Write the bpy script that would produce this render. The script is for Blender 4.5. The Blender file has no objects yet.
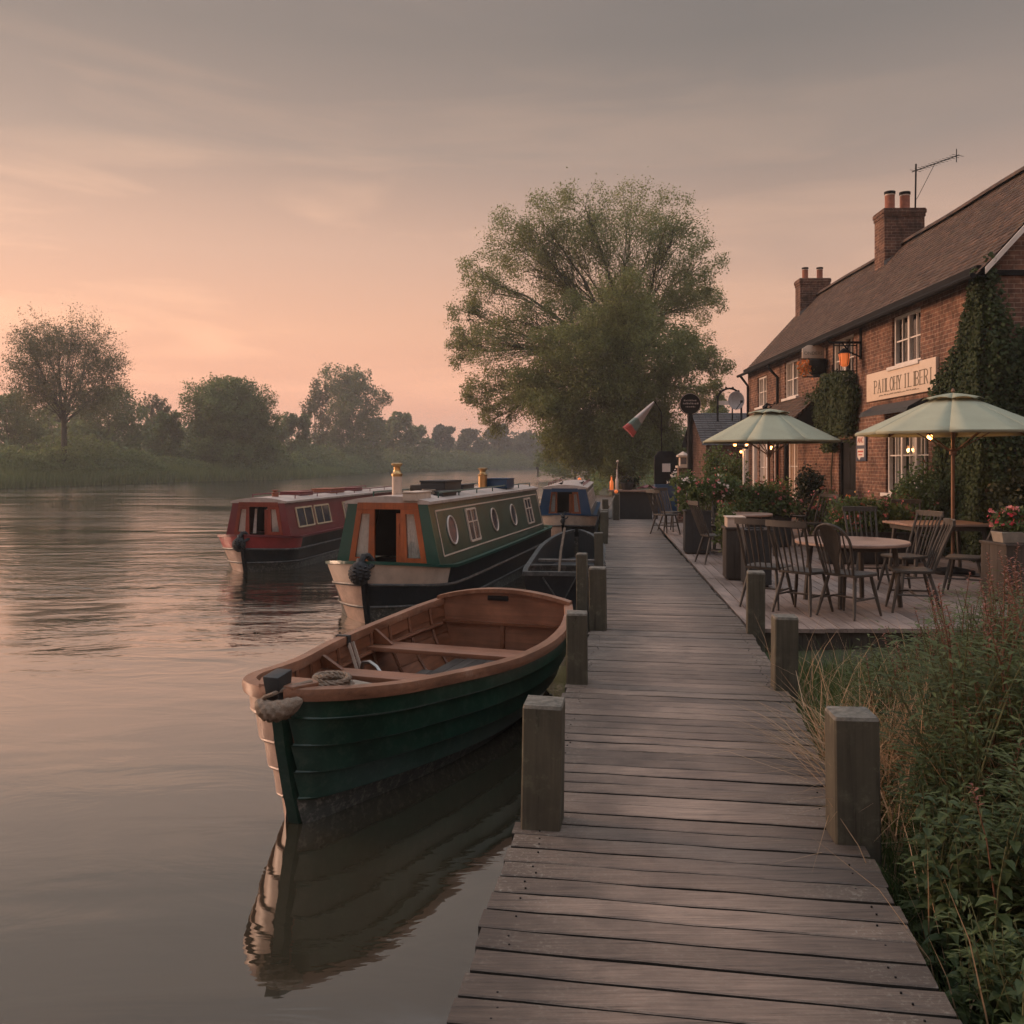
import bpy, math, random
import numpy as np
from mathutils import Vector, Matrix

SC = bpy.context.scene
COL = SC.collection
F, HC, HY = 900.0, 2.2, 462.0          # focal length in pixels, eye height over the water, horizon row
DZ = 0.55                               # deck level above the water

def S(r, g, b):
    f = lambda c: (c / 255 / 12.92) if c / 255 <= .04045 else ((c / 255 + .055) / 1.055) ** 2.4
    return (f(r), f(g), f(b))
def P(px, py, z):
    Y = F * (HC - z) / (py - HY)
    return Vector(((px - 512) / F * Y, Y, z))
def PY(px, py, Y):
    return Vector(((px - 512) / F * Y, Y, HC - (py - HY) / F * Y))

# ------------------------------------------------------------------ camera
cd = bpy.data.cameras.new('camera')
cam = bpy.data.objects.new('camera', cd); COL.objects.link(cam)
cam.location = (0, 0, HC); cam.rotation_euler = (math.pi / 2, 0, 0)
cd.sensor_width = 36; cd.lens = 36 * F / 1024; cd.shift_y = -50 / 1024
cd.clip_start = .05; cd.clip_end = 3000
SC.camera = cam

# ------------------------------------------------------------------ world, sun, exposure
SUN_AZ = Vector((-1.0, .42, 0)).normalized()
SUN_EL = math.radians(13)
w = bpy.data.worlds.new('World'); SC.world = w; w.use_nodes = True
nt = w.node_tree; nt.nodes.clear()
def N(tree, t, **kw):
    n = tree.nodes.new(t)
    for k, v in kw.items(): setattr(n, k, v)
    return n
def L(tree, a, b): tree.links.new(a, b)
def ramp(tree, pts, fac=None, interp='LINEAR'):
    r = N(tree, 'ShaderNodeValToRGB'); r.color_ramp.interpolation = interp
    el = r.color_ramp.elements
    while len(el) < len(pts): el.new(.5)
    for e, (p, c) in zip(el, pts):
        e.position = p; e.color = (*c, 1) if len(c) == 3 else c
    if fac is not None: L(tree, fac, r.inputs[0])
    return r
def math_(tree, op, a, b=None, clamp=False):
    m = N(tree, 'ShaderNodeMath', operation=op, use_clamp=clamp)
    for i, v in enumerate((a, b)):
        if v is None: continue
        if isinstance(v, (int, float)): m.inputs[i].default_value = v
        else: L(tree, v, m.inputs[i])
    return m.outputs[0]
def mix_(tree, fac, a, b, mode='MIX'):
    m = N(tree, 'ShaderNodeMix', data_type='RGBA', blend_type=mode)
    for i, v in ((0, fac), (6, a), (7, b)):
        if isinstance(v, (int, float)): m.inputs[i].default_value = v
        elif isinstance(v, tuple): m.inputs[i].default_value = (*v, 1)
        else: L(tree, v, m.inputs[i])
    return m.outputs[2]

tc = N(nt, 'ShaderNodeTexCoord'); sep = N(nt, 'ShaderNodeSeparateXYZ'); L(nt, tc.outputs['Generated'], sep.inputs[0])
sky_r = ramp(nt, [(0, S(214, 152, 126)), (.06, S(222, 160, 132)), (.14, S(220, 168, 138)), (.22, S(202, 164, 141)), (.32, S(158, 139, 126)),
                  (.42, S(130, 120, 112)), (.52, S(124, 116, 111)), (.66, (.74, .745, .77)), (.82, (1.0, 1.02, 1.06)), (1, (1.05, 1.08, 1.14))], sep.outputs[2])
dotn = N(nt, 'ShaderNodeVectorMath', operation='DOT_PRODUCT'); L(nt, tc.outputs['Generated'], dotn.inputs[0])
dotn.inputs[1].default_value = (-.72, .69, 0)
az = ramp(nt, [(0, (1.05, 1.08, 1.14)), (.45, (.84, .87, .91)), (.72, (.79, .81, .83)), (1, (1.17, 1.08, 1.03))],
          math_(nt, 'MULTIPLY_ADD', dotn.outputs['Value'], .5)).outputs[0]
nt.nodes[-1].name
for n_ in nt.nodes:
    if n_.type == 'MATH' and n_.operation == 'MULTIPLY_ADD': n_.inputs[2].default_value = .5
base = mix_(nt, 1.0, sky_r.outputs[0], az, 'MULTIPLY')
mp = N(nt, 'ShaderNodeMapping'); mp.inputs['Scale'].default_value = (1.6, 1.6, 11); mp.inputs['Rotation'].default_value = (0, math.radians(7), 0)
L(nt, tc.outputs['Generated'], mp.inputs[0])
cn = N(nt, 'ShaderNodeTexNoise'); cn.inputs['Scale'].default_value = 1.7; cn.inputs['Detail'].default_value = 5; cn.inputs['Roughness'].default_value = .52; cn.inputs['Distortion'].default_value = .6
L(nt, mp.outputs[0], cn.inputs['Vector'])
cm = ramp(nt, [(.46, (0, 0, 0)), (.74, (1, 1, 1))], cn.outputs[0]).outputs[0]
cel = ramp(nt, [(0, (.1,) * 3), (.10, (1,) * 3), (.26, (.9,) * 3), (.42, (.15,) * 3), (1, (0,) * 3)], sep.outputs[2]).outputs[0]
caz = ramp(nt, [(.55, (.12,) * 3), (1, (1,) * 3)], math_(nt, 'ADD', math_(nt, 'MULTIPLY', dotn.outputs['Value'], .5), .5)).outputs[0]
cmask = mix_(nt, 1.0, mix_(nt, 1.0, cm, cel, 'MULTIPLY'), caz, 'MULTIPLY')
base = mix_(nt, 1.0, base, mix_(nt, 1.0, cmask, (.30, .16, .08), 'MULTIPLY'), 'ADD')
cn2 = N(nt, 'ShaderNodeTexNoise'); cn2.inputs['Scale'].default_value = 1.0; cn2.inputs['Detail'].default_value = 4
L(nt, mp.outputs[0], cn2.inputs['Vector'])
base = mix_(nt, 1.0, base, ramp(nt, [(.3, (.975, .975, .98)), (.65, (1.025, 1.02, 1.015))], cn2.outputs[0]).outputs[0], 'MULTIPLY')
sky = N(nt, 'ShaderNodeTexSky', sky_type='NISHITA'); sky.sun_disc = False
sky.sun_elevation = SUN_EL; sky.sun_rotation = math.atan2(SUN_AZ.x, SUN_AZ.y); sky.dust_density = 3
bg1 = N(nt, 'ShaderNodeBackground'); bg1.inputs[1].default_value = .004; L(nt, sky.outputs[0], bg1.inputs[0])
bg2 = N(nt, 'ShaderNodeBackground'); bg2.inputs[1].default_value = .56; L(nt, base, bg2.inputs[0])
ad = N(nt, 'ShaderNodeAddShader'); L(nt, bg1.outputs[0], ad.inputs[0]); L(nt, bg2.outputs[0], ad.inputs[1])
wo = N(nt, 'ShaderNodeOutputWorld'); L(nt, ad.outputs[0], wo.inputs[0])

sd = bpy.data.lights.new('sun', 'SUN'); sun = bpy.data.objects.new('sun', sd); COL.objects.link(sun)
sd.energy = 1.6; sd.angle = math.radians(22); sd.color = (1, .60, .40)
dvec = -(SUN_AZ * math.cos(SUN_EL) + Vector((0, 0, math.sin(SUN_EL))))
sun.rotation_euler = dvec.to_track_quat('-Z', 'Y').to_euler(); sun.location = (-30, 10, 30)

vs = SC.view_settings; vs.view_transform = 'Standard'; vs.look = 'None'; vs.exposure = 1.1; vs.gamma = 1; vs.use_curve_mapping = False
cy = SC.cycles
cy.use_denoising = True
try: cy.denoiser = 'OPENIMAGEDENOISE'
except Exception: pass
cy.max_bounces = 7; cy.diffuse_bounces = 4; cy.glossy_bounces = 3; cy.transmission_bounces = 4; cy.transparent_max_bounces = 10; cy.volume_bounces = 1
cy.caustics_reflective = False; cy.caustics_refractive = False
cy.use_adaptive_sampling = True; cy.adaptive_threshold = .02

# ------------------------------------------------------------------ helpers: objects
def thing(name, label, cat, loc=(0, 0, 0), rz=0, group=None):
    o = bpy.data.objects.new(name, None); COL.objects.link(o)
    o.empty_display_size = .2; o.location = loc; o.rotation_euler = (0, 0, rz)
    o['label'] = label; o['category'] = cat
    if group: o['group'] = group
    return o
def tag(o, label=None, cat=None, group=None, kind=None):
    if label: o['label'] = label
    if cat: o['category'] = cat
    if group: o['group'] = group
    if kind: o['kind'] = kind
    return o
def dup(o, parent=None, loc=None, rz=None, label=None, group=None, scale=None):
    c = o.copy(); COL.objects.link(c)
    if parent is not None: c.parent = parent
    for ch in o.children: dup(ch, c)
    if loc is not None: c.location = loc
    if rz is not None: c.rotation_euler = (0, 0, rz)
    if label: c['label'] = label
    if group: c['group'] = group
    if scale is not None: c.scale = scale if isinstance(scale, tuple) else (scale,) * 3
    return c
def link_mesh(name, me, mats, parent):
    o = bpy.data.objects.new(name, me); COL.objects.link(o)
    for m in (mats if isinstance(mats, (list, tuple)) else [mats]): me.materials.append(m)
    if parent is not None: o.parent = parent
    return o

class MB:
    def __init__(s): s.v = []; s.f = []; s.mi = []; s.r = []; s.m = 0; s.rn = .5
    def add(s, vs, fs):
        b = len(s.v); s.v.extend([tuple(x) for x in vs])
        for f in fs: s.f.append(tuple(b + i for i in f)); s.mi.append(s.m); s.r.append(s.rn)
        return s
    def box(s, c, d, M=None):
        x, y, z = d[0] / 2, d[1] / 2, d[2] / 2
        vs = [Vector((a, b, e)) for e in (-z, z) for a, b in ((-x, -y), (x, -y), (x, y), (-x, y))]
        if M is not None: vs = [M @ q for q in vs]
        c = Vector(c); vs = [q + c for q in vs]
        return s.add(vs, [(3, 2, 1, 0), (4, 5, 6, 7), (0, 1, 5, 4), (1, 2, 6, 5), (2, 3, 7, 6), (3, 0, 4, 7)])
    def b2(s, a, b):
        return s.box([(a[i] + b[i]) / 2 for i in range(3)], [abs(b[i] - a[i]) for i in range(3)])
    def beam(s, a, b, wx, wz, up=(0, 0, 1)):
        a, b = Vector(a), Vector(b); d = b - a; ln = d.length; d.normalize()
        x = d.cross(Vector(up))
        if x.length < 1e-4: x = d.cross(Vector((0, 1, 0)))
        x.normalize(); z = x.cross(d)
        M = Matrix((x, d, z)).transposed()
        return s.box((a + b) / 2, (wx, ln, wz), M)
    def loft(s, rings, closed=True, cap0=True, cap1=True):
        n = len(rings[0]); vs = [q for r in rings for q in r]; fs = []
        for i in range(len(rings) - 1):
            for j in range(n if closed else n - 1):
                k = (j + 1) % n
                fs.append((i * n + j, i * n + k, (i + 1) * n + k, (i + 1) * n + j))
        if closed and cap0: fs.append(tuple(reversed(range(n))))
        if closed and cap1: fs.append(tuple((len(rings) - 1) * n + j for j in range(n)))
        return s.add(vs, fs)
    def tube(s, pts, r, n=8, cap=True):
        pts = [Vector(p) for p in pts]
        if not isinstance(r, (list, tuple)): r = [r] * len(pts)
        rings = []; px = None
        for i, p in enumerate(pts):
            t = (pts[min(i + 1, len(pts) - 1)] - pts[max(i - 1, 0)])
            if t.length < 1e-9: t = Vector((0, 0, 1))
            t.normalize()
            if px is None:
                px = t.cross(Vector((0, 0, 1)) if abs(t.z) < .9 else Vector((1, 0, 0)))
            px = px - t * px.dot(t)
            if px.length < 1e-6: px = t.orthogonal()
            px.normalize(); q = t.cross(px)
            rings.append([p + px * (math.cos(2 * math.pi * k / n) * r[i]) + q * (math.sin(2 * math.pi * k / n) * r[i]) for k in range(n)])
        return s.loft(rings, True, cap, cap)
    def lathe(s, prof, n=20, c=(0, 0, 0), sx=1, sy=1):
        c = Vector(c)
        rings = [[c + Vector((math.cos(2 * math.pi * k / n) * r * sx, math.sin(2 * math.pi * k / n) * r * sy, z)) for k in range(n)] for r, z in prof]
        return s.loft(rings)
    def prism(s, poly, axis, a, b):
        """poly of 2D points extruded along axis ('x','y','z') from a to b"""
        def pt(u, v, t): return {'x': (t, u, v), 'y': (u, t, v), 'z': (u, v, t)}[axis]
        n = len(poly)
        vs = [pt(u, v, a) for u, v in poly] + [pt(u, v, b) for u, v in poly]
        fs = [tuple(reversed(range(n))), tuple(range(n, 2 * n))] + [(j, (j + 1) % n, n + (j + 1) % n, n + j) for j in range(n)]
        return s.add(vs, fs)
    def ball(s, c, r, n=10, m=6, sc=(1, 1, 1)):
        c = Vector(c)
        rings = []
        for i in range(m + 1):
            a = -math.pi / 2 + math.pi * i / m
            rr = max(math.cos(a), 1e-3) * r
            rings.append([c + Vector((math.cos(2 * math.pi * k / n) * rr * sc[0], math.sin(2 * math.pi * k / n) * rr * sc[1], math.sin(a) * r * sc[2])) for k in range(n)])
        return s.loft(rings)
    def build(s, name, mats, parent=None, smooth=None, bevel=0, jit=False):
        me = bpy.data.meshes.new(name); me.from_pydata(s.v, [], s.f)
        me.polygons.foreach_set('material_index', s.mi)
        at = me.attributes.new('rnd', 'FLOAT', 'FACE'); at.data.foreach_set('value', s.r)
        import bmesh
        bm = bmesh.new(); bm.from_mesh(me)
        bmesh.ops.recalc_face_normals(bm, faces=bm.faces)
        if bevel:
            es = [e for e in bm.edges if len(e.link_faces) == 2 and e.calc_face_angle(0) > .6]
            bmesh.ops.bevel(bm, geom=es, offset=bevel, segments=2, profile=.6, affect='EDGES', clamp_overlap=True)
        bm.to_mesh(me); bm.free()
        if smooth is None: smooth = 35
        if smooth:
            me.polygons.foreach_set('use_smooth', [True] * len(me.polygons))
            me.set_sharp_from_angle(angle=math.radians(smooth))
        me.update()
        return link_mesh(name, me, mats, parent)

def quads_np(name, V, nf, rnd, mats, parent=None, k=4, smooth=False):
    """V: (nf*k,3) unshared polygons"""
    me = bpy.data.meshes.new(name)
    me.vertices.add(nf * k); me.vertices.foreach_set('co', V.astype(np.float32).ravel())
    me.loops.add(nf * k); me.loops.foreach_set('vertex_index', np.arange(nf * k, dtype=np.int32))
    me.polygons.add(nf); me.polygons.foreach_set('loop_start', np.arange(0, nf * k, k, dtype=np.int32))
    me.update(calc_edges=True)
    at = me.attributes.new('rnd', 'FLOAT', 'FACE'); at.data.foreach_set('value', rnd.astype(np.float32))
    me.validate()
    return link_mesh(name, me, mats, parent)

def unit(a): return a / np.maximum(np.linalg.norm(a, axis=1, keepdims=True), 1e-9)
def leafcloud(name, C, size, mats, parent=None, aspect=.5, nrm=None, tilt=.6, seed=1, hang=0.0, rnd=None):
    rg = np.random.default_rng(seed); n = len(C)
    size = np.broadcast_to(np.asarray(size, float), (n,))
    a = unit(rg.normal(size=(n, 3)))
    if nrm is not None:
        nn = unit(np.broadcast_to(np.asarray(nrm, float), (n, 3)) + tilt * rg.normal(size=(n, 3)))
        a = unit(a - nn * np.sum(a * nn, axis=1, keepdims=True)); b = np.cross(nn, a)
    else:
        if hang: a = unit(a + np.array([0, 0, -hang]))
        b = unit(np.cross(a, unit(rg.normal(size=(n, 3)))))
    s = (size * rg.uniform(.65, 1.35, n))[:, None]
    V = np.stack([C - a * s * .5, C + b * s * aspect * .5 - a * s * .06, C + a * s * .5, C - b * s * aspect * .5 - a * s * .06], axis=1).reshape(-1, 3)
    if rnd is None: rnd = rg.uniform(0, 1, n)
    return quads_np(name, V, n, rnd, mats, parent)

# ------------------------------------------------------------------ helpers: materials
def newmat(name):
    m = bpy.data.materials.new(name); m.use_nodes = True
    t = m.node_tree; b = t.nodes['Principled BSDF']
    return m, t, b
def pmat(name, col, var=.25, scale=6, rough=.65, bump=.15, bscale=40, stretch=(1, 1, 1), col2=None, attr=0.0, metal=0, spec=.4, coat=0, detail=5, dirt=None, dirt_amt=.5, dscale=3):
    m, t, b = newmat(name)
    tc = N(t, 'ShaderNodeTexCoord'); mp = N(t, 'ShaderNodeMapping'); mp.inputs['Scale'].default_value = stretch
    L(t, tc.outputs['Object'], mp.inputs[0])
    vec = mp.outputs[0]
    at = N(t, 'ShaderNodeAttribute', attribute_name='rnd')
    if attr:
        add = N(t, 'ShaderNodeVectorMath', operation='ADD'); L(t, vec, add.inputs[0])
        ml = math_(t, 'MULTIPLY', at.outputs['Fac'], 37.0)
        cb = N(t, 'ShaderNodeCombineXYZ'); [L(t, ml, cb.inputs[i]) for i in range(3)]
        L(t, cb.outputs[0], add.inputs[1]); vec = add.outputs[0]
    n1 = N(t, 'ShaderNodeTexNoise'); n1.inputs['Scale'].default_value = scale; n1.inputs['Detail'].default_value = detail; n1.inputs['Roughness'].default_value = .6
    L(t, vec, n1.inputs['Vector'])
    lo = tuple(c * (1 - var) for c in col); hi = col2 or tuple(min(1, c * (1 + var)) for c in col)
    c = ramp(t, [(.3, lo), (.7, hi)], n1.outputs[0]).outputs[0]
    if attr:
        f = ramp(t, [(0, (1 - attr,) * 3), (1, (1 + attr,) * 3)], at.outputs['Fac']).outputs[0]
        c = mix_(t, 1.0, c, f, 'MULTIPLY')
    if dirt:
        n3 = N(t, 'ShaderNodeTexNoise'); n3.inputs['Scale'].default_value = dscale; n3.inputs['Detail'].default_value = 8; n3.inputs['Roughness'].default_value = .7
        L(t, tc.outputs['Object'], n3.inputs['Vector'])
        c = mix_(t, ramp(t, [(.5, (0,) * 3), (.68, (dirt_amt,) * 3)], n3.outputs[0]).outputs[0], c, dirt)
    L(t, c, b.inputs['Base Color'])
    b.inputs['Roughness'].default_value = rough; b.inputs['Metallic'].default_value = metal
    b.inputs['Specular IOR Level'].default_value = spec
    if coat: b.inputs['Coat Weight'].default_value = coat; b.inputs['Coat Roughness'].default_value = .12
    if bump:
        n2 = N(t, 'ShaderNodeTexNoise'); n2.inputs['Scale'].default_value = bscale; n2.inputs['Detail'].default_value = 4
        L(t, vec, n2.inputs['Vector'])
        bp = N(t, 'ShaderNodeBump'); bp.inputs['Strength'].default_value = bump; bp.inputs['Distance'].default_value = .01
        L(t, n2.outputs[0], bp.inputs['Height']); L(t, bp.outputs[0], b.inputs['Normal'])
    return m
def leafmat(name, c1, c2, transl=.35, rough=.5, spec=.25):
    m, t, b = newmat(name)
    at = N(t, 'ShaderNodeAttribute', attribute_name='rnd')
    tc = N(t, 'ShaderNodeTexCoord'); n1 = N(t, 'ShaderNodeTexNoise'); n1.inputs['Scale'].default_value = .55; n1.inputs['Detail'].default_value = 3
    L(t, tc.outputs['Object'], n1.inputs['Vector'])
    f = math_(t, 'ADD', math_(t, 'MULTIPLY', at.outputs['Fac'], .6), math_(t, 'MULTIPLY', n1.outputs[0], .5), clamp=True)
    c = ramp(t, [(.15, c1), (.85, c2)], f).outputs[0]
    L(t, c, b.inputs['Base Color']); b.inputs['Roughness'].default_value = rough; b.inputs['Specular IOR Level'].default_value = spec
    tr = N(t, 'ShaderNodeBsdfTranslucent'); L(t, c, tr.inputs[0])
    mx = N(t, 'ShaderNodeMixShader'); mx.inputs[0].default_value = transl
    L(t, b.outputs[0], mx.inputs[1]); L(t, tr.outputs[0], mx.inputs[2])
    L(t, mx.outputs[0], t.nodes['Material Output'].inputs[0])
    return m
def emit(name, col, s):
    m, t, b = newmat(name)
    b.inputs['Base Color'].default_value = (*col, 1); b.inputs['Emission Color'].default_value = (*col, 1); b.inputs['Emission Strength'].default_value = s
    return m
def wood_mat(name, col, axis=0, var=.35, attr=.25, rough=.75, moss=None, moss_amt=.5, grain=1.0, spec=.3, bump=.35, crack=.6, worn=False):
    """weathered wood with the grain running along one local axis"""
    m, t, b = newmat(name)
    tc = N(t, 'ShaderNodeTexCoord'); at = N(t, 'ShaderNodeAttribute', attribute_name='rnd')
    mp = N(t, 'ShaderNodeMapping'); sc = [26 * grain] * 3; sc[axis] = 1.1 * grain; mp.inputs['Scale'].default_value = sc
    L(t, tc.outputs['Object'], mp.inputs[0])
    cb = N(t, 'ShaderNodeCombineXYZ'); ml = math_(t, 'MULTIPLY', at.outputs['Fac'], 91.0); [L(t, ml, cb.inputs[i]) for i in range(3)]
    ad = N(t, 'ShaderNodeVectorMath', operation='ADD'); L(t, mp.outputs[0], ad.inputs[0]); L(t, cb.outputs[0], ad.inputs[1])
    n1 = N(t, 'ShaderNodeTexNoise'); n1.inputs['Scale'].default_value = 1.0; n1.inputs['Detail'].default_value = 7; n1.inputs['Roughness'].default_value = .68; n1.inputs['Distortion'].default_value = .5
    L(t, ad.outputs[0], n1.inputs['Vector'])
    c = ramp(t, [(.25, tuple(x * (1 - var) for x in col)), (.5, col), (.75, tuple(x * (1 + var) for x in col))], n1.outputs[0]).outputs[0]
    c = mix_(t, 1.0, c, ramp(t, [(0, (1 - attr,) * 3), (1, (1 + attr,) * 3)], at.outputs['Fac']).outputs[0], 'MULTIPLY')
    ck = ramp(t, [(.30, (1 - crack,) * 3), (.40, (1,) * 3)], n1.outputs[0]).outputs[0]
    c = mix_(t, 1.0, c, ck, 'MULTIPLY')
    n2 = N(t, 'ShaderNodeTexNoise'); n2.inputs['Scale'].default_value = 2.3; n2.inputs['Detail'].default_value = 7; n2.inputs['Roughness'].default_value = .65
    ad2 = N(t, 'ShaderNodeVectorMath', operation='ADD'); L(t, tc.outputs['Object'], ad2.inputs[0])
    cb2 = N(t, 'ShaderNodeCombineXYZ'); ml2 = math_(t, 'MULTIPLY', at.outputs['Fac'], .6); [L(t, ml2, cb2.inputs[i]) for i in range(3)]
    L(t, cb2.outputs[0], ad2.inputs[1]); L(t, ad2.outputs[0], n2.inputs['Vector'])
    c = mix_(t, 1.0, c, ramp(t, [(.32, (.62, .6, .6)), (.62, (1.12, 1.1, 1.08))], n2.outputs[0]).outputs[0], 'MULTIPLY')
    if worn:
        ac = N(t, 'ShaderNodeAttribute', attribute_name='across')
        wob = math_(t, 'ADD', ac.outputs['Fac'], math_(t, 'MULTIPLY', math_(t, 'SUBTRACT', n2.outputs[0], .5), .35))
        c = mix_(t, 1.0, c, ramp(t, [(.0, (.62, .62, .60)), (.22, (.85, .85, .84)), (.42, (1.22, 1.20, 1.18)), (.62, (1.24, 1.22, 1.2)), (.80, (.85, .85, .84)), (1, (.58, .58, .56))], wob).outputs[0], 'MULTIPLY')
        mossk = ramp(t, [(.0, (1,) * 3), (.25, (.25,) * 3), (.75, (.2,) * 3), (1, (.8,) * 3)], wob).outputs[0]
    if moss:
        n3 = N(t, 'ShaderNodeTexNoise'); n3.inputs['Scale'].default_value = 55 if worn else 9; n3.inputs['Detail'].default_value = 8; n3.inputs['Roughness'].default_value = .75
        L(t, tc.outputs['Object'], n3.inputs['Vector'])
        k = math_(t, 'MULTIPLY', ramp(t, [(.52, (0,) * 3), (.66, (1,) * 3)], n3.outputs[0]).outputs[0], ramp(t, [(.42, (0,) * 3), (.6, (moss_amt,) * 3)], n2.outputs[0]).outputs[0])
        if worn: k = math_(t, 'MULTIPLY', k, mossk)
        c = mix_(t, k, c, moss)
    L(t, c, b.inputs['Base Color'])
    rr = ramp(t, [(.3, (rough - .12,) * 3), (.7, (min(1, rough + .12),) * 3)], n2.outputs[0]).outputs[0]; L(t, rr, b.inputs['Roughness'])
    b.inputs['Specular IOR Level'].default_value = spec
    bp = N(t, 'ShaderNodeBump'); bp.inputs['Strength'].default_value = bump; bp.inputs['Distance'].default_value = .012
    L(t, n1.outputs[0], bp.inputs['Height']); L(t, bp.outputs[0], b.inputs['Normal'])
    return m

G_ = {}
M = G_
M['deck'] = wood_mat('weathered_deck', (.150, .112, .090), 0, var=.45, attr=.26, rough=.66, grain=3.4, bump=.5, crack=.4, moss=(.33, .31, .26), moss_amt=.8, spec=.45, worn=True)
M['gapshade'] = pmat('gap_shade_edge', (.022, .018, .014), .4, 20, .9, .2, 40)  # shade of the gaps between planks, painted on the board edges
M['patio'] = wood_mat('patio_boards', (.20, .155, .135), 1, var=.3, attr=.16, rough=.7)
M['post'] = wood_mat('post_wood', (.072, .066, .048), 2, var=.35, attr=.12, rough=.85, moss=(.20, .21, .14), moss_amt=.7)
M['postend'] = pmat('post_end_grain', (.12, .11, .092), .5, 26, .9, .5, 60)
M['under'] = wood_mat('wet_timber', (.05, .042, .034), 2, rough=.8)
M['chair'] = wood_mat('grey_chair_wood', (.052, .044, .037), 2, var=.3, attr=.12, rough=.6, grain=1.4)
M['table'] = wood_mat('table_wood', (.26, .165, .125), 0, var=.25, attr=.15, rough=.45, spec=.5)
M['varnish'] = wood_mat('varnished_wood', (.145, .054, .026), 1, var=.4, attr=.15, rough=.38, spec=.5, crack=.35, bump=.15)
M['varnish_x'] = wood_mat('varnished_thwart', (.205, .09, .052), 0, var=.3, attr=.15, rough=.4, spec=.5, crack=.3, bump=.15)
M['cap'] = wood_mat('gunwale_wood', (.22, .105, .062), 1, var=.35, attr=.1, rough=.45, spec=.5, crack=.3, bump=.2, moss=(.40, .30, .24), moss_amt=.5)
M['orange'] = wood_mat('orange_door_wood', (.36, .085, .022), 2, var=.25, attr=.1, rough=.4, spec=.5, crack=.3, bump=.1)
M['floorb'] = wood_mat('grey_floorboards', (.11, .092, .08), 1, var=.25, attr=.2, rough=.8)
M['green_hull'] = pmat('dark_green_paint', (.0045, .030, .019), .4, 4, .30, .06, 25, spec=.45, dirt=(.05, .065, .05), dirt_amt=.5, dscale=16)
M['grime'] = pmat('waterline_grime', (.045, .048, .042), .5, 9, .6, .5, 50, dirt=(.24, .22, .19), dirt_amt=.9, dscale=26)
M['cream'] = pmat('cream_paint', (.50, .40, .33), .16, 5, .42, .06, 30, dirt=(.28, .2, .15), dirt_amt=.4)
M['bowglow'] = pmat('bow_sunset_glow', (.42, .30, .24), .22, 7, .45, .1, 30, dirt=(.16, .12, .1), dirt_amt=.6)  # sunset glow on the dark port bows, put into the colour
M['navy'] = pmat('black_hull_paint', (.007, .010, .013), .4, 4, .38, .08, 25, spec=.2, dirt=(.03, .034, .038), dirt_amt=.4, dscale=6)
M['cabgreen'] = pmat('cabin_green_paint', (.010, .062, .047), .2, 3, .32, .03, 20, spec=.5)
M['cabside'] = pmat('cabin_side_paint', (.018, .052, .040), .3, 3, .33, .03, 20, spec=.3, dirt=(.07, .045, .025), dirt_amt=.3, dscale=2)
M['maroon'] = pmat('maroon_paint', (.125, .013, .019), .2, 3, .4, .03, 20, spec=.5)
M['redband'] = pmat('red_band_paint', (.36, .045, .045), .2, 3, .4, .03, 20)
M['bluecab'] = pmat('blue_paint', (.008, .042, .095), .2, 3, .35, .03, 20)
M['greycab'] = pmat('grey_cabin_paint', (.11, .11, .10), .3, 3, .5, .03, 20)
M['rooftop'] = pmat('boat_roof_paint', (.42, .34, .30), .2, 5, .5, .1, 30, dirt=(.2, .16, .14), dirt_amt=.5)
M['black'] = pmat('black_metal', (.008, .008, .009), .3, 6, .7, .08, 40, spec=.12)
M['darkbox'] = pmat('dark_box', (.020, .022, .024), .3, 5, .5, .08, 30)
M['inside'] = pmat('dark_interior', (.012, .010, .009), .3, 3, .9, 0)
M['brass'] = pmat('brass', (.46, .29, .13), .25, 6, .34, .05, 40, metal=1)
M['rope'] = pmat('rope', (.19, .145, .11), .3, 30, .95, .6, 90)
M['ropedark'] = pmat('dark_rope_fender', (.022, .025, .028), .5, 30, .9, .8, 70)
M['canvas'] = pmat('grey_canvas', (.23, .20, .165), .2, 8, .85, .2, 60, dirt=(.10, .095, .08), dirt_amt=.6)
M['curtain'] = pmat('net_curtain', (.62, .57, .53), .15, 20, .9, .1, 60)
M['umbrella'] = pmat('sage_canvas', (.30, .31, .225), .08, 2.5, .85, .1, 150)
M['umbrella2'] = pmat('sage_canvas_dark', (.27, .28, .20), .08, 2.5, .85, .1, 150)
M['pole'] = wood_mat('umbrella_pole_wood', (.20, .11, .065), 2, rough=.5)
M['plaster'] = pmat('cream_sign_board', (.58, .46, .36), .08, 3, .65, .05, 30, dirt=(.42, .32, .25), dirt_amt=.5)
M['letter'] = pmat('sign_lettering', (.17, .14, .10), .2, 5, .6, 0)
M['white'] = pmat('white_window_paint', (.62, .56, .51), .1, 6, .5, .08, 30)
M['lead'] = pmat('lead_flashing', (.16, .15, .14), .2, 6, .6, .1, 30)
M['terracotta'] = pmat('terracotta', (.24, .085, .05), .25, 10, .8, .15, 40)
M['blueboard'] = pmat('blue_board', (.035, .05, .085), .2, 4, .5, 0)
M['palepaint'] = pmat('pale_marks', (.55, .47, .42), .1, 4, .6, 0)
M['redpaint'] = pmat('red_marks', (.35, .06, .05), .2, 4, .6, 0)
M['soil'] = pmat('soil', (.03, .022, .016), .4, 20, .95, .6, 40)
M['planter'] = wood_mat('planter_wood', (.058, .047, .039), 2, rough=.8)
M['planterblack'] = pmat('black_planter', (.018, .018, .019), .3, 6, .6, .1, 30)
M['slate'] = pmat('slate_roof', (.06, .052, .052), .3, 8, .7, .3, 20, attr=.3)
M['bark'] = pmat('bark', (.050, .045, .030), .4, 6, .95, .7, 14, stretch=(1, 1, .25))
M['bark_l'] = pmat('olive_limb_bark', (.075, .072, .043), .35, 6, .95, .6, 14)
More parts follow.
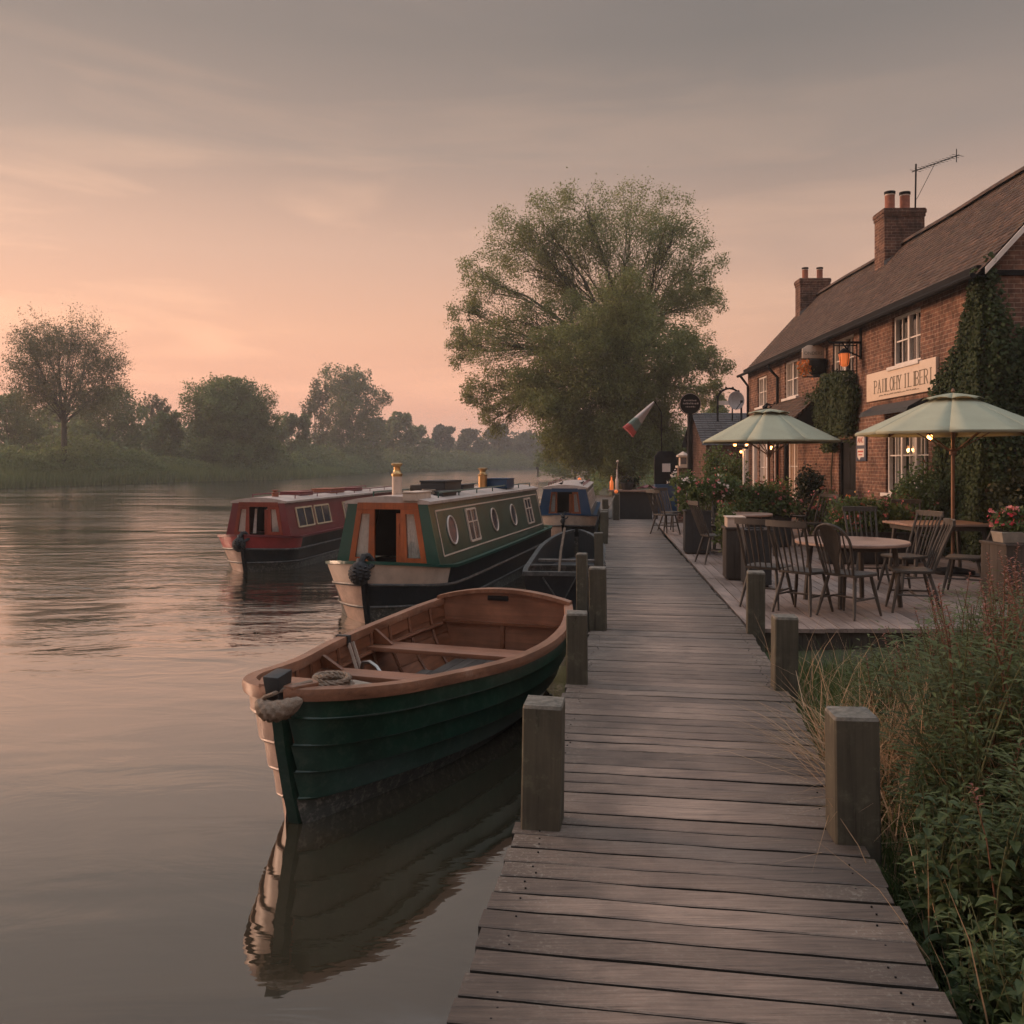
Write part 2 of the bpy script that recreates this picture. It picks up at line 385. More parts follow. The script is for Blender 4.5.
M['stem'] = pmat('plant_stem', (.07, .075, .03), .35, 12, .8, .1, 40)
M['steel'] = pmat('dull_steel', (.35, .33, .31), .15, 8, .35, .05, 40, metal=1)
M['dishgrey'] = pmat('dish_grey', (.32, .29, .28), .15, 6, .6, .05, 30)
M['bulb'] = emit('lit_bulb', (1, .36, .09), 5)
M['lantern_glow'] = emit('lantern_glow', (1, .24, .06), .14)
M['warmroom'] = emit('lamplit_room', (.75, .36, .16), .22)
M['l_willow'] = leafmat('willow_leaves', (.145, .162, .064), (.25, .268, .108), .5)
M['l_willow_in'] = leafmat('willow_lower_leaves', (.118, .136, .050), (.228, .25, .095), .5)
M['l_tree'] = leafmat('tree_leaves', (.078, .102, .040), (.165, .20, .080), .5)
M['l_tree2'] = leafmat('bush_leaves', (.088, .122, .044), (.18, .225, .085), .5)
M['l_brown'] = leafmat('brownish_leaves', (.075, .080, .034), (.15, .155, .068), .45)
M['l_far'] = leafmat('far_leaves', (.045, .058, .032), (.09, .108, .06), .4)
M['l_ivy'] = leafmat('ivy_leaves', (.014, .026, .010), (.060, .080, .034), .25, .6, .12)
M['l_shrub'] = leafmat('shrub_leaves', (.040, .066, .022), (.13, .17, .06), .4)
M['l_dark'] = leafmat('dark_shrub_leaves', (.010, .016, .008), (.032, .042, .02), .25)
M['l_weed'] = leafmat('weed_leaves', (.034, .050, .017), (.12, .145, .052), .4)
M['l_weed2'] = leafmat('broad_weed_leaves', (.024, .044, .016), (.080, .108, .040), .35)
M['l_reed'] = leafmat('reed_blades', (.10, .13, .045), (.20, .235, .09), .45)
M['grassb'] = leafmat('grass_blades', (.030, .055, .014), (.10, .135, .042), .35)
M['dry'] = leafmat('dry_grass', (.28, .18, .10), (.50, .34, .21), .35)
M['fl_pink'] = leafmat('pink_petals', (.42, .10, .11), (.62, .25, .22), .3)
M['fl_red'] = leafmat('red_petals', (.38, .02, .04), (.60, .08, .10), .3)
M['fl_white'] = leafmat('white_petals', (.55, .45, .40), (.75, .66, .6), .3)
M['fl_orange'] = leafmat('orange_petals', (.50, .13, .03), (.70, .26, .07), .3)
M['fl_rust'] = leafmat('rusty_flower', (.16, .055, .04), (.30, .13, .09), .3)

def glassmat():
    m, t, b = newmat('window_glass')
    t.nodes.remove(b)
    tr = N(t, 'ShaderNodeBsdfTransparent'); tr.inputs[0].default_value = (.93, .94, .94, 1)
    gl = N(t, 'ShaderNodeBsdfGlossy'); gl.inputs['Roughness'].default_value = .06; gl.inputs[0].default_value = (.9, .9, .9, 1)
    lw = N(t, 'ShaderNodeLayerWeight'); lw.inputs[0].default_value = .5
    fr = math_(t, 'ADD', math_(t, 'MULTIPLY', math_(t, 'POWER', lw.outputs['Facing'], 4.0), .7), .07)
    mx = N(t, 'ShaderNodeMixShader'); L(t, fr, mx.inputs[0]); L(t, tr.outputs[0], mx.inputs[1]); L(t, gl.outputs[0], mx.inputs[2])
    L(t, mx.outputs[0], t.nodes['Material Output'].inputs[0])
    return m
M['glass'] = glassmat()

def brickmat(name, ua, dark=1.0):
    """bricks laid along one local axis ua ('x' or 'y') and z"""
    m, t, b = newmat(name)
    tc = N(t, 'ShaderNodeTexCoord'); sp = N(t, 'ShaderNodeSeparateXYZ'); L(t, tc.outputs['Object'], sp.inputs[0])
    cb = N(t, 'ShaderNodeCombineXYZ'); L(t, math_(t, 'ADD', sp.outputs[0], sp.outputs[1]) if ua == 'xy' else sp.outputs[0 if ua == 'x' else 1], cb.inputs[0]); L(t, sp.outputs[2], cb.inputs[1])
    br = N(t, 'ShaderNodeTexBrick'); L(t, cb.outputs[0], br.inputs['Vector'])
    br.inputs['Scale'].default_value = 1; br.inputs['Brick Width'].default_value = .225; br.inputs['Row Height'].default_value = .078
    br.inputs['Mortar Size'].default_value = .006; br.inputs['Mortar Smooth'].default_value = .3; br.inputs['Bias'].default_value = .1
    br.inputs['Color1'].default_value = (.215 * dark, .115 * dark, .080 * dark, 1); br.inputs['Color2'].default_value = (.125 * dark, .066 * dark, .051 * dark, 1); br.inputs['Mortar'].default_value = (.30 * dark, .235 * dark, .19 * dark, 1)
    n1 = N(t, 'ShaderNodeTexNoise'); n1.inputs['Scale'].default_value = 1.3; n1.inputs['Detail'].default_value = 8; n1.inputs['Roughness'].default_value = .7; L(t, tc.outputs['Object'], n1.inputs['Vector'])
    c = mix_(t, 1.0, br.outputs[0], ramp(t, [(.28, (.42, .41, .40)), (.5, (1, 1, 1)), (.72, (1.5, 1.42, 1.32))], n1.outputs[0]).outputs[0], 'MULTIPLY')
    n2 = N(t, 'ShaderNodeTexNoise'); n2.inputs['Scale'].default_value = 9; n2.inputs['Detail'].default_value = 3; L(t, tc.outputs['Object'], n2.inputs['Vector'])
    c = mix_(t, 1.0, c, ramp(t, [(.3, (.58, .57, .56)), (.7, (1.4, 1.34, 1.28))], n2.outputs[0]).outputs[0], 'MULTIPLY')
    L(t, c, b.inputs['Base Color']); b.inputs['Roughness'].default_value = .88; b.inputs['Specular IOR Level'].default_value = .2
    bp = N(t, 'ShaderNodeBump'); bp.inputs['Strength'].default_value = .6; bp.inputs['Distance'].default_value = .01; bp.invert = True
    L(t, br.outputs['Fac'], bp.inputs['Height']); L(t, bp.outputs[0], b.inputs['Normal'])
    return m
M['brick_y'] = brickmat('brick_front', 'y', .86); M['brick_x'] = brickmat('brick_gable', 'x', .85); M['brick_cx'] = brickmat('brick_chimney', 'xy', .7)
M['tile'] = pmat('clay_roof_tiles', (.064, .036, .024), .5, 1.6, .9, .35, 22, attr=.38, dirt=(.095, .072, .046), dirt_amt=.5, dscale=2.2)
# ================================================================== THE SETTING
def lerp_tab(tab, y):
    ys = [a for a, _ in tab]; xs = [b for _, b in tab]
    return np.interp(y, ys, xs)
XL_T = [(-80, -60), (0, -52), (60, -46), (76, -43.5), (99, -37.4), (111, -30), (150, -28.5), (188, -26), (220, -17.6), (283, 9), (360, 50), (430, 110), (800, 400)]
XR_T = [(-80, -6), (1, .7), (3, .95), (9, 1.75), (20, 2.9), (26, 3.3), (40, 4.2), (60, 5.2), (120, 10), (250, 32), (330, 66), (420, 160), (800, 520)]
def smooth(t):
    t = np.clip(t, 0, 1); return t * t * (3 - 2 * t)
def ground_z(x, y):
    x = np.asarray(x, float); y = np.asarray(y, float)
    dl = lerp_tab(XL_T, y) - x; dr = x - lerp_tab(XR_T, y)
    wr = 1.1 + np.clip((y - 26) / 30, 0, 3)
    zr = -.7 + smooth((dr + .35 * wr) / wr) * 1.0 + smooth((dr - 2) / 6) * .12
    zl = -.7 + smooth((dl + 1.5) / 4) * 1.5 + smooth((dl - 4) / 30) * .6
    z = np.maximum(zr, zl)
    return z + (z > .1) * (.05 * np.sin(x * 1.7 + y * .9) + .04 * np.sin(x * .7 - y * 1.3)) * np.where(y < 9, 1, .6)

def grid_axis(lo, hi, n, c, k):
    t = np.linspace(math.asinh((lo - c) / k), math.asinh((hi - c) / k), n)
    return c + k * np.sinh(t)
gx = grid_axis(-700, 700, 260, 0, 6); gy = grid_axis(-70, 780, 240, 4, 8)
GX, GY = np.meshgrid(gx, gy); GZ = ground_z(GX, GY)
nx_, ny_ = len(gx), len(gy)
me = bpy.data.meshes.new('ground')
idx = np.arange(nx_ * ny_).reshape(ny_, nx_)
fc = np.stack([idx[:-1, :-1], idx[:-1, 1:], idx[1:, 1:], idx[1:, :-1]], -1).reshape(-1, 4)
me.from_pydata(np.stack([GX, GY, GZ], -1).reshape(-1, 3).tolist(), [], fc.tolist())
me.polygons.foreach_set('use_smooth', [True] * len(me.polygons))
M['ground'] = pmat('bank_ground', (.022, .026, .013), .4, 1.5, .95, .6, 12, col2=(.055, .060, .026), dirt=(.045, .035, .022), dirt_amt=.6, dscale=.8)
tag(link_mesh('ground', me, M['ground'], None), 'low grassy river banks on both sides of the water', 'ground', kind='structure')

def watermat():
    m, t, b = newmat('river_water')
    ge = N(t, 'ShaderNodeNewGeometry'); sp = N(t, 'ShaderNodeSeparateXYZ'); L(t, ge.outputs['Position'], sp.inputs[0])
    def noise(scale, sx, sy, detail=3, rough=.5, dist=0, rot=0.0):
        mp = N(t, 'ShaderNodeMapping'); mp.inputs['Scale'].default_value = (sx, sy, 1); mp.inputs['Rotation'].default_value = (0, 0, rot); L(t, ge.outputs['Position'], mp.inputs[0])
        n = N(t, 'ShaderNodeTexNoise'); n.inputs['Scale'].default_value = scale; n.inputs['Detail'].default_value = detail; n.inputs['Roughness'].default_value = rough; n.inputs['Distortion'].default_value = dist
        L(t, mp.outputs[0], n.inputs['Vector']); return n.outputs[0]
    swell = noise(.55, .7, 1.3, 2, .5, .6, .35)
    rip = noise(1.5, .55, 1.25, 4, .55, .8, .25)
    mid = noise(.30, .42, 1.25, 3, .5, .5, .12)
    fine = noise(5.5, .6, 1.3, 3, .55, .3, .15)
    patch = noise(.11, .6, 1.5, 3, .55, .8, .1)
    pm = ramp(t, [(.38, (.12,) * 3), (.6, (1,) * 3)], patch).outputs[0]
    # the breeze roughens the open reach; the near, sheltered water is smooth
    mr = N(t, 'ShaderNodeMapRange'); mr.interpolation_type = 'SMOOTHSTEP'; mr.inputs['From Min'].default_value = 8.5; mr.inputs['From Max'].default_value = 19; mr.inputs['To Min'].default_value = .05; mr.inputs['To Max'].default_value = 1
    L(t, math_(t, 'SUBTRACT', sp.outputs[1], math_(t, 'MULTIPLY', sp.outputs[0], .35)), mr.inputs['Value'])
    far = mr.outputs[0]
    k = math_(t, 'MULTIPLY', pm, far)
    h = math_(t, 'ADD', math_(t, 'MULTIPLY', rip, math_(t, 'MULTIPLY', k, .072)), math_(t, 'MULTIPLY', fine, math_(t, 'MULTIPLY', k, .014)))
    h = math_(t, 'ADD', h, math_(t, 'MULTIPLY', swell, .010))
    h = math_(t, 'ADD', h, math_(t, 'MULTIPLY', mid, math_(t, 'MULTIPLY', far, .11)))
    h = math_(t, 'ADD', h, math_(t, 'MULTIPLY', rip, .0018))
    bp = N(t, 'ShaderNodeBump'); bp.inputs['Strength'].default_value = 1; bp.inputs['Distance'].default_value = 1
    L(t, h, bp.inputs['Height'])
    t.nodes.remove(b)
    df = N(t, 'ShaderNodeBsdfDiffuse'); df.inputs[0].default_value = (.040, .034, .022, 1)
    gl = N(t, 'ShaderNodeBsdfGlossy'); L(t, bp.outputs[0], gl.inputs['Normal'])
    st1 = noise(.085, .30, 1.9, 4, .6, .7, .06); st2 = noise(.42, .28, 1.5, 3, .55, .5, .1)
    ruf = math_(t, 'MULTIPLY', ramp(t, [(.44, (0,) * 3), (.60, (1,) * 3)], math_(t, 'ADD', math_(t, 'MULTIPLY', st1, .6), math_(t, 'MULTIPLY', st2, .4))).outputs[0], far)
    L(t, math_(t, 'ADD', math_(t, 'MULTIPLY', ruf, .12), .02), gl.inputs['Roughness'])
    lw = N(t, 'ShaderNodeLayerWeight'); lw.inputs[0].default_value = .5; L(t, bp.outputs[0], lw.inputs['Normal'])
    fr = math_(t, 'ADD', math_(t, 'MULTIPLY', math_(t, 'POWER', lw.outputs['Facing'], 1.55), .96), .02)
    mx = N(t, 'ShaderNodeMixShader'); L(t, fr, mx.inputs[0]); L(t, df.outputs[0], mx.inputs[1]); L(t, gl.outputs[0], mx.inputs[2])
    L(t, mx.outputs[0], t.nodes['Material Output'].inputs[0])
    return m
wm = MB(); wm.add([(-690, -65, 0), (690, -65, 0), (690, 770, 0), (-690, 770, 0)], [(0, 1, 2, 3)])
tag(wm.build('water', watermat(), smooth=0), 'calm murky river reflecting the sunset sky', 'river', kind='structure')

# haze: one closed box round everything
hb = MB(); hb.b2((-720, -85, -2), (720, 800, 33))
hz = hb.build('haze', None, smooth=0) if False else None
hm = bpy.data.materials.new('evening_haze'); hm.use_nodes = True
ht = hm.node_tree; ht.nodes.remove(ht.nodes['Principled BSDF'])
pv = N(ht, 'ShaderNodeVolumePrincipled'); pv.inputs['Density'].default_value = .0008; pv.inputs['Color'].default_value = (.86, .87, .88, 1); pv.inputs['Anisotropy'].default_value = .25
L(ht, pv.outputs[0], ht.nodes['Material Output'].inputs['Volume'])
tag(hb.build('haze', hm, smooth=0), 'thin evening haze over the river', 'haze', kind='stuff')

# ------------------------------------------------------------------ boardwalk
LE = [(1.0, -.45), (2.64, -.19), (4.05, .013), (6.66, .407), (8.8, .76), (14, 1.45), (20.6, 2.12), (26.2, 2.8)]
RE = [(1.0, 1.03), (2.64, 1.32), (3.86, 1.52), (6.48, 1.99), (8.6, 2.30), (14.4, 2.86), (20, 3.38), (26.2, 4.1)]
def le(y): return float(lerp_tab(LE, y))
def re_(y): return float(lerp_tab(RE, y))
rnd = random.Random(3)
nails = []; acr = []; pl = MB(); y = 1.05; prev = None
while y < 26:
    wd = .122
    pit = wd + rnd.uniform(.009, .017)
    pl.rn = rnd.random()
    tilt = rnd.uniform(-.004, .004)
    # planks lie square to the walk: the right end nearer
    sl = -.158 if y < 8.5 else -.158 + (.05 * min(1, (y - 8.5) / 4))
    l0 = le(y) - rnd.uniform(0, .025); r0 = re_(y) + rnd.uniform(0, .02)
    mid = (l0 + r0) / 2
    dz = rnd.uniform(-.003, .003)
    n = 8; rings = []; jl, jr = rnd.uniform(-.012, .012), rnd.uniform(-.012, .012)
    for i in range(n + 1):
        f = i / n; x = l0 + (r0 - l0) * f
        yy = y + (x - mid) * sl; wav = .0025 * math.sin(i * 1.7 + y * 9)
        z = DZ + dz + tilt * (x - mid) + .0015 * math.sin(i * 2.1 + y * 5)
        c = .005
        ring = []
        for yv, zv in ((0, -.04), (0, -.004), (c, 0), (wd - c, 0), (wd, -.004), (wd, -.04)):
            Yv = yy + yv + wav; xl, xr = le(Yv) + jl, re_(Yv) + jr
            ring.append((xl + (xr - xl) * f, Yv, z + zv)); acr.append(f)
        rings.append(ring)
    pl.loft(rings)
    if y < 9: nails.append((y, l0, r0, mid, sl, wd))
    y += pit
bw = tag(pl.build('boardwalk', [M['deck'], M['gapshade']], smooth=30), 'grey weathered boardwalk of cross planks along the river', 'boardwalk', kind='structure')
bw.data.polygons.foreach_set('material_index', [1 if (i % 50) < 48 and (i % 50) % 6 in (0, 4, 5) else 0 for i in range(len(bw.data.polygons))])  # side and bottom faces take the painted gap shade
if len(acr) == len(bw.data.vertices): bw.data.attributes.new('across', 'FLOAT', 'POINT').data.foreach_set('value', acr)
nh = MB(); rn2 = random.Random(2)
for (yc, l0, r0, mid, sl, wd_) in nails:
    for x in (l0 + .16, r0 - .13):
        for o_ in (.032, wd_ - .034):
            if rn2.random() < .3: continue
            xx = x + rn2.uniform(-.014, .014); nh.lathe([(.0040, DZ - .002), (.0040, DZ + .003)], 6, (xx, yc + (xx - mid) * sl + o_, 0))
tag(nh.build('nail_heads', M['black'], bw), kind='stuff')
st = MB()
for k, tab in enumerate((LE, RE)):
    for (ya, xa), (yb, xb) in zip(tab[:-1], tab[1:]):
        o = .13 if k == 0 else -.10
        st.rn = rnd.random(); st.beam((xa + o, ya, DZ - .125), (xb + o, yb, DZ - .125), .08, .16)
tag(st.build('stringer', M['under'], bw))
for i, yy in enumerate((3.2, 5.4, 7.7, 10.2, 13, 16, 19, 22, 25)):
    for k in (0, 1):
        m_ = MB(); x = (le(yy) + .2) if k == 0 else (re_(yy) - .22)
        m_.lathe([(.07, -.9), (.07, DZ - .207)], 10, (x, yy, 0)); m_.build('support_pile', M['under'], bw)

# patio deck: boards run along the walk
pd = MB(); nb = 0
d0 = Vector((.1, 1, 0)).normalized(); nrm = Vector((d0.y, -d0.x, 0))
o0 = Vector((re_(9.0) + .03, 8.95, 0)); x = 0
while x < 9.5:
    wd = .14; pd.rn = rnd.random()
    ln = 0; L_tot = 19.5
    st_ = -rnd.uniform(0, .02)
    for seg in range(5):
        pd.rn = rnd.random()
        a = st_ + seg * 3.9; b_ = a + 3.895
        y_sh = -(nrm.y) / d0.y * x  # keep the front edge square to the view of the bank
        p0 = o0 + nrm * x + d0 * (a + y_sh); p1 = o0 + nrm * x + d0 * (b_ + y_sh)
        z = DZ - .006 + rnd.uniform(-.0025, .0025)
        pd.beam((p0.x + nrm.x * wd / 2, p0.y + nrm.y * wd / 2, z - .02), (p1.x + nrm.x * wd / 2, p1.y + nrm.y * wd / 2, z - .02), wd, .04)
    x += wd + .008
pdo = tag(pd.build('patio_deck', M['patio'], smooth=0), 'timber patio deck beside the boardwalk under the tables', 'patio', kind='structure')
fa = MB(); fa.beam((2.5, 8.99, DZ - .16), (12.0, 8.99, DZ - .16), .05, .22); fa.build('edge_beam', M['under'], pdo)
pv_ = MB(); pv_.b2((5.0, 26, DZ - .3), (16, 45, DZ - .012)); pv_.b2((2.9, 26.3, DZ - .3), (4.99, 45, DZ - .014))
M['gravel'] = pmat('gravel_yard', (.10, .085, .072), .35, 14, .95, .5, 60)
tag(pv_.build('yard', M['gravel'], smooth=0), 'gravel yard beyond the end of the boardwalk', 'path', kind='structure')
# ================================================================== POSTS
def post(x, y, zt, wd, label, zb=-.8, rz=-.15, dep=None, wear=0):
    o = thing('mooring_post', label, 'post', (x, y, 0), rz + rnd.uniform(-.06, .06), 'square timber posts along the boardwalk'); o.rotation_euler.x = rnd.uniform(-.018, .018); o.rotation_euler.y = rnd.uniform(-.018, .018)
    dep = dep or wd
    m = MB(); m.rn = rnd.random()
    h = wd / 2; e = dep / 2
    rings = []
    for z, k in ((zb, 1), (DZ, 1.0), (zt - .02, .985)):
        c = .008
        rings.append([(a * k, b * k, z) for a, b in ((-h + c, -e), (h - c, -e), (h, -e + c), (h, e - c), (h - c, e), (-h + c, e), (-h, e - c), (-h, -e + c))])
    m.loft(rings, True, True, False); m.build('shaft', M['post'], o, smooth=30)
    t = MB(); t.rn = rnd.random()
    k = .985
    r0 = [(a * k, b * k, zt - .0199) for a, b in ((-h + .008, -e), (h - .008, -e), (h, -e + .008), (h, e - .008), (h - .008, e), (-h + .008, e), (-h, e - .008), (-h, -e + .008))]
    r1 = [(a * .95, b * .95, zt - .004 + rnd.uniform(-.004, .004)) for a, b, _ in r0]
    r2 = [(a * .5, b * .5, zt + rnd.uniform(-.003, .003)) for a, b, _ in r0]
    t.loft([r0, r1, r2], True, False, True); t.build('top', M['postend'], o, smooth=50)
    return o
def postpx(x0, x1, yb, ytop, label, side='l', **k):
    Y = F * (HC - DZ) / (yb - HY); wd = (x1 - x0) / F * Y
    X = ((x0 + x1) / 2 - 512) / F * Y + (.05 if x0 > 700 else 0)
    zt = HC - (ytop - HY) / F * Y
    return post(X, Y + wd / 2, zt, wd * .93, label, **k)
postpx(520, 563, 830, 704, 'nearest left post, thick and square, between rowing boat and boardwalk planks')
postpx(567, 590, 685, 613, 'second post on the river side, against the stern of the rowing boat')
postpx(590, 609, 631, 568, 'third post on the river side, just past the rowing boat stern')
postpx(828, 876, 847, 718, 'nearest right post, dark and wide, standing among the dry grass')
postpx(768, 793, 691, 617, 'middle right post at the front corner of the patio deck')
postpx(743, 762, 634, 572, 'farthest right post, slim, beside the spindle chairs')
post(.86, 11.0, 1.09, .13, 'slim dark mooring pile in the water beside the open workboat', dep=.13)
post(1.33, 13.7, 1.13, .14, 'post by the right gunwale of the open workboat')
post(1.86, 18.3, 1.20, .16, 'mossy post at the bow of the blue narrowboat')
post(2.05, 19.9, 1.15, .15, 'low mossy post beside the blue narrowboat bow')
post(2.42, 23.2, 1.25, .16, 'post alongside the blue narrowboat cabin near the counter')
post(2.95, 25.6, 1.30, .16, 'last post on the river side where the boardwalk ends')

# ================================================================== ROWING BOAT
AX = Vector((.32, .947, 0))
BO = Vector((-1.385, 5.32, 0)); BRZ = -math.atan2(AX.x, AX.y)
HBs = [(0, .05), (.04, .17), (.10, .25), (.22, .355), (.5, .48), (.85, .56), (1.16, .62), (1.6, .735), (2.0, .83), (2.6, .89), (3.2, .87), (3.7, .79), (4.05, .69)]
SHs = [(0, .85), (.3, .815), (.8, .755), (1.6, .69), (2.4, .67), (3.2, .69), (4.05, .765)]
def cub(tab, x):
    xs = np.array([a for a, _ in tab]); ys = np.array([b for _, b in tab])
    # Catmull-Rom through the table
    i = int(np.clip(np.searchsorted(xs, x) - 1, 0, len(xs) - 2))
    t = (x - xs[i]) / (xs[i + 1] - xs[i])
    def tan(j):
        if j == 0: return (ys[1] - ys[0]) / (xs[1] - xs[0])
        if j == len(xs) - 1: return (ys[-1] - ys[-2]) / (xs[-1] - xs[-2])
        return (ys[j + 1] - ys[j - 1]) / (xs[j + 1] - xs[j - 1])
    h = xs[i + 1] - xs[i]; m0, m1 = tan(i) * h, tan(i + 1) * h
    return float((2 * t ** 3 - 3 * t * t + 1) * ys[i] + (t ** 3 - 2 * t * t + t) * m0 + (-2 * t ** 3 + 3 * t * t) * ys[i + 1] + (t ** 3 - t * t) * m1)
LB = 4.05
gbow = [1, .90, .78, .64, .48, .28, .0]; gmid = [1, .985, .95, .885, .78, .60, .0]; gst = [1, .97, .92, .83, .70, .5, 0]
tz = [0, .17, .34, .51, .68, .86, 1.0]
ZK = -.16
def hullpt(s, t_i, side, off=0.0, inn=0.0):
    """point on the hull: station s, strake edge number t_i (float), off = push out"""
    i = min(int(t_i), 5); f = t_i - i
    g = lambda a: a[i] + (a[i + 1] - a[i]) * f
    k = float(smooth(s / 1.5)); ks = float(smooth((s - 2.6) / 1.4))
    wf = g(gbow) * (1 - k) + (g(gmid) * (1 - ks) + g(gst) * ks) * k
    zz = g(tz)
    zs = cub(SHs, s); z = zs + (ZK - zs) * zz
    rake = .21 * max(0, 1 - s / .9) * zz
    hw = max(cub(HBs, s) * wf, .026) + off - inn
    return Vector((side * max(hw, .02), s + rake + (inn if s < .3 else 0) * .5, z))
boat = thing('rowing_boat', 'dark green clinker rowing boat with varnished wooden interior moored by the boardwalk', 'rowing boat', BO, BRZ)
ss = [0, .02, .04, .07, .10, .15, .2, .3, .4, .5, .65, .8, 1.0] + [1.0 + .25 * i for i in range(1, 13)] + [LB]
hm_ = MB()
for side in (1, -1):
    for k in range(6):
        rows = []
        for s in ss:
            a = hullpt(s, k, side, .003); b_ = hullpt(s, k + 1 if k < 5 else 5.98, side, .038 if k < 5 else 0)
            rows.append((a, b_, hullpt(s, k + 1 if k < 5 else 5.99, side, .003 if k < 5 else 0)))
        for i in range(len(ss) - 1):
            r0, r1 = rows[i], rows[i + 1]
            pale = side < 0 and ss[i] < .5  # port bow strakes get the painted sunset glow
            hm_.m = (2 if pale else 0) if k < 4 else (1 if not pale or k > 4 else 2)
            hm_.add([r0[0], r1[0], r1[1], r0[1]], [(0, 1, 2, 3)] if side > 0 else [(3, 2, 1, 0)])
            hm_.add([r0[1], r1[1], r1[2], r0[2]], [(0, 1, 2, 3)] if side > 0 else [(3, 2, 1, 0)])
def weld_build(mb, name, mats, parent, smooth=35):
    o = mb.build(name, mats, parent, smooth=0)
    import bmesh
    bm = bmesh.new(); bm.from_mesh(o.data); bmesh.ops.remove_doubles(bm, verts=bm.verts, dist=.0004)
    bmesh.ops.recalc_face_normals(bm, faces=bm.faces)
    bm.to_mesh(o.data); bm.free()
    o.data.polygons.foreach_set('use_smooth', [True] * len(o.data.polygons)); o.data.set_sharp_from_angle(angle=math.radians(smooth))
    return o
for side in (1, -1):
    for k in (1, 2, 3, 4):
        for pale in (False, True):
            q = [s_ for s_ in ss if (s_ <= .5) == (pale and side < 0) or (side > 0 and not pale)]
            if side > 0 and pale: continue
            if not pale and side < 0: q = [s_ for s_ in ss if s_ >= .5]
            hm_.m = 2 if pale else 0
            hm_.tube([hullpt(s_, k - .03, side, .024 if k == 1 else .022) for s_ in q], .0135 if k == 1 else .012, 6)
weld_build(hm_, 'hull', [M['green_hull'], M['grime'], M['bowglow']], boat, 28)
# inner planking
im = MB()
for side in (1, -1):
    for k in range(4):
        for i in range(len(ss) - 1):
            im.rn = ((k * 7 + 3) % 5) / 5
            a = hullpt(ss[i], k, side, 0, .028); b_ = hullpt(ss[i + 1], k, side, 0, .028); c = hullpt(ss[i + 1], k + 1, side, 0, .028 + .012); d = hullpt(ss[i], k + 1, side, 0, .028 + .012)
            im.add([a, b_, c, d], [(0, 1, 2, 3)])
weld_build(im, 'inner_planking', M['varnish'], boat, 28)
# ribs
for i in range(10):
    s = .75 + i * .34
    rb = MB(); rb.tube([hullpt(s, t, -1, 0, .045) for t in (.25, 1, 2, 3, 3.9)] + [(0, s, .02)] + [hullpt(s, t, 1, 0, .045) for t in (3.9, 3, 2, 1, .25)], .016, 5)
    rb.build('rib', M['varnish'], boat)
fl = MB(); fz = .20
def beam_at(s, z):
    for k in range(60):
        p = hullpt(s, k / 10, 1, 0, .05)
        if p.z <= z: return p.x
    return 0
for i in range(12):
    x0 = -.696 + i * .116; fl.rn = rnd.random(); xm = max(abs(x0), abs(x0 + .11)) + .03
    ok = [s for s in np.arange(.7, 4.0, .05) if beam_at(s, fz - .02) > xm]
    if ok: fl.b2((x0, ok[0], fz - .02), (x0 + .11, ok[-1], fz))
fl.build('floorboards', M['floorb'], boat, smooth=0)
# gunwale cap with rubbing strake, carried round the bow
gm = MB()
for side in (1, -1):
    rings = []
    for s in ss:
        p = hullpt(s, 0, side, 0); d = hullpt(min(s + .03, LB), 0, side, 0) - hullpt(max(s - .03, 0), 0, side, 0); d.z = 0; d.normalize()
        n = Vector((d.y, -d.x, 0)) * side
        if n.x * side < 0: n = -n
        z = p.z
        rings.append([p + n * .032 + Vector((0, 0, -.05)), p + n * .040 + Vector((0, 0, -.01)), p + n * .034 + Vector((0, 0, .022)), p - n * .045 + Vector((0, 0, .024)), p - n * .052 + Vector((0, 0, .0)), p - n * .046 + Vector((0, 0, -.045))])
    gm.loft(rings)
gm.build('gunwale', M['cap'], boat, smooth=45)
bb = MB(); bb.prism([(-.12, -.02), (.12, -.02), (.20, .13), (.12, .2), (-.12, .2), (-.20, .13)], 'z', .862, .885)
bb.build('breasthook', M['cap'], boat, bevel=.006)
# transom: arched top
tm = MB(); n = 16; top = []
zs = cub(SHs, LB)
wt = cub(HBs, LB)
for i in range(n + 1):
    u = -1 + 2 * i / n; top.append((u * wt, zs + .03 + .10 * (1 - u * u)))
low = [(gst[k] * wt * (1), zs + (ZK - zs) * tz[k]) for k in range(1, 6)]
poly = top + low + [(0.02, ZK), (-.02, ZK)] + [(-a, b_) for a, b_ in reversed(low)]
tm.prism(poly, 'y', LB - .012, LB + .03); tm.build('transom', M['varnish_x'], boat, smooth=20)
t2 = MB(); rings = []
for i in range(n + 1):
    u = -1 + 2 * i / n; x, z = u * (wt + .02), zs + .03 + .10 * (1 - u * u)
    rings.append([(x, LB - .05, z - .02), (x, LB - .055, z + .018), (x, LB + .05, z + .02), (x, LB + .055, z - .03)])
t2.loft(rings); t2.build('transom_cap', M['cap'], boat, smooth=45)
t3 = MB(); t3.b2((-wt * .93, LB - .05, zs - .22), (wt * .93, LB - .0125, zs - .195)); t3.b2((-.02, LB - .045, .1), (.02, LB - .0125, zs - .22)); t3.build('transom_batten', M['varnish'], boat)
t4 = MB(); t4.b2((-.16, LB - .035, zs + .025), (.06, LB - .013, zs + .075)); t4.build('transom_grip', M['black'], boat, bevel=.006)
